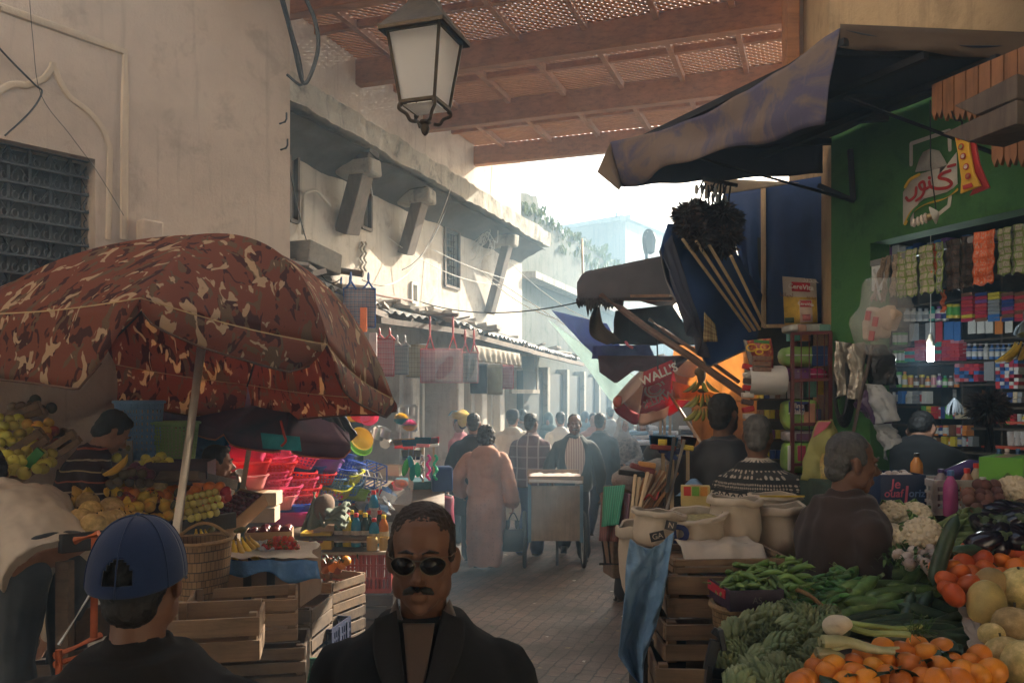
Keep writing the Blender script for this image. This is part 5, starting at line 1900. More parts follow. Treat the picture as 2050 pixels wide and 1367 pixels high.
a2=_n(nt,'ShaderNodeMath',operation='MULTIPLY');si(a2,1,.23);ln_(nt,at.outputs[0],a2.inputs[0])
ln_(nt,a2.outputs[0],cb.inputs[0]);ln_(nt,sp.outputs['Z'],cb.inputs[1])
vo=_n(nt,'ShaderNodeTexVoronoi',feature='F1',voronoi_dimensions='2D');si(vo,'Scale',17);si(vo,'Randomness',.12)
ln_(nt,cb.outputs[0],vo.inputs['Vector'])
flake=ramp(nt,vo.outputs['Distance'],[(0,(.03,.03,.03)),(.10,(.9,.9,.9)),(.20,(.03,.03,.03)),(.38,(.9,.9,.9))],'CONSTANT')
vo2=_n(nt,'ShaderNodeTexVoronoi',feature='F1',voronoi_dimensions='2D');si(vo2,'Scale',55);si(vo2,'Randomness',.2)
ln_(nt,cb.outputs[0],vo2.inputs['Vector'])
dots=ramp(nt,vo2.outputs['Distance'],[(0,(.8,.8,.8)),(.33,(.03,.03,.03))],'CONSTANT')
vo3=_n(nt,'ShaderNodeTexVoronoi',feature='F1',voronoi_dimensions='2D');si(vo3,'Scale',24);si(vo3,'Randomness',.5)
ln_(nt,cb.outputs[0],vo3.inputs['Vector'])
dr=ramp(nt,vo3.outputs['Distance'],[(0,(.8,.8,.8)),(.28,(.03,.03,.03))],'CONSTANT')
base=(.018,.017,.018)
c=mixc(nt,wide,base,mixc(nt,flake,(.02,.02,.02),(.50,.45,.38)))
c=mixc(nt,lace,c,mixc(nt,dots,base,(.48,.43,.36)))
c=mixc(nt,deer,c,mixc(nt,dr,base,(.48,.43,.36)))
ln_(nt,c,bb.inputs['Base Color']);si(bb,'Roughness',.95)
bump(nt,bb,nz(nt,tc.outputs['Object'],150,3),.4,.003)
b=Body('grey haired man in a black and white snowflake sweater facing the goods rack',V((1516-CX)/F*d,d,.13),R(-38),1.71,head=(-.3,.02),build=1.03)
b.body(skin_d,.011);b.hair(hair_gry,'short',.005)
b.top(nm,name='sweater',g=.04,lo=-.16,fold=.008,sleeve=(.062,.076,.07,.055),voxel=.011)
b.low()
d=3.5
b=Body('grey haired man in a dark brown robe looking over the vegetables',V((1688-CX)/F*d,d,.03),R(-84),1.76,head=(.1,.12),build=.98,arms={-1:(V(-.02,.02,-.28),V(.0,.08,-.5),None),1:(V(.02,.02,-.28),V(.02,.1,-.5),None)})
b.body(skin_d,.007);b.hair(hair_gry,'short',.0045,.003,120);b.face_bits(hair_gry,mous=False)
b.top(clothm('dark brown wool',(.045,.026,.020),bscale=260),name='robe',g=.055,lo=-.75,voxel=.010,fold=.018,sleeve=(.085,.085,.085,.08),end=.9)
b.low()
sk=RS.pw(1838,900,-.55)
b=Body('shopkeeper in black leaning over the counter inside the grocery',V(sk.x,sk.y,.22),R(-25),1.84,lean=.75,head=(.3,.6),build=1.15)
b.arm[-1]=(b.sh[-1]+V(-.12,.0,-.24),b.sh[-1]+V(-.30,-.10,-.40),{'curl':.5,'palm':(0,0,-1)})
b.body(skin_m,.010);b.hair(hair_blk,'short')
b.top(clothm('black sweater',(.012,.012,.014),sheen=0),name='sweater',g=.04,end=.72,fold=.012)
b.low()
def fruit_m(name,c,c2=None,rough=.45,spec=.5,rnd=.24,var=.25,scale=9,bmp=.12,bscale=90,coat=0):
 return M(name,c,rough,var,scale,bmp,bscale,rnd=rnd,col2=c2,spec=spec,coat=coat,bdist=.002)
orange_m=fruit_m('orange peel',(.78,.24,.022),bscale=140,bmp=.35)
tang_m=fruit_m('tangerine peel',(.75,.15,.015),bscale=140,bmp=.3)
apple_g=fruit_m('green apple skin',(.64,.60,.10),(.72,.64,.16))
apple_r=fruit_m('red apple skin',(.42,.07,.035),(.60,.32,.08),var=.45,scale=12)
apple_y=fruit_m('yellow apple skin',(.84,.56,.08),(.78,.30,.07),var=.3)
pear_m=fruit_m('pear skin',(.82,.54,.07),(.85,.60,.13),var=.3)
melon_m=fruit_m('melon rind',(.64,.46,.17),(.72,.55,.27),var=.4,scale=30,bmp=.5,bscale=60,rough=.7)
plum_m=fruit_m('dark plum skin',(.16,.03,.035),(.22,.05,.04),rough=.25)
avo_m=fruit_m('dark avocado skin',(.055,.055,.035),rough=.6,bmp=.5)
onion_m=fruit_m('tan root skin',(.26,.17,.10),rough=.6)
straw_m=fruit_m('strawberry skin',(.46,.025,.02),rough=.35,bmp=.6,bscale=220)
banana_m=fruit_m('banana skin',(.72,.47,.045),(.74,.50,.06),var=.3,scale=14)
leaf_g=M('citrus leaf',(.025,.065,.018),.4,.3,10,.3,60)
stem_m=M('brown stem',(.10,.07,.03),.8)
def apple_mb(r,mi=0,dim=.16,elong=1.0,n=14):
 prof=[]
 for i in range(11):
  t=-PI/2+PI*i/10
  rr=r*cos(t)
  z=r*.92*elong*sin(t)
  if i>=8:
   z-=r*dim*(1-rr/(r*.8))if rr<r*.8 else 0
  prof.append((max(rr,.0006),z))
 return MB().lathe(prof,n,mi=mi)
def round_fruit(name,mat,r,stem=True,elong=1.0,dim=.16):
 m=apple_mb(r,0,dim,elong)
 if stem:
  m.tube([Z(r*.65),V(r*.06,0,r*1.05)],r*.06,5,1)
 return m.bd(name,[mat,stem_m],sm=180,org=Z(0))
def pear_fruit(name,mat,r):
 prof=[(r*a,r*z)for a,z in((.02,-1),(.5,-.92),(.86,-.55),(1,0),(.9,.45),(.62,.95),(.42,1.35),(.30,1.62),(.1,1.75))]
 m=MB().lathe(prof,12)
 m.tube([Z(r*1.7),V(r*.12,0,r*2.15)],r*.07,5,1)
 return m.bd(name,[mat,stem_m],sm=180,org=Z(0))
def banana_mb(m,c,rot,L=.17,r=.017,bend=1.2,mi=0):
 pts=[]
 for i in range(9):
  a=(i/8-.5)*bend
  p=V(sin(a)*L/bend,0,(cos(a)-1)*L/bend)
  pts.append(Vector(c)+rot@p)
 m.tube(pts,[r*.35,r*.8,r,r*1.02,r*1.03,r,r*.9,r*.6,r*.3],7,mi)
def scatter(proto,pts,label,cat,group=None,tilt=1.0,rd=None,smin=.86,smax=1.12):
 0
 rd=rd or Rnd(len(pts)*13+1)
 out=[]
 for i,p in enumerate(pts):
  rot=Euler((rd.u(-tilt,tilt),rd.u(-tilt,tilt),rd.u(0,6.28)))
  s=rd.u(smin,smax)
  if i==0:
   o=put(proto,p,rot,s)
   tag(o,label,cat,group or '%ss alike: %s'%(cat,label))
  else:
   o=dup(proto,p,rot,scale=s)
  out.append(o)
 return out
def rows_px(poly,step,dfun,rd,jit=.25,lift=0):
 0
 ys=[y for _,y in poly]
 out=[]
 y=min(ys)+step*.4
 r_=0
 while y<max(ys):
  xs=[]
  for(x0,y0),(x1,y1)in zip(poly,poly[1:]+poly[:1]):
   if(y0-y)*(y1-y)<0:
    xs.append(x0+(x1-x0)*(y-y0)/(y1-y0))
  xs.sort()
  for a,b in zip(xs[::2],xs[1::2]):
   x=a+step*(.5 if r_%2 else .15)
   while x<b:
    px,py=x+rd.u(-jit,jit)*step,y+rd.u(-jit,jit)*step
    out.append(P(px,py,dfun(px,py)+lift))
    x+=step
  y+=step*.86
  r_+=1
 return out
def crate(name,label,c,size,rz,mat,slats=3,cat='crate',group=None,tilt=0,thick=.012,open_top=True,base=True):
 0
 root=thing(name,label,cat,c,group,rot=(tilt,0,rz))
 sx,sy,sz=size
 rd=Rnd(int(c[0]*1000)+int(c[2]*777))
 m=MB()
 for x in(-1,1):
  for y in(-1,1):
   m.box((x*(sx/2-.016),y*(sy/2-.016),sz/2),(.032,.032,sz))
 m.bds('corner_post',mat,root,bev=.002)
 h=sz/slats
 for side,(ax,ln,off)in{'front_side':(0,sx,-sy/2),'back_side':(0,sx,sy/2),'left_side':(1,sy,-sx/2),'right_side':(1,sy,sx/2)}.items():
  m=MB()
  for i in range(slats):
   hh=h*rd.u(.74,.88)
   z=h*(i+.5)+rd.u(-.004,.004)
   o=off+(thick*.5+.001)*(1 if off>0 else-1)
   w=ln-rd.u(0,.01)+(2*thick if ax==0 else 0)
   rr=rotm(0,rd.u(-.008,.008),0)if ax==0 else rotm(rd.u(-.008,.008),0,0)
   m.box((0,o,z)if ax==0 else(o,0,z),(w,thick,hh)if ax==0 else(thick,w,hh),rr)
  m.bd('side_slats',mat,root,bev=.002)
 if base:
  m=MB()
  for i in range(4):
   m.box((0,(i-1.5)*sy/4,.008),(sx-.01,sy/4*.85,.012))
  m.bd('base_slats',mat,root)
 return root
cardb=M('cardboard',(.40,.26,.15),.85,.18,4,.2,60)
cardb_d=M('dark cardboard',(.20,.12,.07),.85,.25,4,.2,60)
cardb_p=M('pale cardboard',(.52,.40,.29),.85,.15,4,.2,60)
def carton(name,label,c,size,rz,mat,tilt=(0,0),open_top=False,group=None,cat='box'):
 root=thing(name,label,cat,c,group,rot=(tilt[0],tilt[1],rz))
 sx,sy,sz=size
 t=.006
 m=MB()
 m.box((0,-sy/2,sz/2),(sx,t,sz));m.box((0,sy/2,sz/2),(sx,t,sz))
 m.box((-sx/2+t*.6,0,sz/2),(t,sy-t*1.1,sz));m.box((sx/2-t*.6,0,sz/2),(t,sy-t*1.1,sz))
 m.box((0,0,t),(sx-t*2,sy-t*2,t))
 if not open_top:
  m.box((0,0,sz-t*.3),(sx-t*2.2,sy-t*2.2,t))
 m.bd('box_walls',mat,root,bev=.0015)
 if not open_top:
  MB().box((0,0,sz+.002),(.05,sy*.99,.002)).bd('tape',M('brown tape strip',(.30,.2,.11),.35),root)
 return root
def dstall(px,py):
 return 4.88-(py-1000)*.0072+(px-280)*.0017
rd=Rnd(21)
st=thing('fruit_stall','sloping plank fruit stall under the camouflage parasol','stall',P(300,1200,4.6))
def board(u,v):
 px,py=120+345*u,948+132*v-45*u*v
 p=P(px,py,dstall(px,py))
 return p+V(0,.05,-.075)
MB().grid(board,10,8).bd('display_board',crate_old,st,solid=.02)
m=MB()
for a,b in(((120,1080),(300,1062)),((300,1062),(470,1033))):
 A_,B_=P(*a,dstall(*a)-.02),P(*b,dstall(*b)-.02)
 m.bar(A_-Z(.02),B_-Z(.02),.03,.09)
m.bd('front_rail',M('black stained board',(.03,.026,.024),.6,.3),st,bev=.004)
m=MB()
for px,py in((130,1085),(300,1066),(468,1036),(150,950),(450,960)):
 p=P(px,py,dstall(px,py)+.06)
 m.box(V(p.x,p.y,p.z/2-.04),(.06,.06,p.z-.1))
m.bds('leg',crate_old,st)
m=MB()
for k in range(3):
 a,b=board(0.02,1),board(.98,1)
 m.bar(a-V(0,-.06,.17+.2*k),b-V(0,-.06,.17+.2*k),.02,.16)
m.bd('skirting_board',crate_old,st)
pts=rows_px([(142,985),(232,962),(330,985),(345,1035),(235,1040),(150,1018)],25,dstall,rd)
scatter(pear_fruit('pear',pear_m,.036),pts,'yellow pear heaped on the stall under the camouflage parasol','pear')
pts=rows_px([(240,1015),(385,985),(395,1025),(300,1075),(240,1060)],24,dstall,rd)
scatter(round_fruit('yellow_apple',apple_y,.036),pts,'yellow apple heaped in the middle of the stall under the parasol','apple')
pts=[P(x,y,dstall(x,y)-.05)for x,y in((160,1040),(181,1026),(207,1048),(186,1052),(228,1040),(175,1008),(222,1018))]
scatter(round_fruit('melon',melon_m,.062,elong=1.08,dim=.05),pts,'netted melon along the front rail of the stall, beside the cream sweatshirt','melon')
pts=[P(x,y,dstall(x,y)-.03)for x,y in((284,975),(316,977))]
ms=scatter(round_fruit('large_melon',melon_m,.066,elong=1.0,dim=.05),pts,'','melon','two large melons on the heap')
ms[0]['label']='large round melon on the heap, the one nearer the striped sweater'
ms[1]['label']='large round melon on the heap, the one nearer the parasol pole'
pts=[P(x,y,dstall(x,y)-.02)for x,y in((262,972),(253,985),(268,990),(300,987),(316,994),(330,990),(341,983),(334,993),(350,980),(360,990),(372,975),(306,965))]
pts+=[P(x,y,5.0)for x,y in((392,980),(409,992),(420,975),(432,985),(412,1010),(398,965),(440,975),(425,998),(447,990),(383,990))]
scatter(round_fruit('orange',orange_m,.037,stem=False,dim=.06),pts,'orange in the heap on the stall behind the seated man\'s knees','orange','oranges on the fruit stall')
for o in[o for o in COL.objects if o.get('group')=='oranges on the fruit stall']:
 o['label']='ripe orange lying in the heap on the stall under the camouflage parasol'
pts=[P(x,y,4.98)for x,y in((446,998),(452,984),(437,1002),(455,995))]
scatter(round_fruit('red_apple',fruit_m('deep red skin',(.40,.02,.02),rough=.2),.033),pts,'shiny dark red apple at the right end of the stall heap','apple')
kiw=fruit_m('wrapped green fruit',(.54,.46,.10),(.60,.5,.14),rough=.12,coat=.6)
pts=[P(368+12.5*k+5*r_,998+13*r_-2.8*k,4.84-.09*r_+.02*k)for r_ in range(4)for k in range(6-(r_==3))]
scatter(round_fruit('wrapped_fruit',kiw,.022,stem=False,elong=1.15),pts,'small green fruit in a shiny wrapped row by the parasol pole','fruit',tilt=.2)
def bunch(name,label,c,n,rz,L=.16,spread=.5,mat=banana_m,tilt=(0,0),r=.017):
 root=thing(name,label,'bananas',c,rot=(tilt[0],tilt[1],rz))
 for i in range(n):
  a=(i-(n-1)/2)*spread/max(1,n-1)
  m=MB()
  pts=[]
  for k in range(9):
   t=k/8
   an=.25+1.25*t
   x=L*.75*(1-cos(an*.95))/.75+.004
   z=-L*sin(an*.9)*.95
   pts.append(V(x*cos(a*2),x*sin(a*2)+(i-(n-1)/2)*r*1.25*(1-t*.2),z))
  m.tube(pts,[r*.3,r*.45,r*.85,r,r*1.04,r*1.02,r*.92,r*.6,r*.25],7)
  m.bd('banana',mat,root,sm=60)
 MB().ell((.004,0,.004),(.014,.010+.006*n,.016),8,6).bd('stem',M('banana stem',(.12,.10,.03),.8),root,sm=180)
 return root
bunch('banana_bunch','bunch of yellow bananas held up by the fruit seller',P(258,898,4.72),3,R(200),.15,.5)
bunch('banana_bunch','bunch of bananas lying beside the wrapped fruit at the parasol pole',P(345,1010,4.72),3,R(30),.15,.4,tilt=(1.3,.4))
bunch('banana_bunch','overripe bananas lying on the heap behind the parasol pole',P(352,985,4.95),3,R(10),.13,.4,fruit_m('overripe banana skin',(.38,.22,.05)),tilt=(1.4,.3))
bunch('banana_bunch','single pale bananas on the pears, in front of the red apples',P(238,988,4.75),2,R(60),.13,.3,tilt=(.5,.6))
pts=[P(x,y,dstall(x,y)-.03)for x,y in((243,998),(262,1001),(251,996))]
scatter(round_fruit('blush_apple',fruit_m('blushed apple skin',(.48,.09,.06),(.60,.33,.10),var=.5),.034),pts,'pinkish red apple in the middle of the yellow heap','apple')
def dapp(px,py):
 return 5.0-(py-880)*.006-(60-px)*.002
pts=rows_px([(-8,825),(44,826),(70,885),(112,905),(112,945),(60,950),(-8,940)],21,dapp,rd)
scatter(round_fruit('green_apple',apple_g,.035),pts,'yellow green apple in the sloping crates at the far left','apple')
pts=rows_px([(52,842),(100,845),(122,870),(118,900),(75,892)],19,lambda x,y:dapp(x,y)-.02,rd)
scatter(round_fruit('blush_apple',apple_r,.033),pts[5:],'red and yellow apple in the crate behind the striped sweater','apple')
scatter(round_fruit('golden_apple',apple_y,.036),pts[:5],'golden apple on top of the crate of red apples','apple')
pts=rows_px([(-8,805),(60,806),(92,818),(92,836),(-8,832)],17,lambda x,y:5.35,rd)
scatter(round_fruit('brown_root',onion_m,.030,stem=False,elong=1.2),pts,'dull brown round fruit in the top tray against the arched wall','fruit')
pts=rows_px([(-8,785),(40,788),(100,808),(104,826),(60,806),(-8,800)],15,lambda x,y:5.45,rd)
scatter(round_fruit('avocado',avo_m,.032,stem=False,elong=1.25),pts,'blackish avocado heaped in the topmost tray against the arched wall','avocado')
pts=rows_px([(-8,935),(30,940),(110,948),(118,960),(-8,960)],20,lambda x,y:4.75,rd)
scatter(round_fruit('apricot',fruit_m('apricot skin',(.62,.25,.06),rough=.55),.030,stem=False),pts,'small orange apricot along the lower edge of the apple crates','apricot')
for(c,sz_,rz_,tl,lab)in((P(22,925,5.0),(.38,.42,.10),R(-52),.62,'tilted pale wooden tray holding the green apples'),(P(92,925,5.05),(.30,.40,.10),R(-52),.62,'tilted pale wooden tray holding the red apples'),(P(20,845,5.45),(.6,.3,.09),R(-52),.35,'tray of avocados and brown fruit highest against the arched wall')):
 crate('fruit_tray',lab,c,sz_,rz_,crate_wd,2,'tray','trays against the arched wall',tilt=tl)
def dd2(px,py):
 return 5.15-(py-910)*.005
pts=[P(x,y,dd2(x,y))for x,y in((233,916),(292,918),(300,930),(312,922),(322,915),(329,930),(318,936),(305,940),(337,925),(295,938),(345,936),(288,928))]
scatter(round_fruit('green_apple',apple_g,.033),pts,'green apple in front of the green plastic basket','apple')
pts=[P(x,y,dd2(x,y)-.05)for x,y in((270,935),(281,940),(290,944),(262,944),(296,936),(276,950),(300,950),(255,952))]
scatter(round_fruit('purple_fruit',fruit_m('purple fruit skin',(.14,.03,.06),rough=.35),.031),pts,'purple red fruit under the seller\'s bananas','fruit')
pts=rows_px([(205,945),(270,940),(330,955),(270,972),(215,975)],19,lambda x,y:4.85,rd)
scatter(round_fruit('dark_kiwi',fruit_m('kiwi skin',(.12,.085,.045),rough=.8,bmp=.5),.028,stem=False,elong=1.2),pts,'brown kiwi in the shaded box behind the melons','kiwi')
carton('fruit_box','grey cardboard box edge behind the single green apple, beside the blue basket',P(236,932,5.4),(.18,.14,.16),R(20),M('grey cardboard',(.34,.31,.29),.85),open_top=True)
tag(MB().box(P(300,960,5.2),(.9,.5,.06),rotm(-.2,0,R(-8))).bd('plank_shelf',crate_old,bev=.004),'dark plank shelf carrying the baskets behind the fruit heap','shelf')
carton('dark_fruit_box','dark purple printed fruit box behind the seated man',P(365,955,5.1),(.34,.3,.10),R(10),M('purple print card',(.035,.018,.03),.5),open_top=True)
tag(MB().box(P(64,920,4.72),(.05,.012,.16),rotm(.4,.75,.3)).bd('green_board',M('green painted wood',(.06,.26,.07),.6)),'short green board stuck in the apples by the striped sweater','board')
def perforated(m,prof,n,solid_rows,shape=lambda a:(1,1),c=Z(0),rot=None,hole=.62,mi=0):
 0
 k=len(prof)
 def pt(i,j,fi=0.0):
  a=2*PI*(j+fi)/n
  sx,sy=shape(a)
  r,z=prof[i]
  v=V(r*cos(a)*sx,r*sin(a)*sy,z)
  return c+(rot@v if rot is not None else v)
 for i in range(k-1):
  for j in range(n):
   if i in solid_rows:
    m.add([pt(i,j),pt(i,j+1),pt(i+1,j+1),pt(i+1,j)],[(0,1,2,3)],mi)
   else:
    g=(1-hole)/2
    p00,p10,p11,p01=pt(i,j),pt(i,j+1),pt(i+1,j+1),pt(i+1,j)
    def L(u,v):
     return p00.lerp(p10,u).lerp(p01.lerp(p11,u),v)
    hv=g*.8
    out=[L(0,0),L(1,0),L(1,1),L(0,1)]
    inn=[L(g,hv+.12),L(g+.12,hv),L(1-g-.12,hv),L(1-g,hv+.12),L(1-g,1-hv-.12),L(1-g-.12,1-hv),L(g+.12,1-hv),L(g,1-hv-.12)]
    m.add(out+inn,[(0,1,6,5),(1,7,6),(1,2,8,7),(2,9,8),(2,3,10,9),(3,11,10),(3,0,4,11),(0,5,4)],mi)
def round_basket(name,label,c,r0,r1,h,n,rows,mat):
 root=thing(name,label,'basket',c)
 prof=[(r0+(r1-r0)*i/rows,h*i/rows)for i in range(rows+1)]
 m=MB()
 perforated(m,prof,n,{0,rows-1},c=Vector(c))
 m.lathe([(r0,.0),(.001,.0)],n,c)
 m.bd('basket_wall',mat,root,sm=50,solid=.004)
 MB().lathe([(r1-.004,h-.01),(r1+.012,h-.008),(r1+.014,h+.006),(r1,h+.012),(r1-.008,h+.004)],n,c).bd('rim',mat,root)
 return root
blu_pl=M('light blue plastic',(.20,.40,.70),.35,.1,4,.05,transl=.25)
grn_pl=M('sage green plastic',(.30,.50,.20),.35,.1,4,.05,transl=.25)
round_basket('tall_basket','tall light blue laundry basket with oval holes behind the bananas',P(279,918,5.55),.118,.150,.37,26,9,blu_pl)
round_basket('wide_basket','sage green perforated plastic basket next to the tall blue one',P(352,925,5.6),.115,.145,.26,34,12,grn_pl)
tub=thing('blue_tub','dark teal plastic tub wrapped in film behind the seated man','tub',P(412,945,6.3))
MB().lathe([(.12,0),(.17,.28),(.185,.29),(.178,.30),(.165,.285),(.115,.02)],24,P(412,950,6.35)).bd('tub_wall',M('teal plastic',(.02,.085,.14),.3,.2),tub)
tag(MB().grid(lambda u,v:P(385+85*u,850+70*v,6.15-.0*u)+V(0,.07*nz1(V(u*5,v*4,1)),0),24,18).bd('plastic_wrap',M('glossy blue wrap',(.03,.12,.26),.12,.3,4,.9,14,coat=.5,bdist=.03)),'glossy blue plastic wrapping heaped behind the seated man','plastic wrap')
plast={}
for nm,c in(('pink',(.90,.10,.24)),('red',(.86,.05,.05)),('magenta',(.60,.06,.30)),('blue',(.05,.11,.50)),('yellow',(.62,.60,.05)),('purple',(.30,.12,.42)),('rose',(.80,.28,.28)),('lime',(.42,.62,.08)),('sky',(.22,.42,.70))):
 plast[nm]=M(nm+' plastic',c,.32,.08,4,.05,transl=.3)
def sqshape(asp):
 def f(a):
  c,s=abs(cos(a)),abs(sin(a))
  k=1/(c**5+s**5)**.2
  return(k,k*asp)
 return f
BASK={}
def basket_proto(col,solid=False):
 key=(col,solid)
 root=thing(col+'_basket','','basket',(0,0,0))
 m=MB()
 w0,w1,h=.105,.132,.085
 prof=[(w0,0),(w0+(w1-w0)*.2,h*.2),(w0+(w1-w0)*.45,h*.45),(w0+(w1-w0)*.7,h*.7),(w1,h)]
 if solid:
  for i in range(1):
   m.lathe(prof,28)
  sh_=sqshape(.72)
  for v in m.v:
   a=math.atan2(v.y,v.x);sx,sy=sh_(a);v.x*=sx;v.y*=sy
 else:
  perforated(m,prof,36,{0},sqshape(.72),hole=.6)
 q=MB().lathe([(w0,.002),(.001,.002)],28)
 sh_=sqshape(.72)
 for v in q.v:
  a=math.atan2(v.y,v.x);sx,sy=sh_(a);v.x*=sx;v.y*=sy
 m.add(q.v,q.f)
 m.bd('basket_wall',plast[col],root,sm=50,solid=.003)
 q=MB().lathe([(w1-.004,h-.008),(w1+.008,h-.006),(w1+.010,h+.004),(w1-.002,h+.007)],28)
 for v in q.v:
  a=math.atan2(v.y,v.x);sx,sy=sh_(a);v.x*=sx;v.y*=sy
 q.bd('rim',plast[col],root,sm=50)
 return root
BL=[('pink',490,930,6.9,20,(-.55,.1),1,1.15),('pink',530,918,7.1,-10,(-.35,.15),0,1.25),('red',497,950,6.75,15,(.05,0),1,1.2),('pink',555,938,6.9,5,(.1,-.05),0,1.15),('red',552,950,6.85,10,(.08,0),0,1.15),('pink',590,930,7.0,15,(.1,.25),0,1.2),('magenta',627,918,7.2,-20,(-.3,.2),1,1.2),('rose',492,978,6.6,8,(0,0),1,1.15),('pink',537,968,6.8,12,(.05,0),0,1.1),('pink',542,982,6.75,5,(.05,0),0,1.1),('red',590,966,6.85,15,(.1,.1),0,1.15),('pink',595,982,6.8,10,(.05,0),0,1.15),('purple',640,945,7.0,5,(-.2,.1),1,1.25),('blue',608,950,7.05,30,(.2,.1),1,1.1),('red',636,966,6.9,12,(.15,.05),0,1.0),('red',656,926,7.2,5,(.1,.1),0,.9),('pink',560,1000,6.65,8,(.05,0),0,1.2),('red',600,1000,6.7,12,(.1,0),0,1.15),('red',590,1014,6.65,8,(.05,0),0,1.15),('rose',552,1018,6.55,5,(0,0),1,1.1),('blue',583,1035,6.5,5,(0,0),1,1.15),('magenta',580,1052,6.45,5,(0,0),1,1.2),('blue',668,955,7.05,-25,(-.1,.25),0,1.1),('blue',690,938,7.2,-20,(-.2,.3),0,1.0),('sky',655,975,7.0,10,(.1,.1),0,1.0),('yellow',688,962,7.1,-15,(.2,.2),0,1.05),('yellow',668,990,6.9,-10,(.25,.2),0,1.0),('sky',690,985,7.0,-5,(.2,.1),0,1.0),('blue',672,925,7.3,-10,(-.1,.2),1,1.0),('lime',705,1002,6.9,10,(-.3,.1),1,.9),('lime',640,1003,6.8,0,(.1,.1),1,.6),('blue',700,1000,7.1,40,(.3,0),0,1.0),('red',645,940,7.3,0,(0,0),1,1.0),('blue',540,905,7.4,0,(0,0),1,1.2)]
glab={}
adj={'pink':'hot pink','red':'bright red','magenta':'magenta','blue':'royal blue','yellow':'yellow green','purple':'violet','rose':'pale rose','lime':'lime green','sky':'sky blue'}
cnt={}
for(col,*_r)in BL:
 cnt[col]=cnt.get(col,0)+1
for i,(col,px,py,d_,rz_,tl,sol,sc_)in enumerate(BL):
 d2_=5.95+(d_-6.45)*.45+max(0,px-480)*.0035
 sc_*=d2_/d_*1.06
 d_=d2_
 if(col,sol)not in BASK:
  BASK[(col,sol)]=basket_proto(col,sol)
  o=put(BASK[(col,sol)],P(px,py,d_),Euler((tl[0],tl[1],R(rz_))),sc_)
 else:
  o=dup(BASK[(col,sol)],P(px,py,d_),Euler((tl[0],tl[1],R(rz_))),scale=sc_)
 kind_='solid' if sol else 'perforated'
 o['label']='%s %s plastic basket in the sunlit pile below the dusky parasol'%(adj[col],kind_)
 o['group']='%s %s baskets'%(adj[col],kind_)
tag(MB().grid(lambda u,v:P(455+300*u,1072-60*v,5.9+.6*v+.7*u*v)-Z(.02),6,4).bd('basket_table',crate_old,solid=.03),'rough plank table carrying the sunlit plastic baskets','table')
c1=carton('carton','pale cardboard box on top, under the sunlit pink baskets',P(525,1009,6.0),(.24,.2,.09),R(3),cardb_p)
c2=carton('carton','pale cardboard box underneath, beside the purple fruit box',P(522,1042,5.95),(.23,.2,.10),R(5),cardb_p)
pb=carton('fig_box','tilted cardboard box of dark purple fruit in wrapped rows',P(475,1040,5.1),(.20,.34,.09),R(-28),cardb,tilt=(.55,.12),open_top=True)
mt=pb.rotation_euler.to_matrix()
fig_m=fruit_m('wrapped purple fruit',(.12,.025,.04),(.2,.05,.05),rough=.15,coat=.6)
pts=[P(475,1040,5.1)+mt@V(-.07+.035*i,-.135+.039*j,.085)for j in range(8)for i in range(5)]
scatter(round_fruit('purple_fruit',fig_m,.0185,stem=False),pts,'dark purple fruit in a wrapped row of the tilted cardboard box','fruit',tilt=.3)
rb2=carton('plum_box','low cardboard tray of glossy dark red plums behind the bananas',P(540,1082,4.9),(.26,.20,.065),R(12),cardb,open_top=True)
pts=[P(540,1074,4.88)+rotm(0,0,R(12))@V(-.09+.062*i,-.05+.06*j,.035)for j in range(3)for i in range(4)if not(i==0 and j==2)]
scatter(round_fruit('plum',plum_m,.031,stem=False),pts,'glossy dark red plum in the low cardboard tray','plum')
TZ=P(520,1108,4.5).z
tb2=thing('paper_cover','crumpled pale paper spread under bananas and strawberries','paper',P(525,1115,4.5))
def pap(u,v):
 px,py=438+195*u+8*sin(v*7),1092+46*v+10*u-26*(1-v)*(.4-u)*(u<.4)
 p=P(px,py,4.78-.5*v)
 return V(p.x,p.y,TZ+.012*nz1(V(u*7,v*6,2))+.02)
MB().grid(pap,30,20).bd('sheet',M('pale paper',(.52,.47,.40),.8,.2,7,.5,25,bdist=.01),tb2,solid=.002)
def blp(u,v):
 p=pap(u,1)
 return V(p.x+.02*v,p.y-.015-.02*v+.02*sin(u*17),TZ+.01-(.055+.05*u+.02*sin(u*11))*v)
MB().grid(blp,34,6).bd('plastic_edge',M('blue plastic film',(.08,.20,.42),.2,.3,6,.8,18,bdist=.02,transl=.3),tb2,solid=.002)
bunch('banana_bunch','bunch of ripe bananas standing by the straw basket',P(400,1048,4.6),3,R(80),.15,.6)
bunch('banana_bunch','bunch of bananas lying at the left end of the paper',P(422,1062,4.55),4,R(-15),.17,.5,tilt=(.2,-.15))
bunch('banana_bunch','brightest bunch of bananas in front of the plum tray',P(480,1062,4.5),5,R(-40),.17,.7,tilt=(.1,-.1))
bunch('banana_bunch','loose bananas at the right of the brightest bunch',P(490,1082,4.62),2,R(-5),.16,.3,tilt=(.9,-.2))
m=MB()
pr=[(.004,-.019),(.010,-.014),(.0155,-.004),(.017,.006),(.013,.014),(.003,.017)]
m.lathe(pr,9)
for k in range(5):
 a=k*1.256
 m.add([Z(.017),V(.012*cos(a-.3),.012*sin(a-.3),.019),V(.019*cos(a),.019*sin(a),.014),V(.012*cos(a+.3),.012*sin(a+.3),.019)],[(0,1,2,3)],1)
sb=m.bd('strawberry',[straw_m,M('strawberry leaf',(.07,.16,.03),.6)],sm=180,org=Z(0))
rd2=Rnd(9)
pts=[]
for L_ in range(3):
 for k in range((20,12,6)[L_]):
  px=567+rd2.u(-38,36)*(1-.28*L_);py=1112+rd2.u(-12,12)*(1-.25*L_)
  p=P(px,py,4.5);pts.append(V(p.x,p.y,TZ+.035+.021*L_))
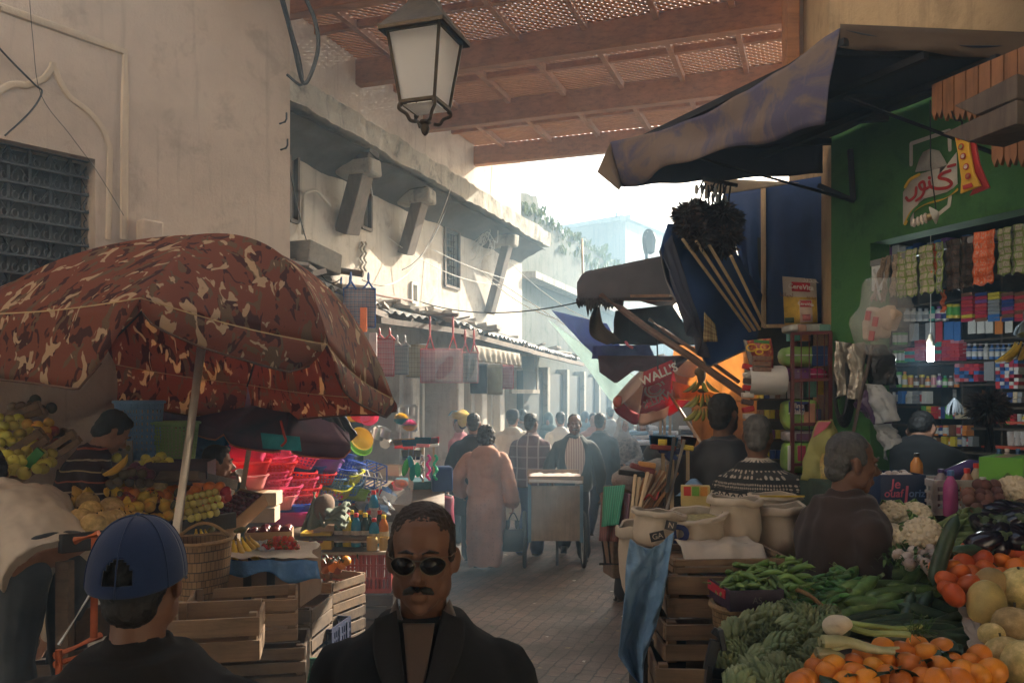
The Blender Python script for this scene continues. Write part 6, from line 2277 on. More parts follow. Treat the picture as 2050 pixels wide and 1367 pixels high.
scatter(sb,pts,'red strawberry heaped on the crumpled paper','strawberry',tilt=1.5,rd=rd2)
tag(MB().grid(lambda u,v:P(510+40*u,1088+22*v,4.6-.15*v)+V(0,0,.02+.03*nz1(V(u*4,v*4,8))),12,10).bd('plastic_sheet',M('clear crumpled film',(.55,.57,.6),.15,.2,6,1,20,bdist=.03)),'crumpled clear film between the bananas and the strawberries','plastic film')
def straw(name):
 m,nt,b_,out=newmat(name)
 tc=_n(nt,'ShaderNodeTexCoord');mp_=_n(nt,'ShaderNodeMapping');si(mp_,'Scale',(44,26,1))
 ln_(nt,tc.outputs['UV'],mp_.inputs['Vector'])
 br=_n(nt,'ShaderNodeTexBrick');si(br,'Scale',1);si(br,'Mortar Size',.06)
 si(br,'Brick Width',1);si(br,'Row Height',1)
 si(br,'Color1',(.30,.18,.085,1));si(br,'Color2',(.21,.12,.055,1));si(br,'Mortar',(.05,.03,.015,1))
 ln_(nt,mp_.outputs[0],br.inputs['Vector'])
 ln_(nt,br.outputs['Color'],b_.inputs['Base Color']);si(b_,'Roughness',.85)
 iv=_n(nt,'ShaderNodeMath',operation='MULTIPLY');si(iv,1,-1);ln_(nt,br.outputs['Fac'],iv.inputs[0])
 bump(nt,b_,iv.outputs[0],.8,.006)
 return m
straw_w=straw('woven straw')
def woven(name,label,c,r0,r1,h,handle=None,sq=1):
 root=thing(name,label,'basket',c)
 c=Vector(c)
 m=MB().lathe([(r0*.3,.003),(r0,.0),(r0+(r1-r0)*.5,h*.4),(r1,h),(r1-.012,h),(r0+(r1-r0)*.45,h*.4),(r0-.01,.02),(.01,.02)],30,c)
 for v in m.v:
  v.y=c.y+(v.y-c.y)*sq
 m.jitter(.012,6).bd('wall',straw_w,root,sm=60)
 m=MB().tube([c+V(r1*cos(a),r1*sq*sin(a),h)for a in lin(0,2*PI,31)],.011,6).jitter(.012,6)
 m.bd('rim',M('straw rope',(.28,.17,.08),.9,.3,30,.8,200),root)
 if handle:
  for(a0,a1,hh)in handle:
   A_,B_=c+V(r1*cos(a0),r1*sq*sin(a0),h),c+V(r1*cos(a1),r1*sq*sin(a1),h)
   MB().tube([A_.lerp(B_,t)+V(0,0,hh*sin(PI*t))for t in lin(0,1,14)],.008,6).bd('handle',MATS['straw rope'],root)
 return root
woven('straw_basket','deep woven straw basket at the end of the banana table',P(398,1188,4.2),.13,.155,.27,[(.3,2.6,.07)])
crate('wooden_crate','broken wooden crate with pale boards nearest the man in the cap',P(435,1310,3.55),(.34,.26,.20),R(12),crate_wd,2,group='crates stacked beside the front men')
crate('wooden_crate','long wooden crate lying behind the pale broken one',P(490,1270,4.0),(.46,.30,.20),R(14),crate_wd,3,group='crates stacked beside the front men')
crate('wooden_crate','dark wooden crate under the long one',P(515,1362,4.0),(.44,.30,.20),R(10),crate_old,3,group='crates stacked beside the front men')
crate('wooden_crate','dark wooden crate standing on the ground at the bottom of the stack',P(505,1460,4.0),(.46,.32,.22),R(12),crate_old,3,group='crates stacked beside the front men')
cx_=carton('carton','brown cardboard box with dark bands holding up the paper cover',V(P(535,1140,4.75).x,4.72,TZ-.29),(.52,.34,.27),R(-6),cardb_d)
m=MB()
for x in(-.03,.10):
 m.box(V(x,-.176,.14),(.045,.003,.25))
m.bds('dark_band',M('black print',(.02,.016,.014),.8),cx_)
crate('wooden_crate','grey crate under the brown cardboard box',V(P(545,1250,4.8).x,4.8,TZ-.29-.36),(.56,.36,.34),R(-6),crate_old,4)
crate('wooden_crate','slatted crate filled with oranges between the strawberries and the red crate',P(660,1215,5.3),(.27,.34,.20),R(-24),crate_wd,3)
crate('wooden_crate','dim slatted crate under the crate of oranges',P(655,1290,5.3),(.29,.36,.23),R(-24),crate_old,3)
pts=[P(x,y,5.25)for x,y in((683,1130),(693,1122),(667,1134),(652,1138),(640,1133),(660,1125),(675,1140),(648,1128))]
scatter(round_fruit('orange',orange_m,.034,stem=False,dim=.06),pts[:3],'bright orange on top of the small slatted crate beside the red crate','orange')
scatter(round_fruit('pomegranate',fruit_m('dull red rind',(.32,.11,.05),rough=.6),.034),pts[3:],'dull reddish fruit in the small slatted crate beside the red crate','fruit')
m=MB()
for k in range(9):
 tuft(m,P(690-8*k,1116,5.25)+Z(-.02),.05,5,rd2,.9)
tag(m.bd('leaf_sprigs',leaf_g),'green leafy sprigs on the oranges in the small crate','leaves',kind='stuff')
def plastic_crate(name,label,c,size,rz,mat,cols,rows,group=None,cat='crate'):
 root=thing(name,label,cat,c,group,rot=(0,0,rz))
 sx,sy,sz=size
 m=MB()
 def panel(o,ux,L):
  for i in range(cols+1):
   w=.012 if i%4 else .022
   m.box(o+ux*(L*i/cols)+Z(sz/2),(w,w,sz)if True else None)
  for j in range(rows+1):
   m.bar(o+Z(sz*j/rows),o+ux*L+Z(sz*j/rows),.011,.013 if j not in(0,rows)else .03)
 panel(V(-sx/2,-sy/2,0),V(1,0,0),sx);panel(V(-sx/2,sy/2,0),V(1,0,0),sx)
 panel(V(-sx/2,-sy/2,0),V(0,1,0),sy);panel(V(sx/2,-sy/2,0),V(0,1,0),sy)
 m.bd('crate_walls',mat,root)
 MB().box((0,0,.006),(sx,sy,.012)).bd('crate_floor',mat,root)
 return root
plastic_crate('plastic_crate','red slatted plastic crate under the board of bottles',P(722,1172,6.15),(.46,.34,.27),R(2),M('red crate plastic',(.50,.065,.035),.5,.15),16,3)
tag(MB().box(P(722,1098,6.1),(.50,.38,.022),rotm(0,0,R(2))).bd('board',M_wood('pale board wood',(.45,.36,.26),axis='x'),bev=.003),'pale board with the detergent bottles on the red crate','board')
crate('wooden_crate','old wooden crate under the red plastic crate',P(722,1250,6.15),(.48,.36,.26),R(2),crate_old,3)
plastic_crate('plastic_crate','green plastic crate at the bottom edge between the two front men',P(603,1400,4.3),(.17,.24,.16),R(5),M('green crate plastic',(.05,.16,.09),.5,.15),6,3)
plastic_crate('plastic_crate','dark blue plastic crate low behind the green one',P(640,1330,5.0),(.26,.3,.24),R(-10),M('dark blue crate plastic',(.02,.025,.06),.5,.15),10,4)
yb=carton('yellow_box','yellow box with a fruit emblem under the grey green cloth',P(636,1096,6.0),(.215,.16,.115),R(4),M('yellow print card',(.66,.44,.03),.5,.1))
m=MB()
m.ell((0,-.084,.065),(.042,.004,.022),12,6);m.ell((-.03,-.085,.06),(.018,.004,.020),10,6);m.ell((.032,-.085,.062),(.020,.004,.016),10,6)
m.bd('printed_fruit',M('maroon print',(.22,.05,.04),.6),yb)
m=MB()
for k in range(7):
 tuft(m,V(-.03+.01*k,-.086,.08),.03,3,rd2,.5)
m.bd('printed_leaves',M('dark green print',(.04,.10,.03),.6),yb)
def bottle_proto(name,body,cap,label_c,h=.235,r=.036):
 root=thing(name,'','bottle',(0,0,0))
 MB().lathe([(r*.9,0),(r,.012),(r,h*.60),(r*.92,h*.70),(r*.5,h*.83),(r*.38,h*.87),(r*.38,h*.90)],18).bd('bottle_body',body,root,sm=50)
 MB().lathe([(r*.45,h*.88),(r*.47,h*.98),(r*.40,h),(.001,h)],14).bd('cap',cap,root,sm=50)
 MB().lathe([(r*1.012,h*.13),(r*1.012,h*.48)],18,ang=2*PI).bd('label_band',label_c,root,sm=180)
 return root
lab_w=M('paper label',(.60,.54,.46),.6,.35,40,0)
lab_o=M('cream label',(.58,.47,.28),.6,.35,40,0)
ycap,rcap=M('yellow cap',(.7,.52,.03),.4),M('red cap',(.55,.03,.03),.4)
glossy=lambda n,c:M(n,c,.16,.08,3,0,spec=.6,transl=.15)
bz=P(720,1090,6.05).z
def bt(name,lab,px,d_,body,cap,lb,h=.235,z=None,r=.036):
 o=bottle_proto(name,body,cap,lb,h,r)
 p=P(px,1090,d_)
 put(o,V(p.x,p.y,z if z is not None else bz))
 o['label']=lab
 return o
bt('detergent_bottle','dark green bottle with a yellow cap, leftmost on the board',679,6.0,glossy('dark green bottle',(.010,.055,.025)),ycap,lab_w)
bt('detergent_bottle','yellow bottle with a red cap on the board',696,5.99,glossy('yellow bottle',(.66,.55,.06)),rcap,lab_o)
bt('detergent_bottle','turquoise bottle with a red cap in the front row on the board',713,5.98,glossy('turquoise bottle',(.02,.26,.46)),rcap,lab_w)
bt('detergent_bottle','black green bottle with a yellow cap in the middle of the board',731,5.99,glossy('black green bottle',(.006,.03,.02)),ycap,lab_w)
bt('detergent_bottle','turquoise bottle right of the black green one, under the tall one',749,5.97,MATS['turquoise bottle'],rcap,lab_o,.20)
bt('detergent_bottle','tall turquoise bottle standing above all the others',748,6.2,MATS['turquoise bottle'],rcap,lab_w,.24,bz+.13)
bt('detergent_bottle','orange bottle with a yellow cap beside the head of the man in sunglasses',768,6.0,glossy('orange bottle',(.60,.20,.03)),ycap,lab_o,.22)
for k,(px,cp_)in enumerate(((686,rcap),(704,ycap),(722,ycap),(738,rcap),(760,rcap))):
 if k==0:
  o0=bottle_proto('detergent_bottle',MATS['dark green bottle'],cp_,lab_w,.235)
  o=o0
 else:
  o=bottle_proto('detergent_bottle',MATS['black green bottle']if k%2 else MATS['dark green bottle'],cp_,lab_w,.235)
 p=P(px,1090,6.13);put(o,V(p.x,p.y,bz))
 o['label']='dark bottle standing in the row behind the front bottles on the board'
 o['group']='dark bottles in the back row'
for px in(749,774):
 p=P(px,1085,5.93)
 tag(MB().lathe([(.035,0),(.038,.01),(.038,.075),(.034,.085),(.034,.09)],18,V(p.x,p.y-.09,bz)).bd('paste_tub',M('ochre tub',(.55,.38,.12),.45)),'squat ochre tub standing before the turquoise bottle' if px<760 else 'squat ochre tub before the orange bottle, half hidden by the sunglasses man','tub')
def lump(name,label,cat,c,r,mat,amp=.03,sc=7,n=28,m_=18,rot=None):
 mb=MB().ell(Vector(c),r,n,m_,rot)
 for v in mb.v:
  q=v-Vector(c)
  v+=q.normalized()*amp*(nz1(v*sc)+.5*nz1(v*sc*2.3))
 return tag(mb.bd(name,mat,sm=180),label,cat)
sage=M('sage cloth',(.22,.25,.19),.9,.2,5,.3,120)
tag(MB().grid(lambda u,v:P(632-6*u-30*v*(1-u)+28*u*v,985+78*v-10*u*v,5.95-.1*v)+V(0,.05*sin(u*11)*v,0),22,20).bd('green_cloth',sage,solid=.008),'sage green cloth hanging in folds from the pile of plastic baskets','cloth')
lump('folded_cloth','rolled brown cloth bundle next to the sage green cloth','cloth',P(648,1018,5.95),(.075,.09,.095),M('brown wool cloth',(.25,.17,.125),.95,.2,5,.3,140),.02)
for k in range(4):
 tag(MB().grid(lambda u,v:P(660+40*u,1018+9*k+6*sin(u*5+k),6.0)+V(0,-.16+.2*v,.03*sin(PI*v)+.012*nz1(V(u*4,v*4,k))),18,10).bd('folded_cloth',sage,solid=.014),('topmost','second','third','lowest')[k]+' grey green cloth of the folded pile behind the bottles','cloth','folded grey green cloths')
carton('carton','flat cardboard box under the folded grey green cloths',P(660,1062,6.1),(.2,.2,.05),R(4),cardb_p)
white_pl=M('white plastic',(.74,.74,.72),.4,.08,5,.05,transl=.2)
steel=M('bright steel',(.6,.6,.6),.28,.15,8,.1,30,metal=.9)
tag(MB().grid(lambda u,v:P(690+200*u,1040-75*v,7.2+1.3*v),4,4).bd('goods_table',crate_old,solid=.04),'table of household goods in the full sun','table')
def bowl(name,label,px,py,d_,col,r,tilt,rz=0):
 root=thing(name,label,'bowl',P(px,py,d_),rot=(tilt,0,rz))
 MB().lathe([(.004,-.35*r),(.5*r,-.34*r),(.85*r,-.12*r),(r,.22*r),(1.06*r,.24*r),(1.06*r,.26*r),(.97*r,.25*r),(.80*r,-.09*r),(.004,-.28*r)],26).bd('bowl_wall',col,root,sm=50)
 return root
bowl('yellow_bowl','yellow plastic bowl hanging edge on under the tip of the camouflage parasol',704,826,7.2,plast['yellow']if False else M('bright yellow plastic',(.80,.58,.02),.35,.05,transl=.35),.10,1.0,.5)
bowl('red_bowl','red plastic bowl hanging between the yellow and the pink bowl',725,828,7.15,plast['red'],.10,1.0,.2)
bowl('pink_bowl','pink plastic bowl hanging beside the tip of the camouflage parasol',740,838,7.1,plast['pink'],.075,1.0,.0)
bowl('yellow_bowl','large yellow plastic bowl facing the sun above the black tarpaulin edge',722,880,7.1,MATS['bright yellow plastic'],.10,1.1,.7)
bowl('lime_bowl','lime green bowl stuck behind the large yellow one',720,893,7.18,M('vivid lime plastic',(.25,.62,.03),.35,.05,transl=.35),.10,1.0,.7)
for k,(px,py,r_)in enumerate(((752,878,.07),(765,872,.06),(745,868,.055),(770,888,.05))):
 o=thing('steel_pot','shiny steel pot in the heap behind the sunlit bowls','pot',P(px,py,7.9),'steel pots on the goods table',rot=(.4*k,.3-.2*k,k))
 MB().lathe([(.004,0),(r_,0),(r_*1.02,r_*1.2),(r_*1.1,r_*1.22),(r_*.97,r_*1.18),(r_*.95,.01),(.004,.008)],20).bd('pot_wall',steel,o)
 MB().tube([V(r_*cos(a)*.4,r_*1.0+.035*sin(a),r_)for a in lin(0,PI,8)],.005,6).bd('handle',steel,o)
for(px,py,top,bot,lab,hx)in((803,838,(.85,.62,.05),(.02,.33,.36),'yellow and teal pompom duster standing up left of the pink one',(800,890)),(820,851,(.85,.16,.40),(.85,.50,.03),'pink and orange pompom duster standing up at the goods stall',(818,905))):
 o=thing('pompom_duster',lab,'duster',P(px,py,8.1))
 for half,col in((1,top),(0,bot)):
  m=MB()
  c0=P(px,py,8.1)
  for k in range(420):
   z=RG.u(0.02,1)if half else RG.u(-1,.05)
   a=RG.u(0,2*PI)
   q=math.sqrt(max(0,1-z*z))
   d_=V(q*cos(a),q*sin(a),z*.72)
   s_=V(-sin(a),cos(a),0)*.006
   r1_=.075*RG.u(.85,1.08)
   m.add([c0+d_*.02-s_,c0+d_*.02+s_,c0+d_*r1_+s_*1.4,c0+d_*r1_-s_*1.4])
  m.bd('bristles',M('bristles %.2f %.2f'%(col[0],col[1]),col,.6,.15,5,0,transl=.3),o)
 MB().tube([P(px,py+4,8.1),P(hx[0],hx[1],8.1)],.007,6).bd('handle',white_pl,o)
def brush(label,a,b,d_,col,hcol,hd_,blen=.06,name='broom'):
 A_,B_=P(*a,d_),P(*b,d_)
 ax=(B_-A_).normalized()
 L_=(B_-A_).length
 o=thing(name,label,'broom',(A_+B_)/2)
 up=Z(1)-ax*ax.z
 m=MB()
 n_=70
 for k in range(n_):
  for y in(-.02,0,.02):
   t=(k+RG.random())/n_
   p=A_+ax*L_*t+V(0,y,0)
   fl=(t-.5)*.5
   m.add([p-ax*.004,p+ax*.004,p+ax*(.005+fl*blen*.6)+up*blen*RG.u(.9,1.05),p+ax*(-.005+fl*blen*.6)+up*blen])
 m.bd('bristles',col,o)
 MB().bar(A_-up*.012,B_-up*.012,.055,.03).bd('block',hcol,o,bev=.006)
 mid_=(A_+B_)/2
 MB().tube([mid_-up*.01,mid_-V(.0,0,hd_)],.011,7).bd('handle',wood_pale,o)
 return o
teal_b=M('teal bristles',(.02,.22,.36),.7,.2,5,0,transl=.2);org_b=M('orange bristles',(.75,.34,.06),.7,.2,5,0,transl=.2);tan_b=M('tan bristles',(.45,.38,.22),.7,.2,5,0,transl=.2)
brush('orange bristled broom head pointing up behind the teal ones',(790,892),(850,889),8.0,org_b,plast['red'],.4)
brush('teal bristled broom head, the nearer and smaller one',(808,894),(832,893),7.7,teal_b,plast['red'],.3)
brush('teal bristled broom head, the one farther right',(833,888),(860,889),7.8,teal_b,plast['rose'],.35)
brush('tan bristled broom head below the teal ones',(806,914),(842,914),7.6,tan_b,M('navy block',(.02,.03,.07),.5),.3)
brush('red broom head at the right end of the goods stall',(858,890),(878,887),8.0,plast['red'],white_pl,.3)
ct=carton('comb_tray','cardboard tray of black combs and belts in the sun',P(768,950,7.5),(.33,.22,.085),R(-6),cardb_p,open_top=True)
m=MB()
for k in range(16):
 p=P(735+RG.u(0,70),930-RG.u(0,22),7.45)
 a=RG.u(-.3,.5)
 m.box(p,(RG.u(.12,.26),.035,.012),rotm(RG.u(-.5,.5),-a,RG.u(-.3,.3)))
m.bd('black_combs',M('black shiny plastic',(.015,.014,.014),.2),ct)
for k,(px,py,col,L_)in enumerate(((812,935,(.05,.40,.06),.16),(826,945,(.01,.26,.22),.15),(836,940,(.03,.45,.25),.13),(822,925,(.02,.34,.40),.12))):
 p=P(px,py,7.3)
 o=thing('plastic_scoop','long %s plastic scoop hanging in the sun below the broom heads'%('grass green','deep teal','mint green','cyan')[k],'scoop',p)
 MB().ell(p,(.028,.016,L_/2),12,10,rotm(0,.25-.15*k,0)).bd('blade',M('scoop plastic %d'%k,col,.2,.05,transl=.35),o,sm=180)
 MB().tube([p+V(.02,0,L_/2),p+V(.03,0,L_/2+.08)],.004,5).bd('loop',cable_w,o)
pnk=M('neon pink plastic',(.85,.06,.38),.35,.05,transl=.3);neo=M('neon green plastic',(.02,.55,.30),.35,.05,transl=.3)
for(px,c_,lab)in((858,pnk,'string of neon pink plastic beads hanging at the goods stall'),(872,neo,'string of neon green plastic beads hanging beside the pink one'),(845,M('silver foil packs',(.5,.5,.52),.2,.2,metal=.6),'strip of silver packets hanging between the scoops and the pink beads')):
 m=MB()
 for k in range(14):
  m.ell(P(px+3*sin(k),912+k*3.6,7.35+.02*cos(k*2)),(.014,.012,.012),7,5)
 o=m.bd('bead_string',c_)
 tag(o,lab,'beads')
def wire_rack(label,px,py,d_,w,h,rz,mat,n=5):
 o=thing('wire_rack',label,'rack',P(px,py,d_),rot=(.25,.2,rz))
 m=MB()
 for z in(0,h):
  for k in range(n+1):
   m.bar(V(-w/2+w*k/n,-.08,z),V(-w/2+w*k/n,.08,z),.007)
  for y in(-.08,.08):
   m.bar(V(-w/2,y,z),V(w/2,y,z),.009)
 for x in(-w/2,0,w/2):
  for y in(-.08,.08):
   m.bar(V(x,y,0),V(x,y,h),.009)
 m.bd('wires',mat,o)
wire_rack('white wire rack lying askew in the sunlit goods',722,985,7.0,.26,.17,R(20),white_pl)
wire_rack('blue and white wire rack behind the askew white one',742,965,7.2,.22,.15,R(-30),M('blue wire',(.04,.10,.42),.4))
o_=thing('packed_toy','orange topped toy in clear packing at the right of the white goods','toy',P(803,985,7.0))
MB().ell(P(803,968,7.0),(.06,.045,.035),14,8).bd('toy_body',M('orange toy plastic',(.8,.16,.03),.35,transl=.2),o_)
MB().box(P(805,985,7.0),(.17,.08,.20),rotm(0,.12,.2)).bd('clear_pack',M_film('clear pack film',(.7,.75,.78),.25),o_,bev=.01)
rd3=Rnd(31)
for k in range(26):
 px,py=rd3.u(690,800),rd3.u(975,1022)
 d_=7.1-(py-1000)*.012
 q=rd3.random()
 c_=rd3.choice([white_pl,white_pl,white_pl,plast['rose'],plast['sky'],M('cream plastic',(.6,.52,.38),.4,transl=.2),plast['red']])
 if q<.45:
  o=MB().box(P(px,py,d_),(rd3.u(.07,.16),rd3.u(.05,.1),rd3.u(.03,.08)),rotm(rd3.u(-.5,.5),rd3.u(-.5,.5),rd3.u(0,3))).bd('plastic_box',c_,bev=.006)
  tag(o,'small pale plastic box tumbled in the bright heap of household goods','box','tumbled plastic boxes')
 elif q<.75:
  o=MB().lathe([(.004,0),(.035,0),(.045,.09),(.050,.092),(.042,.085),(.034,.006),(.004,.006)],18,(0,0,0)).bd('plastic_cup',c_,org=Z(0))
  put(o,P(px,py,d_),Euler((rd3.u(-1.5,1.5),rd3.u(-1.5,1.5),0)))
  tag(o,'pale plastic cup tumbled in the bright heap of household goods','cup','tumbled plastic cups')
 else:
  o=MB().lathe([(.004,-.01),(.05,-.008),(.075,.012),(.078,.012),(.05,-.004),(.004,-.006)],20,(0,0,0)).bd('plastic_plate',c_,org=Z(0))
  put(o,P(px,py,d_),Euler((rd3.u(-1.2,1.2),rd3.u(-1.2,1.2),0)))
  tag(o,'pale plastic plate leaning in the bright heap of household goods','plate','tumbled plastic plates')
m=MB()
for k in range(70):
 m.ell(P(rd3.u(640,685),rd3.u(982,1000),6.7),.011,6,4,mi=k%4)
tag(m.bd('bead_heap',[plast['pink'],plast['sky'],white_pl,plast['yellow']]),'heap of tiny multicoloured beads beside the yellow green baskets','beads',kind='stuff')
tag(MB().box(P(884,958,8.2),(.2,.2,.24),rotm(0,0,.2)).bd('blue_bin',M('deep blue plastic',(.03,.07,.20),.4),bev=.02),'deep blue plastic bin at the elbow of the man in the black coat','bin')
rbag=thing('red_shopper','dark red zipped shopping bag on the ground beside the man in the black coat','bag',P(880,1040,8.2))
mb=MB();c0=P(880,1060,8.2)
loft(mb,[(c0+Z(z),V(w,.02,0),V(0,dd,0))for z,w,dd in((0,.13,.09),(.02,.15,.11),(.2,.14,.10),(.30,.14,.07),(.33,.13,.03))],20)
mb.jitter(.02,7).bd('bag_body',M('dark red nylon',(.28,.02,.05),.5,.2,5,.3,30),rbag,sm=60)
MB().tube(curve([c0+V(-.12,-.04,.33),c0+V(0,-.06,.355),c0+V(.12,-.04,.33)],5),.01,6).bd('white_zip',white_pl,rbag)
tag(MB().box(P(842,1010,8.4),(.5,.45,.5),rotm(0,0,.1)).bd('teal_chest',M('teal painted box',(.03,.10,.12),.6,.3),bev=.01),'teal painted chest under the hanging scoops and beads','chest')
ht_=thing('hand_truck','orange painted hand truck behind the man in the cap','hand truck',P(170,1330,2.9))
opaint=M('chipped orange paint',(.55,.12,.03),.5,.35,12,.3)
MB().tube([P(150,1082,2.75),P(198,1068,2.75)],.013,10).bd('grip',M('orange rubber grip',(.65,.15,.03),.6),ht_)
m=MB()
m.tube([P(190,1070,2.76),P(188,1275,2.76)],.012,8)
m.tube([P(112,1312,2.7),P(200,1272,2.9)],.013,8);m.tube([P(112,1330,2.7),P(200,1295,2.9)],.013,8)
m.tube([P(118,1300,2.7),P(118,1352,2.7)],.011,8)
m.bd('frame',opaint,ht_)
MB().tube([P(118,1290,2.7),P(186,1180,2.75)],.006,6).bd('cord',cable_w,ht_)
crate('wooden_crate','dark wooden crate behind the jeans of the stooping man',P(40,1290,5.0),(.5,.4,.25),R(15),crate_old,3,group='dark crates at the far left')
crate('wooden_crate','dark wooden crate at the bottom behind the stooping man',P(30,1400,4.9),(.5,.4,.25),R(20),crate_old,3,group='dark crates at the far left')
crate('wooden_crate','dark wooden crate just under the apple trays at the left edge',P(10,1180,5.1),(.55,.4,.25),R(10),crate_old,3,group='dark crates at the far left')
def plaid_bag(label,px,py,d_,wpx,hpx,mat,trim,rz=0,string=60,film=False,handles=True):
 w,h=wpx/F*d_,hpx/F*d_
 root=thing('plaid_bag',label,'bag',P(px,py,d_),rot=(0,0,rz))
 dp=w*.28
 m=MB()
 def side(o,ux,L):
  m.grid(lambda u,v:o+ux*L*u+Z(-h*v)+V(0,-1 if abs(ux.x)>.5 and o.y<0 else 0,0)*(.03*sin(PI*u)*sin(PI*v)+.012*nz1(V(u*4,v*4,px))),10,10)
 side(V(-w/2,-dp/2,0),V(1,0,0),w);side(V(-w/2,dp/2,0),V(1,0,0),w)
 side(V(-w/2,-dp/2,0),V(0,1,0),dp);side(V(w/2,-dp/2,0),V(0,1,0),dp)
 m.add([V(-w/2,-dp/2,-h),V(w/2,-dp/2,-h),V(w/2,dp/2,-h),V(-w/2,dp/2,-h)])
 m.bd('bag_body',mat,root,sm=60,solid=.003)
 m=MB()
 for x in(-w/2,w/2):
  m.tube([V(x,-dp/2,0),V(x,-dp/2,-h)],.006,5)
 m.tube([V(-w/2,-dp/2,0),V(w/2,-dp/2,0)],.007,5);m.tube([V(-w/2,-dp/2,-h),V(w/2,-dp/2,-h)],.006,5)
 m.bd('piping',trim,root)
 if handles:
  hh=string/F*d_
  for s_ in(-.28,.28):
   MB().tube(curve([V(w*s_-.05,-dp/2,-.01),V(w*s_,-dp*.3,hh*.45),V(w*s_,0,hh),V(w*s_,0,hh*.5),V(w*s_+.05,-dp/2,-.01)],4),.009,5).bd('handle',trim,root)
 if film:
  MB().grid(lambda u,v:V(-w*.15+w*.7*u,-dp/2-.03-.02*sin(u*6+v*4),.02-h*1.05*v),10,14).bd('clear_wrap',M_film('clear bag film',(.75,.8,.85),.30),root,sm=180)
 return root
red_t,blu_t,gry_t=M('red trim',(.5,.06,.06),.5),M('blue trim',(.05,.15,.5),.5),M('grey trim',(.35,.35,.35),.5)
pl_b=M_plaid('blue plaid',((.35,.36,.42),(.12,.15,.25),(.55,.22,.12),(.09,.10,.16)),8)
pl_r=M_plaid('red plaid',((.48,.27,.28),(.34,.15,.18),(.55,.42,.42),(.26,.13,.17)),7)
pl_r2=M_plaid('bright red plaid',((.50,.22,.22),(.45,.08,.09),(.4,.4,.32),(.22,.10,.16)),7)
pl_y=M_plaid('yellow plaid',((.45,.36,.18),(.28,.2,.08),(.5,.42,.28),(.2,.14,.08)),7)
pl_g=M_plaid('grey green plaid',((.25,.28,.27),(.10,.14,.15),(.38,.40,.40),(.08,.10,.12)),7)
plaid_bag('large blue plaid shopping bag hanging from the dark beam, beside the parasol',720,578,7.7,62,78,pl_b,blu_t,.15,32)
plaid_bag('blue plaid bag behind the large one, mostly hidden by the parasol edge',692,585,7.9,40,70,pl_b,blu_t,-.5,30)
plaid_bag('red plaid shopping bag hanging left of the grey one, by the parasol',770,678,8.3,36,75,pl_r2,red_t,.2,20)
plaid_bag('grey plaid bag between the red and the yellow plaid bags',803,692,8.7,28,58,pl_g,gry_t,.2,20)
plaid_bag('yellow plaid bag tucked behind the big red plaid bag',834,690,9.3,42,66,pl_y,gry_t,.1,30,handles=False)
plaid_bag('biggest red plaid shopping bag in clear wrap, centre of the hanging row',884,700,9.2,82,66,pl_r,red_t,.05,66,film=True)
plaid_bag('dark plaid bag with shiny wrap right of the biggest one',940,706,9.9,32,60,pl_g,red_t,.2,46,film=True)
plaid_bag('plain dark blue bag hanging in the shade right of the wrapped bags',958,728,10.2,34,60,M('navy nylon',(.03,.045,.07),.7),gry_t,.1,20,handles=False)
plaid_bag('pale olive cloth bag hanging below the faded valance',990,730,10.6,30,60,M('olive cloth',(.30,.29,.20),.9),gry_t,.1,20,handles=False)
plaid_bag('small pink plaid bag at the right end of the hanging row',1016,732,11,22,46,M_plaid('pink plaid',((.42,.28,.36),(.3,.14,.2),(.5,.4,.44),(.2,.12,.2)),7),red_t,.1,16,handles=False)
tag(MB().box(P(728,640,7.6),(.06,.03,.22)).bd('orange_packet',M('orange packet',(.75,.18,.04),.4),bev=.004),'orange packet hanging under the large blue plaid bag','packet')
tag(MB().box(P(747,690,7.9),(.07,.03,.22)).bd('white_packet',M('pale packet',(.6,.52,.5),.4),bev=.004),'pale packet hanging by the red plaid bag, next to the parasol','packet')
fr_=MB()
for(a,b)in(((796,812),(834,812)),((796,812),(796,862)),((834,812),(834,862)),((796,862),(834,862)),((815,812),(815,862)),((796,835),(834,835))):
 fr_.bar(P(*a,9.3),P(*b,9.3),.03,.03)
tag(fr_.bd('window_sash',M('white painted wood',(.55,.54,.52),.7)),'white painted window frame leaning behind the pompom dusters','frame')
hc=thing('handcart','two wheeled wooden handcart with a tray of wrapped pastries on top','handcart',ground_pt(1110,9.3))
g0=ground_pt(1112,9.3)
cz=lambda py:CH-(py-HY)/F*9.3
w_=102/F*9.3
ztop,zbot=cz(972),cz(1082)
m=MB()
m.box(V(g0.x,9.3,(ztop+zbot)/2),(w_,.03,ztop-zbot))
m.box(V(g0.x-w_/2+.012,9.6,(ztop+zbot)/2),(.025,.57,ztop-zbot));m.box(V(g0.x+w_/2-.012,9.6,(ztop+zbot)/2),(.025,.57,ztop-zbot))
m.box(V(g0.x,9.6,zbot+.01),(w_,.58,.02))
m.bd('cart_box',M_wood('worn plywood',(.30,.22,.15),axis='z',var=.25),hc,bev=.003)
m=MB()
for s_ in(-1,1):
 m.box(V(g0.x+s_*(w_/2+.005),9.29,(ztop+zbot)/2),(.035,.05,ztop-zbot+.03))
m.bd('blue_edge',M('faded blue paint',(.10,.19,.28),.6,.3),hc,bev=.003)
m=MB()
m.box(V(g0.x,9.55,ztop+.05),(w_*1.08,.62,.03));m.bar(V(g0.x-w_*.54,9.25,ztop+.085),V(g0.x+w_*.54,9.25,ztop+.085),.02,.05)
m.bar(V(g0.x-w_*.54,9.85,ztop+.10),V(g0.x+w_*.54,9.85,ztop+.10),.02,.07)
m.bd('tray',M_wood('tray wood',(.36,.25,.15),axis='x'),hc,bev=.003)
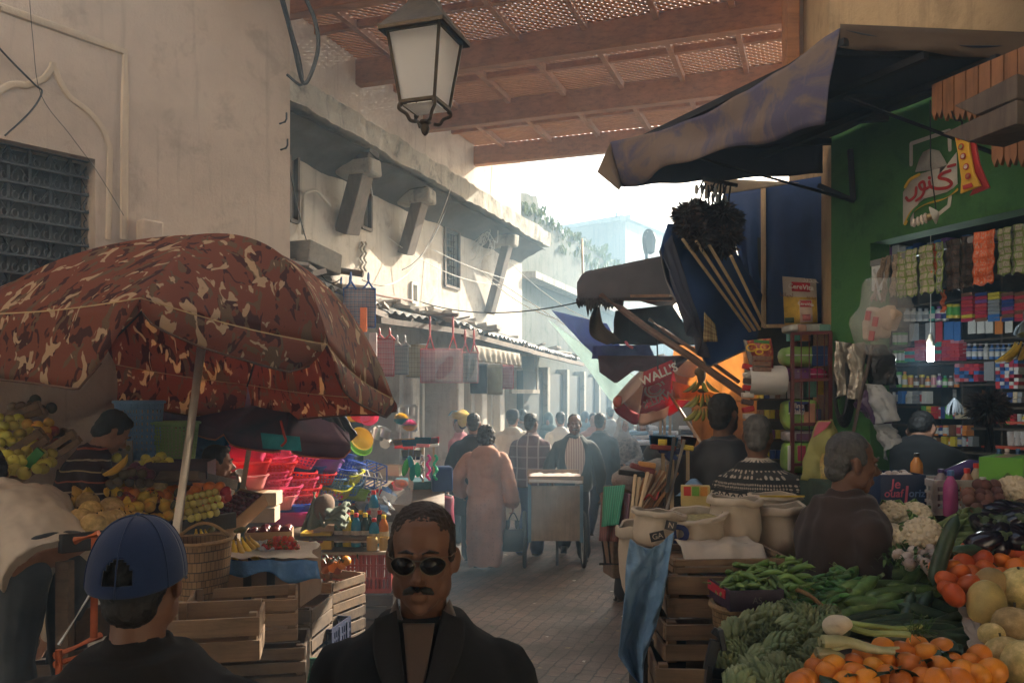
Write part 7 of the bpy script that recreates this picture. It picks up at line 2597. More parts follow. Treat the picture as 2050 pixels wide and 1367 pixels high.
for s_ in(-1,1):
 x=g0.x+s_*(w_/2+.055)
 R_=.30
 o=MB().tube([V(x,9.62+R_*cos(a),.02+R_+R_*sin(a))for a in lin(0,2*PI,33)],.022,8).bd('wheel',M('grey tyre',(.05,.05,.05),.8),hc)
 m=MB()
 for k in range(10):
  a=k*PI/5
  m.tube([V(x,9.62,.02+R_),V(x,9.62+(R_-.02)*cos(a),.02+R_+(R_-.02)*sin(a))],.004,5)
 m.tube([V(x,9.62+(R_-.022)*cos(a),.02+R_+(R_-.022)*sin(a))for a in lin(0,2*PI,33)],.009,6)
 m.bd('rim',steel,o)
m=MB();m.tube([V(g0.x-w_*.6,9.62,.32),V(g0.x+w_*.6,9.62,.32)],.012,6);m.bar(V(g0.x+.02,9.34,zbot),V(g0.x+.02,9.34,.08),.03)
m.bd('axle_and_prop',iron,hc)
def paper_f(u,v):
 return V(g0.x+(u-.5)*w_*1.02,9.27+.5*v,ztop+.075+.035*sin(PI*v)+.02*nz1(V(u*7,v*5,3)))
tag(MB().grid(paper_f,26,14).bd('paper_wrap',M('thin pinkish paper',(.58,.46,.40),.7,.2,6,.6,22,bdist=.01),solid=.004),'crumpled pinkish paper over the pastries on the handcart','paper')
tag(MB().box(V(g0.x+.0,9.24,ztop+.055),(w_*1.04,.012,.03),rotm(0,.03,0)).bd('cloth_strip',M('white cloth edge',(.62,.58,.55),.9)),'white cloth strip along the front of the handcart tray','cloth')
cuke_m=fruit_m('courgette skin',(.11,.19,.045),(.19,.27,.075),var=.45,scale=18,rough=.4,rnd=.25)
cuke_d=fruit_m('dark cucumber skin',(.035,.065,.028),(.06,.10,.045),var=.4,scale=16,rough=.4,rnd=.2)
cuke_l=fruit_m('pale courgette skin',(.20,.26,.085),(.28,.33,.13),var=.35,scale=20,rough=.45,rnd=.2)
bean_m=fruit_m('green bean skin',(.14,.24,.05),(.22,.32,.09),rnd=.25,rough=.5)
pea_m=fruit_m('pea pod skin',(.085,.21,.05),(.13,.30,.08),rnd=.25,rough=.45)
art_m=fruit_m('artichoke leaf',(.21,.26,.115),(.28,.30,.16),var=.4,scale=14,rough=.75,rnd=.2,bmp=.3)
egg_m=fruit_m('aubergine skin',(.012,.006,.014),rough=.18,spec=.6,rnd=.1)
caul_m=fruit_m('cauliflower curd',(.66,.55,.38),rough=.85,bmp=.8,bscale=140,rnd=.08)
caul_l=fruit_m('cauliflower leaf',(.14,.24,.06),(.24,.32,.10),rough=.6)
turnip_m=fruit_m('turnip skin',(.48,.36,.30),(.52,.44,.38),rough=.5)
beet_m=fruit_m('beetroot skin',(.13,.05,.04),(.18,.075,.055),rough=.8,bmp=.5)
gourd_m=fruit_m('tan gourd skin',(.45,.30,.10),(.52,.36,.15),var=.3,rough=.6)
def long_veg(name,mat,L,r,bend=.25,taper=.75,stem=True,n=9,wob=0):
 m=MB()
 pts,rs=[],[]
 for i in range(11):
  t=i/10
  a=(t-.5)*bend
  pts.append(V((t-.5)*L,L*.5*bend*(.25-(t-.5)**2)*2+wob*sin(t*7),0))
  e=min(1,(t/.12)**.6 if t<.12 else 1,((1-t)/.14)**.6 if t>.86 else 1)
  rs.append(max(.0015,r*e*(taper+(1-taper)*sin(PI*min(1,t*.75+.25)))))
 m.tube(pts,rs,n)
 if stem:
  m.tube([pts[-1],pts[-1]+V(.018,-.004,0)],[r*.32,r*.26],6,1)
 return m.bd(name,[mat,M('green stalk',(.14,.17,.06),.7)],sm=70,org=Z(0))
def lay(proto,pts,label,cat,yaw=(0,3.14),pitch=.25,rd=None,smin=.85,smax=1.12):
 rd=rd or Rnd(len(pts)*7)
 for i,p in enumerate(pts):
  e=Euler((rd.u(-.4,.4)*3,rd.u(-pitch,pitch),rd.u(*yaw)))
  s=rd.u(smin,smax)
  if i==0:
   put(proto,p,e,s);tag(proto,label,cat,'%ss alike: %s'%(cat,label))
  else:
   dup(proto,p,e,scale=s)
rd=Rnd(77)
def dv(px,py):
 return 2.30+(1367-py)*.0052-(px-1750)*.0004
stv=thing('vegetable_stall','broad sloping vegetable stall of crates and boards in the right foreground','stall',P(1750,1300,2.6))
def vb_(u,v):
 px,py=1440+700*u,1100+330*v-70*u*(1-v)
 p=P(px,py,dv(px,py))
 return p+V(0,.03,-.085)
MB().grid(vb_,14,12).bd('display_board',crate_old,stv,solid=.02)
m=MB()
for u in(.02,.5,.98):
 a=vb_(u,.98)
 m.box(V(a.x,a.y,a.z/2-.02),(.06,.06,a.z-.04))
 a=vb_(u,.05)
 m.box(V(a.x,a.y,a.z/2-.02),(.06,.06,a.z-.04))
m.bds('leg',crate_old,stv)
OP=[(1612,1362),(1634,1340),(1655,1350),(1650,1322),(1706,1330),(1730,1310),(1712,1352),(1733,1364),(1770,1300),(1768,1322),(1806,1306),(1812,1326),(1838,1292),(1886,1300),(1845,1358),(1870,1364),(1880,1336),(1905,1328),(1945,1330),(1960,1312),(1930,1345),(1958,1352),(1985,1345),(1898,1362),(1778,1355),(1690,1365),(1672,1336),(1828,1338),(1856,1312),(1800,1362),(1920,1364),(1598,1372),(1750,1340)]
def dor(x,y):
 return 2.22+(1367-y)*.0028
scatter(round_fruit('orange',orange_m,.0375,stem=False,dim=.06),[P(x,y,dor(x,y))for x,y in OP],'bright orange in the heap along the bottom right, among dark leaves','orange')
def leaf_mb(L,w,curl=.3):
 return MB().grid(lambda u,v:V((u-.5)*L,(v-.5)*w*sin(PI*min(.999,u*.97+.015))**.7,-abs(v-.5)*.3*w-curl*L*(u-.3)**2),10,4)
lf=leaf_mb(.085,.04).bd('orange_leaf',M('dark citrus leaf',(.018,.05,.014),.35,.3,10,.3,60),sm=180,org=Z(0))
LP=[(1690,1322,.4),(1762,1336,2.2),(1775,1343,.3),(1790,1336,1.2),(1830,1318,2.6),(1848,1322,.9),(1868,1296,1.9),(1902,1306,.5),(1915,1296,1.3),(1720,1340,2.9),(1740,1350,.2),(1700,1345,1.1),(1665,1365,2.0),(1812,1345,.1),(1875,1312,2.4),(1896,1290,1.5)]
for i,(x,y,a)in enumerate(LP):
 p=P(x,y,dor(x,y)-.045);e=Euler((rd.u(-.9,-.2),rd.u(-.5,.5),a))
 if i==0:
  put(lf,p,e);tag(lf,'dark green leaf sticking up between the oranges at the bottom right','leaf','leaves among the oranges')
 else:
  dup(lf,p,e,scale=rd.u(.8,1.3))
TP=[(1880,1138),(1895,1160),(1905,1140),(1918,1112),(1930,1128),(1942,1105),(1950,1150),(1938,1170),(1965,1120),(1975,1140),(1990,1102),(1985,1165),(2002,1150),(2008,1122),(2025,1108),(2034,1135),(2045,1112),(2048,1155),(1960,1172),(1922,1150),(2015,1170),(1910,1190),(1898,1178),(2060,1130),(1972,1098),(2012,1097)]
def dtg(x,y):
 return 2.86+(1180-y)*.004
scatter(round_fruit('tangerine',tang_m,.0385,stem=False,elong=.88,dim=.10),[P(x,y,dtg(x,y))for x,y in TP],'deep orange tangerine in the heap at the right edge, below the aubergines','tangerine')
scatter(round_fruit('tomato',fruit_m('tomato skin',(.55,.05,.02),rough=.25),.034,elong=.85),[P(1882,1142,3.05),P(1874,1150,3.0)],'small red tomato at the left end of the tangerine heap','tomato')
gl=[(1985,1170,.055,1.25,'pale gourd nearest the tangerines, at the right edge'),(1975,1210,.062,1.5,'long tan gourd lying below the pale one'),(2045,1178,.075,1.1,'big yellow tan melon cut by the right edge'),(2030,1250,.066,.95,'round tan melon in the middle of the right edge'),(2012,1310,.06,1.0,'greenish tan melon beside the oranges'),(2052,1330,.07,1.1,'orange yellow melon in the bottom right corner'),(1985,1270,.04,1.0,'small brown gourd between the melons')]
for(x,y,r_,el_,lab)in gl:
 o=round_fruit('melon',melon_m if 'melon' in lab else gourd_m,r_,elong=el_,dim=.06)
 put(o,P(x,y,2.42+(1340-y)*.0028),Euler((rd.u(-.5,.5),rd.u(-.6,.6),rd.u(0,3))))
 tag(o,lab,'melon' if 'melon' in lab else 'gourd')
tag(MB().grid(lambda u,v:P(1924+34*u+14*v,1215+85*v,2.86-.3*v)+V(0,.05*nz1(V(u*4,v*5,3)),0),14,20).bd('paper_sheet',M('crumpled cream paper',(.40,.33,.26),.85,.25,6,.7,22,bdist=.012),solid=.003),'crumpled cream paper between the dark cucumbers and the melons','paper')
CP=[(1720,1125,10,.30),(1765,1120,25,.30),(1700,1160,55,.26),(1745,1150,40,.32),(1800,1130,-5,.28),(1835,1140,-10,.27),(1870,1150,12,.24),(1790,1165,15,.32),(1830,1175,60,.24),(1760,1185,5,.3),(1860,1160,35,.26),(1690,1185,62,.26),(1670,1212,45,.3),(1715,1205,50,.28),(1810,1195,8,.28),(1850,1185,-15,.24),(1740,1215,25,.26),(1780,1210,-5,.28),(1640,1225,40,.26),(1875,1140,70,.2),(1730,1140,45,.28),(1775,1142,20,.28),(1815,1155,2,.28)]
proto=long_veg('courgette',cuke_m,.27,.0255,.35,.85)
for i,(x,y,a,L_)in enumerate(CP):
 p=P(x,y,dv(x,y)-.10);e=Euler((rd.u(-.5,.5),-R(a)*.55,R(a)*.7))
 if i==0:
  put(proto,p,e,L_/.235);tag(proto,'plump green courgette in the big heap in front of the brown robed man','courgette','green courgettes in the big heap')
 else:
  dup(proto,p,e,scale=L_/.235)
DP=[(1740,1235,8),(1775,1248,12),(1820,1240,78),(1880,1235,-25),(1900,1222,-35),(1800,1258,5),(1850,1265,3),(1890,1256,-5),(1905,1245,20),(1845,1230,60),(1700,1248,15),(1870,1215,-20),(1915,1270,10),(1880,1275,-8),(1760,1262,4),(1830,1278,0),(1900,1200,-30),(1870,1195,10)]
proto=long_veg('cucumber',cuke_d,.24,.0245,.2,.85)
for i,(x,y,a)in enumerate(DP):
 p=P(x,y,dv(x,y)-.02);e=Euler((rd.u(-.5,.5),-R(a)*.6,R(a)*.7))
 if i==0:
  put(proto,p,e);tag(proto,'blackish green cucumber in the dark heap behind the fennel','cucumber','dark cucumbers behind the fennel')
 else:
  dup(proto,p,e,scale=rd.u(.9,1.15))
ZP=[(1905,1045,22),(1925,1035,25),(1945,1030,20),(1920,1055,30),(1895,1070,35),(1935,1050,5),(1960,1060,5),(1975,1062,0),(1965,1048,8),(1940,1075,5),(1970,1080,4),(1955,1092,0),(1925,1085,15),(1985,1048,-10),(1915,1040,40),(1890,1085,45),(1945,1062,18)]
proto=long_veg('pale_courgette',cuke_l,.20,.0165,.2,.85)
for i,(x,y,a)in enumerate(ZP):
 p=P(x,y,3.28+(1090-y)*.004);e=Euler((rd.u(-.5,.5),-R(a)*.8,R(a)*.5))
 if i==0:
  put(proto,p,e);tag(proto,'slim pale courgette in the heap beside the cauliflowers','courgette','pale courgettes by the cauliflowers')
 else:
  dup(proto,p,e,scale=rd.u(.9,1.2))
bgc=long_veg('courgette',cuke_d,.28,.028,.12,.8)
put(bgc,P(1893,1100,3.0),Euler((0,-1.05,.5)));tag(bgc,'single large grey green courgette leaning by the tangerines','courgette')
for(x,y,a)in((1925,1105,5),(1960,1100,2)):
 o=long_veg('courgette',cuke_d,.24,.022,.1,.85);put(o,P(x,y,3.12),Euler((0,-R(a),.2)))
 tag(o,'dark courgette lying %s above the tangerines'%('next to the large leaning one' if x<1940 else 'in the shade farther right'),'courgette')
def slender(name,mat,L,r,bend):
 return long_veg(name,mat,L,r,bend,.75,True,6,.004)
chi=slender('green_chilli',bean_m,.13,.0095,.6)
pts=rows_px([(1452,1150),(1520,1128),(1600,1108),(1612,1150),(1612,1180),(1520,1185),(1452,1180)],13,lambda x,y:2.92+(1180-y)*.004,rd)
lay(chi,pts,'long green chilli in the heap beside the brown robed man','chilli',(0,3.14),.5,rd)
pea=slender('pea_pod',pea_m,.095,.0095,.35)
pts=rows_px([(1495,1205),(1560,1175),(1640,1150),(1700,1140),(1720,1165),(1660,1215),(1560,1222),(1495,1222)],11,lambda x,y:2.90+(1220-y)*.0048,rd)
lay(pea,pts,'bright green pea pod spilling from the straw basket','pea pod',(0,3.14),.6,rd)
gp=carton('printed_box','dark purple printed box full of green chillies',P(1486,1204,2.98),(.19,.26,.07),R(6),M('purple print box',(.05,.028,.05),.55,.3),open_top=True)
text_mb('AS',.03,V(-.0,-.136,.035),V(1,0,0),Z(1),.0008).bd('lettering',M('grey print',(.2,.18,.18),.7),gp)
MB().box((-.099,0,.05),(.004,.2,.03)).bd('red_print',M('red print card',(.45,.03,.05),.6),gp)
woven('straw_basket','shallow straw basket spilling pea pods, with a rope hoop handle',P(1580,1262,3.02),.12,.165,.085,[(3.6,5.4,.085)])
woven('straw_basket','smaller straw basket left of the pea pods, half empty',P(1478,1268,2.95),.07,.095,.10,[(2.0,5.0,.02)])
def artichoke(name,r):
 m=MB()
 for ring in range(7):
  n_=(5,7,8,9,9,8,6)[ring]
  z0=(.80,.62,.40,.16,-.10,-.34,-.58)[ring]
  rad=(.18,.40,.60,.74,.80,.74,.52)[ring]
  for k in range(n_):
   a=2*PI*k/n_+ring*.43
   rot=rotm(0,0,a)
   w,h=r*(.44+.02*ring),r*(.62+.04*ring)
   ti=.15+.05*ring
   def lf_(u,v):
    ww=w*(sin(PI*min(1,.12+v*.86))**.7)
    x=rad*r+sin(ti+v*.35)*h*(v-.35)*.45+.10*r*sin(PI*v)-.35*ww*(2*u-1)**2
    return V(x,(u-.5)*ww,z0*r+(v-.4)*h)
   q=MB().grid(lf_,4,5)
   m.add([rot@p for p in q.v],q.f)
 m.ell((0,0,-.05*r),(r*.62,r*.62,r*.85),12,8)
 m.tube([Z(-r*.8),V(r*.1,0,-r*1.7)],r*.17,7,1)
 return m.bd(name,[art_m,M('artichoke stalk',(.19,.21,.10),.8)],sm=50,solid=.0022,org=Z(0))
AP=[(1470,1268),(1505,1252),(1540,1240),(1500,1285),(1545,1272),(1580,1262),(1612,1245),(1605,1285),(1560,1300),(1520,1318),(1475,1310),(1592,1318),(1625,1330),(1640,1275),(1560,1340),(1500,1345),(1455,1340),(1530,1362),(1590,1352),(1655,1240),(1665,1262),(1575,1225),(1480,1370),(1630,1305),(1560,1375)]
ap_=artichoke('artichoke',.049)
for i,(x,y)in enumerate(AP):
 p=P(x,y,2.30+(1367-y)*.0034);e=Euler((rd.u(-1.0,1.2),rd.u(-1.0,1.0),rd.u(0,6)))
 if i==0:
  put(ap_,p,e);tag(ap_,'grey green artichoke heaped in the black plastic crate','artichoke','artichokes in the black crate')
 else:
  dup(ap_,p,e,scale=rd.u(.8,1.15))
m=MB()
for(x0,y0,x1,y1)in((1432,1272,1440,1260),(1440,1258,1448,1300),(1418,1340,1432,1280),(1415,1345,1480,1350),(1413,1368,1480,1372),(1420,1330,1416,1372)):
 m.bar(P(x0,y0,2.36),P(x1,y1,2.36),.016,.03)
m.box(P(1540,1392,2.5),(.30,.28,.03))
tag(m.bd('black_crate',M('black crate plastic',(.015,.017,.022),.4),bev=.003),'black plastic crate corner holding the artichokes','crate')
fn_=thing('fennel','white fennel bulb with long green stalks lying across the heap','fennel',P(1690,1260,2.36))
white_v=fruit_m('fennel bulb',(.60,.50,.36),(.64,.56,.42),rough=.45)
grn_v=fruit_m('pale green stalk',(.26,.33,.10),(.33,.38,.15),rough=.45)
c0=P(1672,1252,2.36)
m=MB()
for k in range(4):
 m.ell(c0+V(.004*k,-.006*k,.004*k),(.036-.002*k,.026,.030-.003*k),16,12,rotm(0,.12*k-.1,.15*k))
m.bd('bulb',white_v,fn_,sm=180)
MB().tube(curve([c0+V(.03,0,0),P(1740,1266,2.34),P(1790,1268,2.34),P(1822,1270,2.34)],5),[.014]+[.009]*14+[.007],8).bd('stalk',grn_v,fn_)
MB().tube(curve([c0+V(.03,0,.01),P(1740,1252,2.38),P(1800,1258,2.40),P(1845,1252,2.42)],5),[.012]+[.008]*14+[.005],8).bd('stalk',grn_v,fn_)
m=MB()
for k in range(60):
 c=P(rd.u(1815,1860),rd.u(1248,1275),2.38)
 m.tube([c,c+V(rd.u(-.02,.04),0,rd.u(-.02,.04))],.0012,3)
m.bd('fronds',M('fennel frond',(.09,.18,.03),.7),fn_)
for(a,b_,lab,r_)in(((1640,1284),(1790,1304),'thick pale leek lying under the fennel',.019),((1632,1308),(1720,1328),'short pale leek lying lowest beside the oranges',.019),((1660,1300),(1800,1296),'thin green stalk between the two leeks',.008)):
 A_,B_=P(*a,2.33),P(*b_,2.33)
 pts=curve([A_,A_.lerp(B_,.35)+Z(.01),A_.lerp(B_,.7),B_],5)
 o=MB().tube(pts,[r_*.7]+[r_*(1-.55*i/15)for i in range(15)],9).bd('leek',fruit_m('leek skin',(.42,.42,.22),(.5,.5,.34),rough=.4))
 tag(o,lab,'leek')
def cauliflower(name,r):
 root=thing(name,'','cauliflower',(0,0,0))
 m=MB().ell((0,0,0),(r,r,r*.82),16,10)
 rr=Rnd(3)
 for k in range(150):
  z=rr.u(-.15,1);a=rr.u(0,6.28);q=math.sqrt(max(0,1-z*z))
  s_=r*rr.u(.10,.20)
  m.ell(V(q*cos(a)*r,q*sin(a)*r,z*r*.82)*.95,(s_,s_,s_*.9),7,5)
 m.bd('curd',caul_m,root,sm=180)
 for k in range(7):
  a=k*.9
  rot=rotm(0,0,a)
  q=MB().grid(lambda u,v:rot@V(r*(.75+.45*sin(v*1.8))-.25*r*(2*u-1)**2,(u-.5)*r*1.1*sin(PI*min(1,.2+v*.75)),r*(-.85+1.25*v)+.05*r*sin(u*9)),6,7)
  q.bd('leaf',caul_l,root,sm=180,solid=.002)
 return root
cq=cauliflower('cauliflower',.066)
KP=[(1786,1036,3.5,'cauliflower at the back left, right beside the brown robe'),(1833,1036,3.5,'cauliflower standing behind the front one'),(1846,1072,3.3,'biggest cauliflower, in front of the row'),(1790,1082,3.35,'cauliflower lowest beside the brown robe'),(2030,982,3.6,'cauliflower at the right edge above the aubergines')]
for i,(x,y,d_,lab)in enumerate(KP):
 e=Euler((.95+rd.u(-.2,.3),rd.u(-.4,.4),rd.u(-.6,.6)))
 if i==0:
  put(cq,P(x,y,d_),e);cq['label']=lab;cq['group']='cauliflowers'
 else:
  dup(cq,P(x,y,d_),e,lab,'cauliflowers',scale=1.08 if i==2 else .98)
for(x,y,r_)in((1816,1065,.045),):
 o=lump('cabbage','small green cabbage between the cauliflowers','cabbage',P(x,y,3.42),(r_,r_,r_),caul_l,.006,30)
tn=round_fruit('turnip',turnip_m,.024,elong=1.25)
pts=[P(x,y,3.12+(1130-y)*.004)for x,y in((1830,1105),(1845,1112),(1862,1100),(1815,1118),(1838,1122),(1800,1112),(1852,1128),(1870,1112),(1822,1130),(1862,1138),(1875,1126))]
scatter(tn,pts,'whitish turnip in the heap below the biggest cauliflower','turnip')
m=MB()
for k in range(90):
 x,y=rd.u(1785,1890),rd.u(1090,1140)
 tuft(m,P(x,y,3.16+(1130-y)*.004),.05,3,rd,1.1)
tag(m.bd('turnip_greens',M('turnip greens leaf',(.08,.14,.035),.7,.4)),'thin green leaves tangled among the turnips','greens',kind='stuff')
au=thing('aubergine','','aubergine',(0,0,0))
MB().lathe([(.004,-.075),(.03,-.068),(.042,-.04),(.043,-.005),(.034,.035),(.024,.06),(.016,.072),(.002,.075)],16).bd('fruit_body',egg_m,au,sm=180)
m=MB().lathe([(.026,.058),(.02,.074),(.008,.082),(.006,.10),(.002,.101)],8);m.bd('stalk_cap',M('aubergine stalk',(.07,.10,.04),.7),au)
EP=[(1968,1052),(1985,1040),(2005,1030),(2025,1040),(2042,1025),(1995,1060),(2015,1058),(2035,1062),(1980,1072),(2000,1080),(2024,1080),(2046,1082),(2050,1052),(2020,1022),(2045,1042),(1972,1085),(2038,1075)]
for i,(x,y)in enumerate(EP):
 p=P(x,y,3.12+(1090-y)*.005);e=Euler((rd.u(.7,1.9),rd.u(-.5,.5),rd.u(0,6)))
 if i==0:
  put(au,p,e);au['label']='glossy black aubergine in the heap at the right edge';au['group']='aubergines at the right edge'
 else:
  dup(au,p,e,scale=rd.u(.85,1.1))
pts=rows_px([(1930,985),(1960,965),(2005,962),(2010,1000),(1985,1025),(1950,1020)],19,lambda x,y:3.55-(y-980)*.003,rd)
scatter(round_fruit('beetroot',beet_m,.026,elong=1.15),pts,'earthy brown beetroot in the pile behind the aubergines','beetroot')
m=MB()
for(a,b_)in(((1925,1080),(2060,1010)),((1760,1140),(1880,1140))):
 m.bar(P(*a,3.5),P(*b_,3.5),.3,.05)
m.box(P(1965,1120,3.8),(.8,.8,.05),rotm(-.35,0,-.1))
tag(m.bd('prop_board',crate_old),'dark boards propping the cauliflowers and courgettes','board')
cb_=carton('lettered_box','dark blue lettered cardboard box of garlic on the counter',P(1782,1012,3.95),(.21,.24,.155),R(2),M('dark blue print card',(.012,.028,.085),.5,.2),open_top=True)
pk_=M('pink print',(.55,.10,.18),.6);bl_=M('pale blue print',(.16,.26,.50),.6)
ux,uy=V(1,0,0),Z(1)
for(tx,sz_,x,z,mt_,sh_)in(('Je',.060,-.035,.112,pk_,.1),('ouaf',.050,-.045,.070,pk_,.1),('J',.100,.012,.066,pk_,.1),('oriz',.048,.062,.070,bl_,.1)):
 text_mb(tx,sz_,V(x,-.1235,z),ux,uy,.0008,shear=sh_,bold=.0008).bd('lettering',mt_,cb_)
pts=[P(1782,1012,3.95)+V(x,y,.14)for x,y in((-.07,-.07),(-.03,-.05),(.02,-.08),(.06,-.04),(-.05,.0),(.03,0),(.07,.03))]
scatter(round_fruit('garlic',fruit_m('garlic skin',(.58,.48,.42)),.026,elong=.9),pts,'garlic bulb in the dark blue lettered box','garlic')
tag(MB().box(P(1820,1060,4.25),(.95,.5,.5),rotm(0,0,R(-4))).bd('counter_chest',M('green grey painted board',(.04,.065,.045),.7,.4),bev=.01),'green grey painted counter under the lettered box and the white crate','counter')
wc=plastic_crate('plastic_crate','white plastic crate crammed with bottles on the counter',P(1905,1018,3.85),(.25,.22,.125),R(-3),M('off white plastic',(.55,.50,.46),.5),4,3)
bl=[(1868,985,'clear bottle with a pink cap at the left of the white crate',(.25,.16,.16),(.6,.15,.18),.12),(1884,968,'bottle with a dark violet cap in the white crate',(.30,.26,.28),(.06,.03,.14),.14),(1903,985,'pink softener bottle with a blue cap in front of the white crate',(.62,.12,.34),(.06,.14,.36),.20),(1936,975,'orange pink bottle with a red cap in the white crate',(.55,.24,.15),(.6,.03,.02),.18),(1955,965,'cream bottle with a red cap in the white crate',(.55,.44,.30),(.6,.03,.02),.18),(1968,972,'pink bottle with a pale blue cap, left of the green box',(.55,.22,.36),(.10,.22,.45),.19),(1983,972,'violet bottle with a blue cap right against the green box',(.42,.10,.35),(.10,.22,.45),.19),(1968,985,'black bottle with a white cap in front of the pink ones',(.015,.018,.03),(.6,.58,.55),.14)]
for(x,y,lab,bc,cc,h_)in bl:
 o=bottle_proto('softener_bottle',glossy('bottle %.2f %.2f'%(bc[0],bc[2]),bc),M('cap %.2f %.2f'%(cc[0],cc[2]),cc,.4),MATS['bottle %.2f %.2f'%(bc[0],bc[2])],h_,.030)
 p=P(x,y,3.85 if 'front' not in lab else 3.7)
 put(o,p-Z(h_*.52));o['label']=lab
o=bottle_proto('softener_bottle',glossy('violet bottle',(.11,.07,.24)),M('violet cap',(.05,.02,.12),.4),MATS['violet bottle'],.19,.036)
put(o,P(1895,955,3.95),Euler((.2,1.15,.2)));o['label']='violet bottle lying on its side across the white crate'
o=bottle_proto('thermos',glossy('orange lacquer',(.62,.26,.06)),M('black lid',(.02,.018,.016),.4),MATS['orange lacquer'],.15,.028)
put(o,P(1835,962,4.0)-Z(.02));o['label']='tapered orange bottle with a black lid beside the shopkeeper\'s hand'
gb=carton('green_box','bright green box on the counter at the right edge',P(2018,972,3.75),(.17,.26,.13),R(-42),M('bright green card',(.12,.36,.03),.45,.1))
tag(MB().box(P(1905,1045,3.9),(.3,.26,.08)).bd('grey_box',cardb_d,bev=.003),'plain brown box under the white crate','box')
for k,(px,c_,lab)in enumerate(((2000,(.05,.16,.32),'blue capped bottle behind the green box'),(2016,(.6,.55,.5),'white capped bottle behind the green box'),(2038,(.03,.10,.22),'dark blue capped bottle behind the green box'))):
 o=bottle_proto('small_bottle',glossy('bottle b%d'%k,mul(c_,.6)),M('cap b%d'%k,c_,.4),lab_w,.12,.022)
 put(o,P(px,935,4.1)-Z(.03));o['label']=lab
G='crates stacked under the sacks'
for(c,s_,rz_,lab,wd)in((V(P(1460,1130,3.15).x,3.30,P(1440,1148,3.13).z),(.42,.34,.055),3,'top wooden crate of the stack under the flat white sack',crate_wd),(V(P(1462,1205,3.05).x,3.22,P(1440,1238,3.05).z),(.42,.34,.155),-2,'second wooden crate from the top of the stack beside the blue plastic',crate_wd),(V(P(1458,1290,3.0).x,3.18,P(1440,1325,3.01).z),(.44,.34,.145),2,'third wooden crate down, left of the smaller straw basket',crate_wd),(V(P(1450,1375,2.95).x,3.10,P(1435,1418,2.93).z),(.44,.34,.15),-3,'wooden crate low in the stack at the bottom edge',crate_wd),(V(P(1435,1500,2.95).x,3.12,.40),(.44,.34,.38),2,'bottom wooden crate of the stack, on the ground',crate_old)):
 crate('wooden_crate',lab,c,s_,R(rz_),wd,2,group=G)
m=MB().box(V(P(1320,1300,3.3).x-.0,3.38,.50),(.16,.40,1.0))  # dark block whose colour stands in for the shaded gap beside the crates
tag(m.bd('dark_chest',M('black wooden chest',(.022,.019,.017),.8),bev=.006),'black shadowed chest behind the hanging blue plastic','chest')
sack_m=M('white woven sack',(.56,.47,.37),.75,.18,5,.35,240,stretch=(1,1,1),transl=.12)
sack_d=M('inner sack shade',(.30,.25,.19),.9,.3)
def sack(name,label,c,r,h,mat,lean=(0,0),roll=.06,seed=1,squash=1.0,fill=None,group=None):
 root=thing(name,label,'sack',c,rot=(lean[0],lean[1],0))
 prof=[(r*.15,.0),(r*.78,.004),(r*.95,h*.12),(r*1.02,h*.35),(r*.98,h*.65),(r*.90,h*.90),(r*.95,h*.985),(r*1.06,h),(r*1.13,h*.96),(r*1.12,h*.86),(r*1.06,h*.84)]
 m=MB().lathe(prof,40)
 inner=[(r*.94,h*.985),(r*.86,h*.9),(r*.82,h*.80)]
 m.lathe(inner,40,mi=1)
 for v in m.v:
  a=math.atan2(v.y,v.x)
  f=v.z/h
  d_=nz1(V(cos(a)*1.6,sin(a)*1.6,f*2.4+seed*9))*.13+.05*nz1(V(cos(a)*4,sin(a)*4,f*6+seed*5))+.03*sin(a*9+seed+f*5)*(.3+f)
  v.x*=(1+d_);v.y*=(1+d_)*squash
  v.z+=h*.10*nz1(V(cos(a)*1.4,sin(a)*1.4,seed))*f**3
 m.bd('sack_cloth',[mat,sack_d],root,sm=60)
 if fill:
  q=MB().ell((0,0,h*.79),(r*.82,r*.82*squash,h*.06),24,8)
  q.jitter(.012,20).bd('contents',fill,root,sm=180)
 return root
grain=M('pale grain',(.40,.33,.15),.9,.5,60,.8,150)
herb=M('dried herbs',(.14,.14,.05),.9,.5,40,.8,120)
def at_z(px,d_,z):
 p=P(px,800,d_);return V(p.x,p.y,z)
def pyz(py,d_):
 return CH-(py-HY)/F*d_
s1=sack('white_sack','open white sack standing on the ground behind the blue plastic',at_z(1282,3.75,pyz(1190,3.75)),.085,.31,sack_m,(0,-.05),seed=2,fill=sack_d)
s2=sack('white_sack','white sack with black printed patches leaning on the stack',at_z(1312,3.6,pyz(1092,3.6)),.10,.15,sack_m,(0,.12),seed=3,squash=.9)
s3=sack('white_sack','slumped white sack with a blue printed letter in the middle of the row',at_z(1392,3.65,pyz(1086,3.65)),.125,.13,sack_m,(.1,-.1),seed=5,fill=grain)
s4=sack('white_sack','full round white sack with its rim rolled back, tallest of the row',at_z(1468,3.7,pyz(1088,3.7)),.110,.205,sack_m,(0,.04),seed=7,fill=herb)
s5=sack('white_sack','white sack next to the brown robe, its rim rolled down',at_z(1562,3.75,pyz(1112,3.75)),.105,.225,sack_m,(0,-.03),seed=11,fill=sack_d)
s6=sack('white_sack','low white sack with a yellow edge behind the two big ones',at_z(1550,4.3,pyz(1040,4.3)),.12,.13,sack_m,seed=13,fill=grain)
MB().bar(V(-.11,-.125,.133),V(.11,-.125,.133),.012,.008).bd('yellow_edge',M('yellow tape',(.6,.42,.05),.6),s6)
blkp=M('black print',(.02,.016,.014),.8)
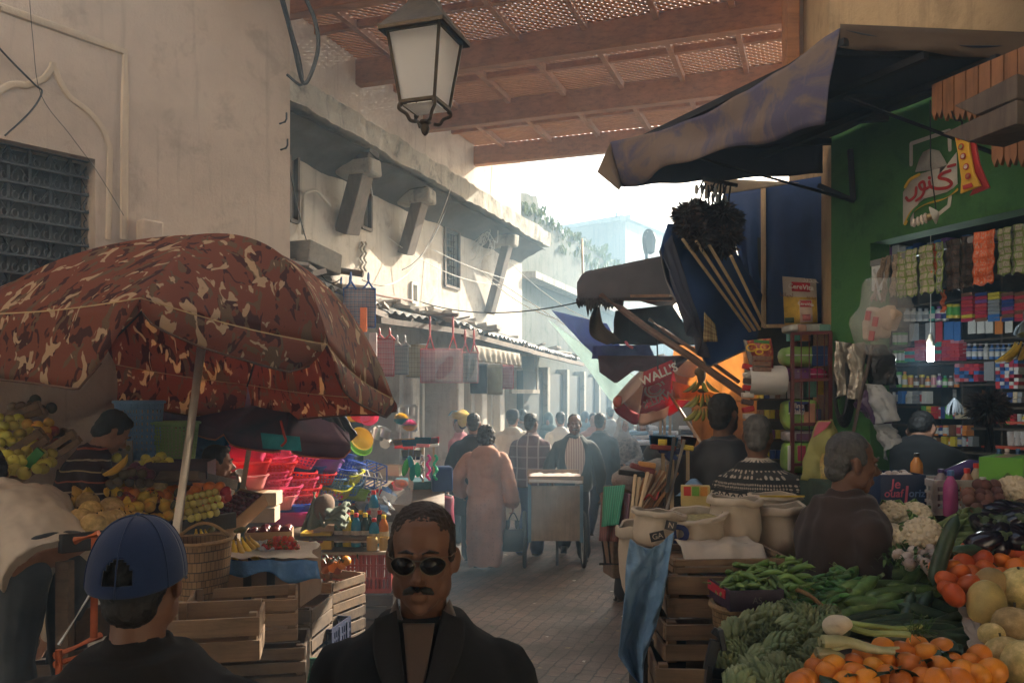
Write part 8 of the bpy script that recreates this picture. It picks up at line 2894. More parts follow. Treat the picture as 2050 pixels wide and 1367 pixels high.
for(x,z,tx,rr)in((.035,.105,'N',-.1),(-.015,.055,'GA',.35)):
 mm=MB();mt2=rotm(0,-rr,0)
 c=V(x,-.098+.0,z)
 mm.box(c,(.045 if tx=='N' else .06,.004,.038),mt2)
 mm.bd('printed_patch',M('charcoal print',(.05,.045,.045),.8),s2)
 text_mb(tx,.032,c+V(0,-.0035,0),mt2@V(1,0,0),mt2@Z(1),.0006).bd('lettering',M('cream print',(.5,.43,.34),.8),s2)
text_mb('D',.10,V(-.085,-.118,.075),V(.95,-.25,0).normalized(),Z(1),.002,bold=.006).bd('lettering',M('navy print',(.02,.03,.12),.7),s3)
text_mb('IIII',.06,V(0,-.119,.12),Z(1),V(-1,0,0),.001).bd('lettering',blkp,s1)
tag(MB().grid(lambda u,v:V(P(1372+165*u,1080,3.3).x,3.62-.42*v-.05*u*v,pyz(1078,3.5)-.01-.16*max(0,v-.55)/.45*(.8+.2*u)+.014*nz1(V(u*6,v*5,2))+.005*sin(u*14)*v),40,24).bd('flat_sack',sack_m,sm=180,solid=.006),'flattened white sack draped over the top crate under the row of sacks','sack')
colb=carton('striped_packet','yellow, red and green striped packet behind the slumped sack',P(1392,1012,4.2),(.14,.06,.10),R(-10),M('yellow packet',(.55,.42,.16),.5))
m=MB()
for k,c_ in enumerate(((.5,.04,.03),(.15,.35,.05),(.6,.25,.04))):
 MB().box((-.04+.04*k,-.033,.075),(.034,.004,.045)).bd('printed_stripe',M('stripe %d'%k,c_,.5),colb)
def bplas(u,v):
 L_=[(1262,1078),(1252,1130),(1250,1180),(1243,1240),(1235,1306),(1258,1340),(1280,1368)]
 R_=[(1348,1064),(1338,1120),(1330,1165),(1322,1215),(1302,1275),(1290,1320),(1282,1368)]
 i=v*6;k=min(5,int(i));f=i-k
 a=V(*L_[k],0).lerp(V(*L_[k+1],0),f);b_=V(*R_[k],0).lerp(V(*R_[k+1],0),f)
 q=a.lerp(b_,u)
 q.y+=26*sin(PI*u)*(1-v)**3
 p=P(q.x,q.y,3.05)
 return p+V(0,-.05*sin(u*7+v*3)*(.3+v*.7)+.03*nz1(V(u*5,v*9,4)),0)
bps,nt,bb,out=newmat('blue plastic sheet')
vec=coords(nt,rnd=False)
c=ramp(nt,nz(nt,vec,5,5,.6),[(.3,(.19,.35,.55)),(.6,(.27,.45,.66)),(.75,(.40,.57,.74))])
ln_(nt,c,bb.inputs['Base Color']);si(bb,'Roughness',.25)
bump(nt,bb,nz(nt,vec,26,6,.65,.8),.9,.018)
make_transl(nt,bb,out,c,.2)
tag(MB().grid(bplas,40,70).bd('blue_plastic',bps,sm=180,solid=.002),'sheet of crinkled sky blue plastic hanging down from the sacks','plastic sheet')
tag(MB().grid(lambda u,v:P(1358+62*u-6*v,992-35*sin(PI*u)*(1-v),4.5-.2*v)+V(0,.03*nz1(V(u*5,v*5,2)),0),20,14).bd('blue_plastic',bps,sm=180,solid=.002),'crumpled blue plastic behind the striped packet','plastic sheet')
for i in range(15):
 bx=1268+rd.u(-14,22);tx_=1285+i*5+rd.u(-5,5)
 ty=945+rd.u(-12,22)
 o=MB().tube([P(bx,1058+rd.u(-4,6),4.75),P(tx_,ty,4.9)],.0085,7).bd('broom_stick',wood_pale if i%4==0 else M_wood('orange brown stick',(.38,.18,.07),axis='z',var=.25))
 tag(o,'wooden broomstick in the tied bundle beside the green mat','stick','broomsticks in the bundle')
for(a,b_)in(((1262,1045),(1272,950)),((1268,1048),(1280,955)),((1273,1045),(1297,945))):
 tag(MB().tube([P(*a,4.65),P(*b_,4.75)],.010,7).bd('broom_stick',wood_pale),'pale broomstick standing left of the tied bundle','stick','pale sticks left of the bundle')
tag(MB().lathe([(.075,-.13),(.08,-.05),(.075,.03),(.07,.06)],16,P(1290,1035,4.8)).jitter(.012,8).bd('sacking_wrap',M('brown sacking',(.17,.115,.075),.95,.3,12,.6,90),sm=60),'brown sacking wrapped round the foot of the broomstick bundle','sacking')
tag(MB().tube(curve([P(1290,1000,4.72),P(1300,990,4.70),P(1312,1000,4.72),P(1318,985,4.75)],5),.006,5).bd('red_twine',M('red cord',(.45,.05,.04),.8)),'red cord tying the broomstick bundle','cord')
for(a,b_,lab,mt_)in(((1335,985),(1350,875),'black broom handle leaning right of the bundle',iron),((1332,1030),(1370,880),'steel broom handle crossing in front of the squeegee',M('dull steel tube',(.3,.28,.25),.4,metal=.7)),((1345,1030),(1346,920),'pale handle standing right of the bundle',wood_pale),((1336,1030),(1338,930),'second pale handle beside the steel one',crate_wd)):
 tag(MB().tube([P(*a,4.7),P(*b_,4.75)],.011,7).bd('broom_stick',mt_),lab,'handle')
brush('broom head with blue and yellow bristles standing up over the vegetable table',(1303,889),(1352,893),4.9,M('blue bristles',(.03,.20,.45),.7,.2,5,0),M('red block',(.25,.06,.05),.6),.3,.05)
m=MB().grid(lambda u,v:P(1318+17*u,879+12*v,4.83),4,3)
tag(m.bd('bristle_tuft',M('yellow bristles',(.68,.50,.05),.7),solid=.02),'yellow middle tuft of the blue broom head','bristles')
brush('reddish broom head tilted beside the dark knitted hat',(1366,890),(1388,893),4.85,M('red brown bristles',(.30,.10,.06),.7,.3,5,0),M('yellow socket',(.6,.45,.05),.5),.2,.05)
sq=thing('squeegee','navy blue squeegee head standing behind the broomsticks','squeegee',P(1345,905,4.9))
m=MB().bar(P(1318,900,4.9),P(1372,904,4.9),.03,.035)
m.bar(P(1335,905,4.9),P(1350,922,4.9),.05,.05,up=V(0,1,0))
m.bd('squeegee_head',M('navy plastic',(.015,.03,.12),.45),sq,bev=.006)
for(x0,y0,x1,y1,lab,c_)in((1238,944,1290,950,'black squeegee lying level above the broomsticks',(.02,.02,.022)),(1262,930,1310,944,'dark red broom block lying above the sticks',(.20,.05,.05)),(1278,928,1312,932,'orange wooden broom block lying above the sticks',(.50,.24,.07))):
 tag(MB().bar(P(x0,y0,4.8),P(x1,y1,4.8),.05,.03).bd('broom_block',M('block %.2f'%c_[0],c_,.5),bev=.006),lab,'broom')
def mat_m(name,a,b_):
 m,nt,bb,out=newmat(name)
 tc=_n(nt,'ShaderNodeTexCoord');sp=_n(nt,'ShaderNodeSeparateXYZ');ln_(nt,tc.outputs['UV'],sp.inputs[0])
 mu=_n(nt,'ShaderNodeMath',operation='MULTIPLY');si(mu,1,9);ln_(nt,sp.outputs[0],mu.inputs[0])
 fr_=_n(nt,'ShaderNodeMath',operation='FRACT');ln_(nt,mu.outputs[0],fr_.inputs[0])
 c=ramp(nt,fr_.outputs[0],[(0,a),(.55,mul(a,.6)),(.7,b_),(.85,mul(a,1.2))])
 ln_(nt,c,bb.inputs['Base Color']);si(bb,'Roughness',.7)
 MATS[name]=m
 return m
tag(cloth('woven_mat',patch(P(1209,974,5.1),P(1252,970,5.05),P(1239,1050,4.95),P(1204,1054,5.05),.012,2),16,18,mat_m('green mat',(.03,.26,.16),(.16,.30,.22))),'green ribbed plastic mat hanging in front of the mauve ones','mat')
tag(cloth('woven_mat',patch(P(1204,985,5.15),P(1250,985,5.1),P(1240,1084,5.05),P(1199,1082,5.1),.012,2),16,18,mat_m('red striped mat',(.22,.07,.07),(.12,.14,.07))),'red and green striped mat hanging under the green one','mat')
tag(cloth('woven_mat',patch(P(1248,985,5.15),P(1262,988,5.0),P(1256,1050,5.0),P(1242,1052,5.1),.01,1),10,16,mat_m('mauve mat',(.24,.12,.17),(.18,.10,.10))),'mauve mat folded beside the green one','mat')
tag(cloth('woven_mat',patch(P(1262,988,5.1),P(1275,990,4.95),P(1268,1050,4.95),P(1254,1052,5.1),.01,1),10,16,mat_m('brown mat',(.15,.07,.06),(.10,.06,.05))),'brown mat at the right end of the hanging mats','mat')
lump('plastic_bundle','grey crumpled plastic bundle behind the hanging mats','bundle',P(1262,965,5.3),(.13,.12,.10),M('grey film heap',(.26,.22,.21),.35,.4,8,.8,30,bdist=.02),.04)
tag(MB().box(P(1250,1062,5.3),(.22,.2,.55),rotm(0,0,.2)).bd('mat_stand',crate_old,bev=.01),'dark stand holding the mats off the street','stand')
trol=MB()
for k in range(6):
 trol.tube([P(1205+12*k,1080,5.2),P(1212+10*k,1130,5.2)],.006,5)
trol.tube([P(1200,1128,5.2),P(1280,1130,5.1)],.008,5)
tag(trol.bd('wire_trolley',iron),'small dark wire trolley on the street below the mats','trolley')
mv=thing('middle_stall','low stall of onions, carrots and celery behind the broomsticks','stall',P(1380,990,5.9))
MB().box(P(1385,985,5.9),(.55,.5,.06),rotm(-.3,0,R(-15))).bd('table_top',crate_old,mv)
m=MB()
for x in(-.22,.22):
 p=P(1385,985,5.9)+V(x,.1,0);m.box(V(p.x,p.y,p.z/2),(.06,.06,p.z))
m.bds('leg',crate_old,mv)
pts=rows_px([(1348,935),(1412,938),(1412,968),(1352,966)],11,lambda x,y:5.75,rd)
scatter(round_fruit('red_onion',fruit_m('red onion skin',(.24,.05,.05),rough=.35),.022),pts,'dark red onion on the stall behind the broomsticks','onion')
pts=[P(x,y,5.72)for x,y in((1352,934),(1362,932),(1372,938),(1385,942),(1395,940),(1405,946),(1378,930),(1390,950))]
lay(long_veg('carrot',fruit_m('carrot skin',(.65,.20,.03)),.13,.012,.05,.5),pts,'orange carrot on the stall behind the broomsticks','carrot',(0,1),.3,rd)
o=long_veg('celery_bundle',fruit_m('pale bundle',(.55,.45,.26)),.24,.03,.05,.9,False);put(o,P(1385,932,5.55),Euler((0,.15,-.1)));tag(o,'pale bundle of celery lying on the carrots','celery')
pts=[P(x,y,5.85)for x,y in((1382,920),(1393,914),(1404,918),(1398,924),(1408,910))]
scatter(round_fruit('brown_potato',fruit_m('potato skin',(.26,.12,.07),rough=.8),.034,stem=False,elong=1.3),pts,'reddish brown potato heaped beside the black quilted jacket','potato')
m=MB()
for k in range(50):
 tuft(m,P(rd.u(1362,1392),rd.u(912,922),5.85),.05,3,rd,1)
tag(m.bd('herb_leaves',M('dark herb leaf',(.05,.09,.03),.7)),'dark green herb leaves on the middle stall','leaves',kind='stuff')
for(x,y,n_,lab)in((1404,765,4,'brownish green bananas hanging highest from the slanting pole'),(1407,795,5,'green bananas hanging in the middle of the string'),(1410,822,7,'bottom bunch of green bananas hanging on the string')):
 b_=bunch('banana_bunch',lab,P(x,y-12,6.0),n_,R(250),.12,1.4,fruit_m('green banana skin',(.24,.25,.05),(.34,.32,.08)),r=.014)
tag(MB().tube([P(1402,735,6.0),P(1410,812,6.0)],.005,5).bd('hanging_rope',cable_m),'rope threading the hanging green bananas','rope')
tag(MB().tube(curve([P(1399,738,6.0),P(1404,752,5.98),P(1402,770,6.0)],5),[.03,.035,.04,.04,.035,.03,.03,.025,.02,.02,.02],8).bd('banana_stalk',M('brown banana stalk',(.13,.09,.05),.9,.4,12,.6)),'shrivelled brown stalk above the hanging bananas','stalk')
fs=thing('clothes_stall','far sunny stall piled with white and blue folded goods','stall',P(1350,900,13))
MB().box(V(P(1350,900,13).x,13,.45),(2.0,.8,.9)).bd('stall_cloth',M('pink white cloth',(.6,.48,.52),.9),fs)
for k in range(44):
 x,d_=rd.u(1262,1400),rd.u(12.8,13.6)
 o=MB().box(V(P(x,900,d_).x,d_,.9+.07*(k%9)),(rd.u(.2,.36),.25,.06),rotm(rd.u(-.12,.12),rd.u(-.15,.15),rd.u(-.3,.3))).bd('folded_cloth',[clothm('bright linen',(.72,.72,.74)),clothm('blue linen',(.25,.42,.58)),clothm('dark linen',(.08,.10,.14))][k%5%3],bev=.015)
 tag(o,('white','pale blue','dark')[k%5%3]+' folded cloth in the sunny pile on the far stall','cloth',('white','pale blue','dark')[k%5%3]+' cloths on the far stall')
for k,px in enumerate((1322,1330,1341)):
 tag(MB().tube([P(px,870,12),P(px+2,785,12)],.02,6).bd('stall_pole',wood_pale),('left','middle','right')[k]+' one of three poles over the far sunny stall','pole')
lb=thing('far_shops','low row of sun bleached shops at the far right of the street','shop row',V(4.6,16,0))
MB().box(V(5.2,17.5,1.3),(3.6,9,2.6),rotm(0,0,-.2)).bd('shop_wall',far_m,lb)
for k in range(4):
 MB().box(V(3.1+.35*k*.6,13.6+2.1*k,2.35),(1.0,1.7,.05),rotm(0,.25,-.2)).bd('awning_cloth',M('bleached canvas',(.45,.42,.38),.9,transl=.4),lb)
FR3=RS.m
def bk(px,py,off=-1.62):
 t,z=RS.pix(px,py,off)
 return t,z
shelf_m=M_wood('dark shelf wood',(.085,.06,.04),axis='x')
rds=Rnd(55)
em=thing('shop_sign','painted white frame with red Arabic lettering and green yellow swooshes on the green wall','sign',RS.pw(1860,360,.01))
whp,redp,yelp,grp=M('white sign paint',(.58,.55,.50),.6,.2),M('red sign paint',(.45,.03,.03),.6,.2),M('yellow sign paint',(.66,.42,.04),.6,.2),M('green sign paint',(.05,.20,.05),.6,.2)
def strip(pts,w,off,mat,name,th=.003):
 m=MB()
 P3=[RS.pw(x,y,off)for x,y in pts]
 for a,b in zip(P3,P3[1:]):
  m.bar(a,b,w,th,up=RS.n)
 for p in P3:
  m.prism([(w/2*cos(q),w/2*sin(q))for q in lin(0,2*PI,9)[:-1]],th*.9,p-RS.n*th/2,RS.d,Z(1),RS.n)
 return m.bd(name,mat,em)
strip([(1824,330),(1824,288),(1900,262),(1902,300)],.020,.004,whp,'frame_line')
strip([(1902,395),(1900,412),(1880,428),(1826,450),(1826,425)],.020,.004,whp,'frame_line')
def fill(pix,off,mat,name):
 pts=[RS.pw(x,y,off)for x,y in pix]
 c=sum(pts,Z(0))/len(pts)
 m=MB().add([c]+pts,[(0,1+i,1+(i+1)%len(pts))for i in range(len(pts))])
 return m.bd(name,mat,em,solid=.002)
fill([(1808,385),(1830,352),(1870,340),(1895,332),(1915,305),(1916,335),(1917,372),(1895,385),(1850,398),(1825,418),(1808,450)],.006,whp,'white_field')
fill([(1832,345),(1840,320),(1848,305),(1862,298),(1880,302),(1890,318),(1896,330),(1870,340)],.005,M('grey white steam',(.48,.46,.43),.7,.3),'steam_mark')
strip(px_curve([(1812,375),(1822,360),(1840,350)]),.016,.009,yelp,'yellow_swoosh')
strip(px_curve([(1812,448),(1825,425),(1850,408),(1885,398),(1915,380)]),.018,.009,yelp,'yellow_swoosh')
strip(px_curve([(1818,440),(1832,418),(1860,402),(1895,392),(1917,372)]),.014,.012,grp,'green_swoosh')
strip(px_curve([(1902,342),(1886,348),(1880,356),(1896,360),(1905,368),(1896,376),(1876,378),(1862,374)]),.016,.014,redp,'red_letter')
strip(px_curve([(1912,330),(1898,334)]),.014,.014,redp,'red_letter')
strip(px_curve([(1862,374),(1860,364)]),.015,.014,redp,'red_letter')
strip(px_curve([(1858,376),(1846,380),(1840,370),(1848,364),(1851,374),(1846,392),(1834,402)]),.014,.014,redp,'red_letter')
strip(px_curve([(1834,376),(1832,392),(1820,402),(1814,396)]),.015,.014,redp,'red_letter')
strip([(1860,356),(1861,357)],.016,.014,redp,'letter_dot')
sb_=thing('spiral_bulb','unlit spiral bulb hanging on its wire below the painted sign','bulb',RS.pw(1850,440,.22))
c0=RS.pw(1866,432,.22)
ax=(RS.pw(1832,446,.26)-c0).normalized()
x_,y_,_d=frame(ax)
MB().tube([c0+ax*(.02+.075*t)+(x_*cos(t*26)+y_*sin(t*26))*.020*(1-.35*t)for t in lin(0,1,70)],.0065,6).bd('spiral_tube',M('white bulb glass',(.66,.58,.50),.3),sb_)
MB().lathe([(.016,-.02),(.018,.02),(.010,.03)],12,c0,Matrix((x_,y_,ax)).transposed()).bd('bulb_base',M('brass base',(.35,.25,.12),.4,metal=.6),sb_)
MB().lathe([(.012,-.03),(.045,-.005),(.046,-.002),(.012,-.022)],16,c0,Matrix((x_,y_,ax)).transposed()).bd('reflector',whp,sb_)
MB().tube([c0-ax*.02,RS.pw(1863,330,.22),RS.pw(1862,200,.3)],.003,5).bd('wire',cable_m,sb_)
hp2=thing('hanging_package','tall yellow package with round pictures and a red back hanging from the awning rod','package',RS.pw(1942,320,.45))
ypk,rpk=M('yellow foil pack',(.68,.38,.03),.4,.1),M('red foil pack',(.40,.03,.03),.35,.2,8,.4,30)
def pk(pix,off,mat,name,th=.012):
 pts=[RS.pw(x,y,off)for x,y in pix]
 m=MB()
 k=len(pts)
 q=[p-RS.n*th for p in pts]
 m.add(pts+q,[tuple(range(k)),tuple(range(2*k-1,k-1,-1))]+[(i,k+i,k+(i+1)%k,(i+1)%k)for i in range(k)])
 return m.bd(name,mat,hp2,bev=.002)
pk([(1916,256),(1926,252),(1936,268),(1940,300),(1948,345),(1962,372),(1922,388),(1924,360),(1916,300),(1910,270)],.45,ypk,'front_panel')
pk([(1934,268),(1950,280),(1960,330),(1980,376),(1940,392),(1952,372),(1944,330)],.43,rpk,'red_back')
for(x,y,c_)in((1920,274,(.6,.5,.45)),(1924,294,(.25,.3,.1)),(1928,313,(.55,.45,.4)),(1934,334,(.55,.45,.38)),(1938,353,(.3,.1,.05))):
 c=RS.pw(x,y,.455)
 m=MB().prism([(.014*cos(q),.014*sin(q))for q in lin(0,2*PI,15)[:-1]],.002,c,RS.d,Z(1),RS.n)
 m.prism([(.009*cos(q),.009*sin(q))for q in lin(0,2*PI,11)[:-1]],.002,c+RS.n*.002,RS.d,Z(1),RS.n,1)
 m.bd('round_picture',[redp,M('picture %.2f'%c_[1],c_,.6,.5,60,0)],hp2)
pk([(1926,372),(1944,366),(1948,374),(1928,380)],.456,redp,'red_badge',.003)
MB().tube(curve([RS.pw(1905,222,.5),RS.pw(1912,240,.48),RS.pw(1925,242,.46),RS.pw(1925,256,.45)],5),.004,5).bd('hook',iron,hp2)
def sachet(name,base,dark,accent,rows,cols):
 m,nt,b,out=newmat(name)
 tc=_n(nt,'ShaderNodeTexCoord')
 mp=_n(nt,'ShaderNodeMapping');si(mp,'Scale',(cols,rows,1));ln_(nt,tc.outputs['UV'],mp.inputs['Vector'])
 sp=_n(nt,'ShaderNodeSeparateXYZ');ln_(nt,mp.outputs[0],sp.inputs[0])
 fx=_n(nt,'ShaderNodeMath',operation='FRACT');ln_(nt,sp.outputs[0],fx.inputs[0])
 fy=_n(nt,'ShaderNodeMath',operation='FRACT');ln_(nt,sp.outputs[1],fy.inputs[0])
 ex=ramp(nt,fx.outputs[0],[(0,(1,1,1)),(.1,(0,0,0)),(.9,(1,1,1))],'CONSTANT')
 ey=ramp(nt,fy.outputs[0],[(0,(1,1,1)),(.12,(0,0,0)),(.86,(1,1,1))],'CONSTANT')
 edge=mixc(nt,1,ex,ey,'LIGHTEN')
 pic=nz(nt,tc.outputs['UV'],3.2*max(rows,cols),3,.6)
 c=mixc(nt,ramp(nt,pic,[(.50,(0,0,0)),(.53,(.8,)*3)],'CONSTANT'),base,accent)
 c=mixc(nt,edge,c,dark)
 ln_(nt,c,b.inputs['Base Color'])
 si(b,'Roughness',.3)
 bump(nt,b,nz(nt,tc.outputs['UV'],2.4*rows,3,.5),.7,.012)
 return m
sg=sachet('green sachets',(.44,.42,.30),(.20,.28,.06),(.30,.22,.20),7,3)
sb1=sachet('beige sachets',(.46,.35,.26),(.34,.26,.19),(.06,.05,.05),8,1)
sk_=sachet('black sachets',(.030,.018,.014),(.01,.008,.008),(.10,.05,.03),9,2)
so=sachet('orange sachets',(.72,.13,.02),(.60,.10,.02),(.55,.40,.34),6,4)
sgb=sachet('green blue sachets',(.46,.46,.34),(.20,.28,.06),(.06,.08,.25),6,1)
SOF=.10
strips=[(1768,1776,516,598,-22,sb1,'leftmost beige sachet strip, swaying out to the left'),(1779,1786,512,601,-14,sb1,'second beige sachet strip from the left'),(1788,1794,510,592,-6,sb1,'third beige sachet strip, next to the green sachets'),(1795,1815,506,596,0,sg,'green sachet sheet nearest the beige strips'),(1816,1837,500,594,2,sg,'second green sachet sheet from the left'),(1838,1865,494,590,3,sg,'widest green sachet sheet left of the black ones'),(1867,1876,489,550,0,so,'narrow orange sachet strip between green ones'),(1877,1891,486,586,0,sgb,'green and blue sachet strip left of the black ones'),(1893,1920,482,584,0,sk_,'glossy black sachet sheet, left of the other black one'),(1921,1948,475,578,0,sk_,'glossy black sachet sheet beside the orange sheet'),(1952,1994,466,572,-2,so,'wide orange sachet sheet hanging over the shop opening'),(1998,2022,458,552,0,sg,'green sachet sheet right of the orange one'),(2023,2060,452,550,0,sg,'green sachet sheet at the right edge')]
for i,(x0,x1,y0,y1,sw,mt_,lab)in enumerate(strips):
 off=SOF+.012*(i%3)
 def sf(u,v):
  x=x0+(x1-x0)*u+sw*v
  y=y0-(x-x0)*.18+(y1-y0)*v+(3*sin(u*12+i)if v>.98 else 0)
  return RS.pw(x,y,off)+RS.n*(.004*sin(v*22+i)+.010*sin(u*7+i*2)+.02*v*nz1(V(u*2,v*3,i)))
 o=MB().grid(sf,10,36).bd('sachet_sheet',mt_,sm=70,solid=.004)
 tag(o,lab,'sachets')
o=MB().grid(lambda u,v:RS.pw(1884+9*u,580+46*v,SOF-.05)+RS.n*.008*sin(v*14),4,16).bd('sachet_sheet',so,solid=.003);tag(o,'short orange sachet strip hanging lower, over the bottles','sachets')
rod=MB().bar(RS.pw(1745,528,.09),RS.pw(2090,446,.09),.02,.03)
tag(rod.bd('hanging_rail',M('grey rail',(.30,.32,.34),.4,metal=.5)),'grey rail across the shop opening carrying the sachet sheets','rail')
OB=-1.50
tL=RS.pix(1752,700,OB)[0]-.15
tRr=RS.pix(2080,700,OB)[0]+.1
shelves=thing('shop_shelves','dark wooden shelves covering the back wall of the grocery','shelves',RS.at((tL+tRr)/2,0,OB))
ys=[496,560,600,642,682,724,768,812,852,900]
zs_=[RS.pix(1900,y,OB)[1]for y in ys]
for z in zs_:
 MB().box(RS.at((tL+tRr)/2,z-.012,OB-.10),(tRr-tL,.24,.014),FR3).bd('shelf_board',shelf_m,shelves)
m=MB()
for px in(1752,1838,1926,2005):
 t=RS.pix(px,700,OB)[0]
 m.box(RS.at(t,1.6,OB-.11),(.016,.22,2.6),FR3)
m.bds('upright',shelf_m,shelves)
pal={'red':(.52,.04,.05),'crimson':(.42,.03,.07),'teal':(.05,.34,.28),'navy':(.03,.06,.22),'blue':(.05,.17,.46),'white':(.62,.62,.60),'cream':(.55,.46,.32),'green':(.10,.36,.07),'yellow':(.66,.52,.05),'orange':(.66,.22,.04),'violet':(.20,.07,.26),'grey':(.28,.29,.31),'pink':(.60,.25,.30),'brown':(.20,.09,.05),'silver':(.45,.46,.48)}
def gm(c):
 return M('pack '+c,pal[c],.35,.25,26,0)
PACK={}
def pack_proto(kind,c1,c2):
 key=(kind,c1,c2)
 if key in PACK:
  return PACK[key],False
 if kind=='box':
  o=thing('small_box','','box',(0,0,0));ORI[o.name]=Z(0)
  MB().box((0,0,.5),(1,1,1)).bd('box_walls',gm(c1),o,bev=.02)
  m=MB().prism([(.30*cos(q),.26*sin(q))for q in lin(0,2*PI,13)[:-1]],.02,V(0,.505,.5),V(-1,0,0),Z(1),V(0,1,0))
  m.box((0,.508,.16),(.9,.01,.10))
  m.bd('printed_panel',gm(c2),o)
 elif kind=='bottle':
  o=thing('small_bottle','','bottle',(0,0,0));ORI[o.name]=Z(0)
  MB().lathe([(.46,0),(.5,.04),(.5,.62),(.42,.74),(.2,.82),(.2,.86)],14).bd('bottle_body',gm(c1),o,sm=50)
  MB().lathe([(.26,.84),(.26,.99),(.001,1.0)],10).bd('cap',gm(c2),o,sm=50)
  MB().lathe([(.51,.16),(.51,.5)],14).bd('label_band',gm('white' if c1!='white' else c2),o,sm=180)
 elif kind=='can':
  o=thing('small_can','','can',(0,0,0));ORI[o.name]=Z(0)
  MB().lathe([(.47,0),(.5,.03),(.5,.95),(.46,1.0),(.44,.97),(.001,.97)],16).bd('can_body',gm(c1),o,sm=50)
  MB().lathe([(.508,.2),(.508,.8)],16).bd('label_band',gm(c2),o,sm=180)
 else:
  o=thing('card_pack','','packet',(0,0,0));ORI[o.name]=Z(0)
  MB().box((0,0,.5),(1,.10,1)).bd('card',gm(c1),o)
  MB().ell((0,.07,.38),(.32,.10,.30),10,6).bd('blister',gm(c2),o,sm=180)
  MB().box((0,.058,.84),(.8,.02,.18)).bd('printed_panel',gm('crimson' if c1!='crimson' else 'white'),o)
 PACK[key]=o
 return o,True
nm_={'box':'box','bottle':'bottle','can':'can','card':'packet'}
def pack(kind,c1,c2,px,py,wpx,hpx,off,where,dep=.05,roll=0,yaw=0):
 0
 o,new=pack_proto(kind,c1,c2)
 c=RS.pw(px,py,off)
 s=c.y/F
 fs=abs(RS.d.x-RS.d.y*(c.x/c.y))or 1
 w,h=wpx*s/fs,hpx*s
 if not new:
  o=dup(o,(0,0,0))
 e=(Matrix.Rotation(yaw,3,'Z')@FR3@rotm(0,roll,0)).to_euler()
 dd=w if kind in('bottle','can')else(h*.8 if kind=='card' else dep)
 put(o,c,e,(w,dd,h))
 o['label']='%s and %s %s %s'%(c1,c2,nm_[kind],where)
 o['group']='%s and %s %ss %s'%(c1,c2,nm_[kind],where)
 return o
OF=OB+.03
for col,(x,w,cs)in enumerate(((1948,24,['brown','crimson','red','red','crimson','red','yellow','crimson']),(1976,25,['navy','crimson','violet','red','red','crimson','red','brown']),(2002,25,['yellow','yellow','grey','grey','grey','grey','blue','blue']),(2030,26,['brown','crimson','navy','navy','violet','crimson','brown','navy']),(2054,22,['brown','red','brown','red','red','brown','red','crimson']))):
 for k,c1 in enumerate(cs):
  pack('box',c1,'white',x,586+7.3*(k+1)-.3*col,w-1.5,6.6,OF,'in the toothpaste towers at the upper right',.12,0,rds.u(-.03,.03))
for k,(x,c1,c2)in enumerate(((1946,'white','green'),(1964,'white','cream'),(1981,'white','green'),(2000,'orange','brown'),(2020,'white','silver'))):
 pack('card',c1,c2,x,668+(2 if c1=='orange' else 0)-k*.5,15,27 if c1!='orange' else 34,OF+.05,'hanging under the toothpaste towers')
for k in range(7):
 pack('bottle','white' if k<4 else('teal','white','white')[k-4],('grey','grey','silver','grey','teal','violet','navy')[k],1817+12.5*k,643,11.5,26+(k>3)*4,OF,'on the shelf under the green sachets')
for x in(1902,1915):
 pack('can','yellow','green',x,637,12,28,OF,'right of the white bottles')
for k in range(3):
 pack('can','green','white',1793+9*k,690,9,24,OF,'at the left end of the shelves')
 pack('can','green','white',1793+9*k,726,9,24,OF,'at the left end of the shelves')
for k,(x,y,c1,c2,w,h)in enumerate(((1830,682,'silver','grey',17,34),(1862,680,'silver','grey',17,34),(1880,684,'red','white',12,40),(1900,680,'blue','white',18,36),(1917,682,'blue','silver',12,38))):
 pack('card',c1,c2,x,y,w,h,OF+.06,'hanging above the glowing lamp')
for(x0,x1,y0,y1,cs)in((1818,1836,700,724,['teal','red']),(1838,1856,684,722,['red','crimson']),(1872,1890,684,722,['teal','red','crimson']),(1892,1908,684,722,['crimson','red']),(1909,1924,684,722,['crimson','pink','red'])):
 y=y1
 r_=0
 while y>y0:
  for x in np.arange(x0+4.5,x1,9.5):
   pack('box',rds.choice(cs),'white' if r_%2 else 'cream',x,y,8.8,6.6,OF,'in the soap stacks around the lamp',.07,0,rds.u(-.1,.1))
  y-=7;r_+=1
for k in range(9):
 pack('bottle',('navy','blue','navy','silver','blue','blue','blue','grey','grey')[k],('silver','white','brown','white','navy','navy','navy','blue','blue')[k],1940+11.5*k,719,9,32,OF,'behind the shelf wires at the right')
m=MB()
for y in(690,699,706):
 m.bar(RS.pw(1928,y,OF+.09),RS.pw(2050,y-3,OF+.09),.004)
m.bd('guard_wire',M('white wire',(.5,.5,.5),.4,metal=.5),shelves)
for x in np.arange(1924,1972,9.6):
 for r_ in range(5):
  if rds.random()<.93:
   pack('box',rds.choice(['red','red','crimson','pink','blue']),rds.choice(['white','pink','cream']),x,764-7.2*r_,9.2,6.8,OF,'in the red and white stack on the lower right shelf',.08,0,rds.u(-.15,.15))
for x in np.arange(2006,2045,9.2):
 for r_ in range(8):
  if rds.random()<.93:
   pack('box',rds.choice(['red','blue','navy','crimson','white','white']),rds.choice(['white','blue','red']),x,778-7.2*r_,8.8,6.8,OF,'in the tall mixed stack at the lower right',.08,0,rds.u(-.1,.1))
pack('box','grey','silver',1986,762,20,38,OF,'standing alone between the two box stacks',.06)
for k in range(11):
 pack(rds.choice(['bottle','bottle','can']),('green','yellow','yellow','brown','yellow','orange','cream','violet','green','brown','orange')[k],('white','orange','orange','silver','brown','yellow','pink','silver','teal','silver','grey')[k],1800+11.5*k,775,8.5,24+rds.u(-4,8),OF,'in the mixed row below the glowing lamp')
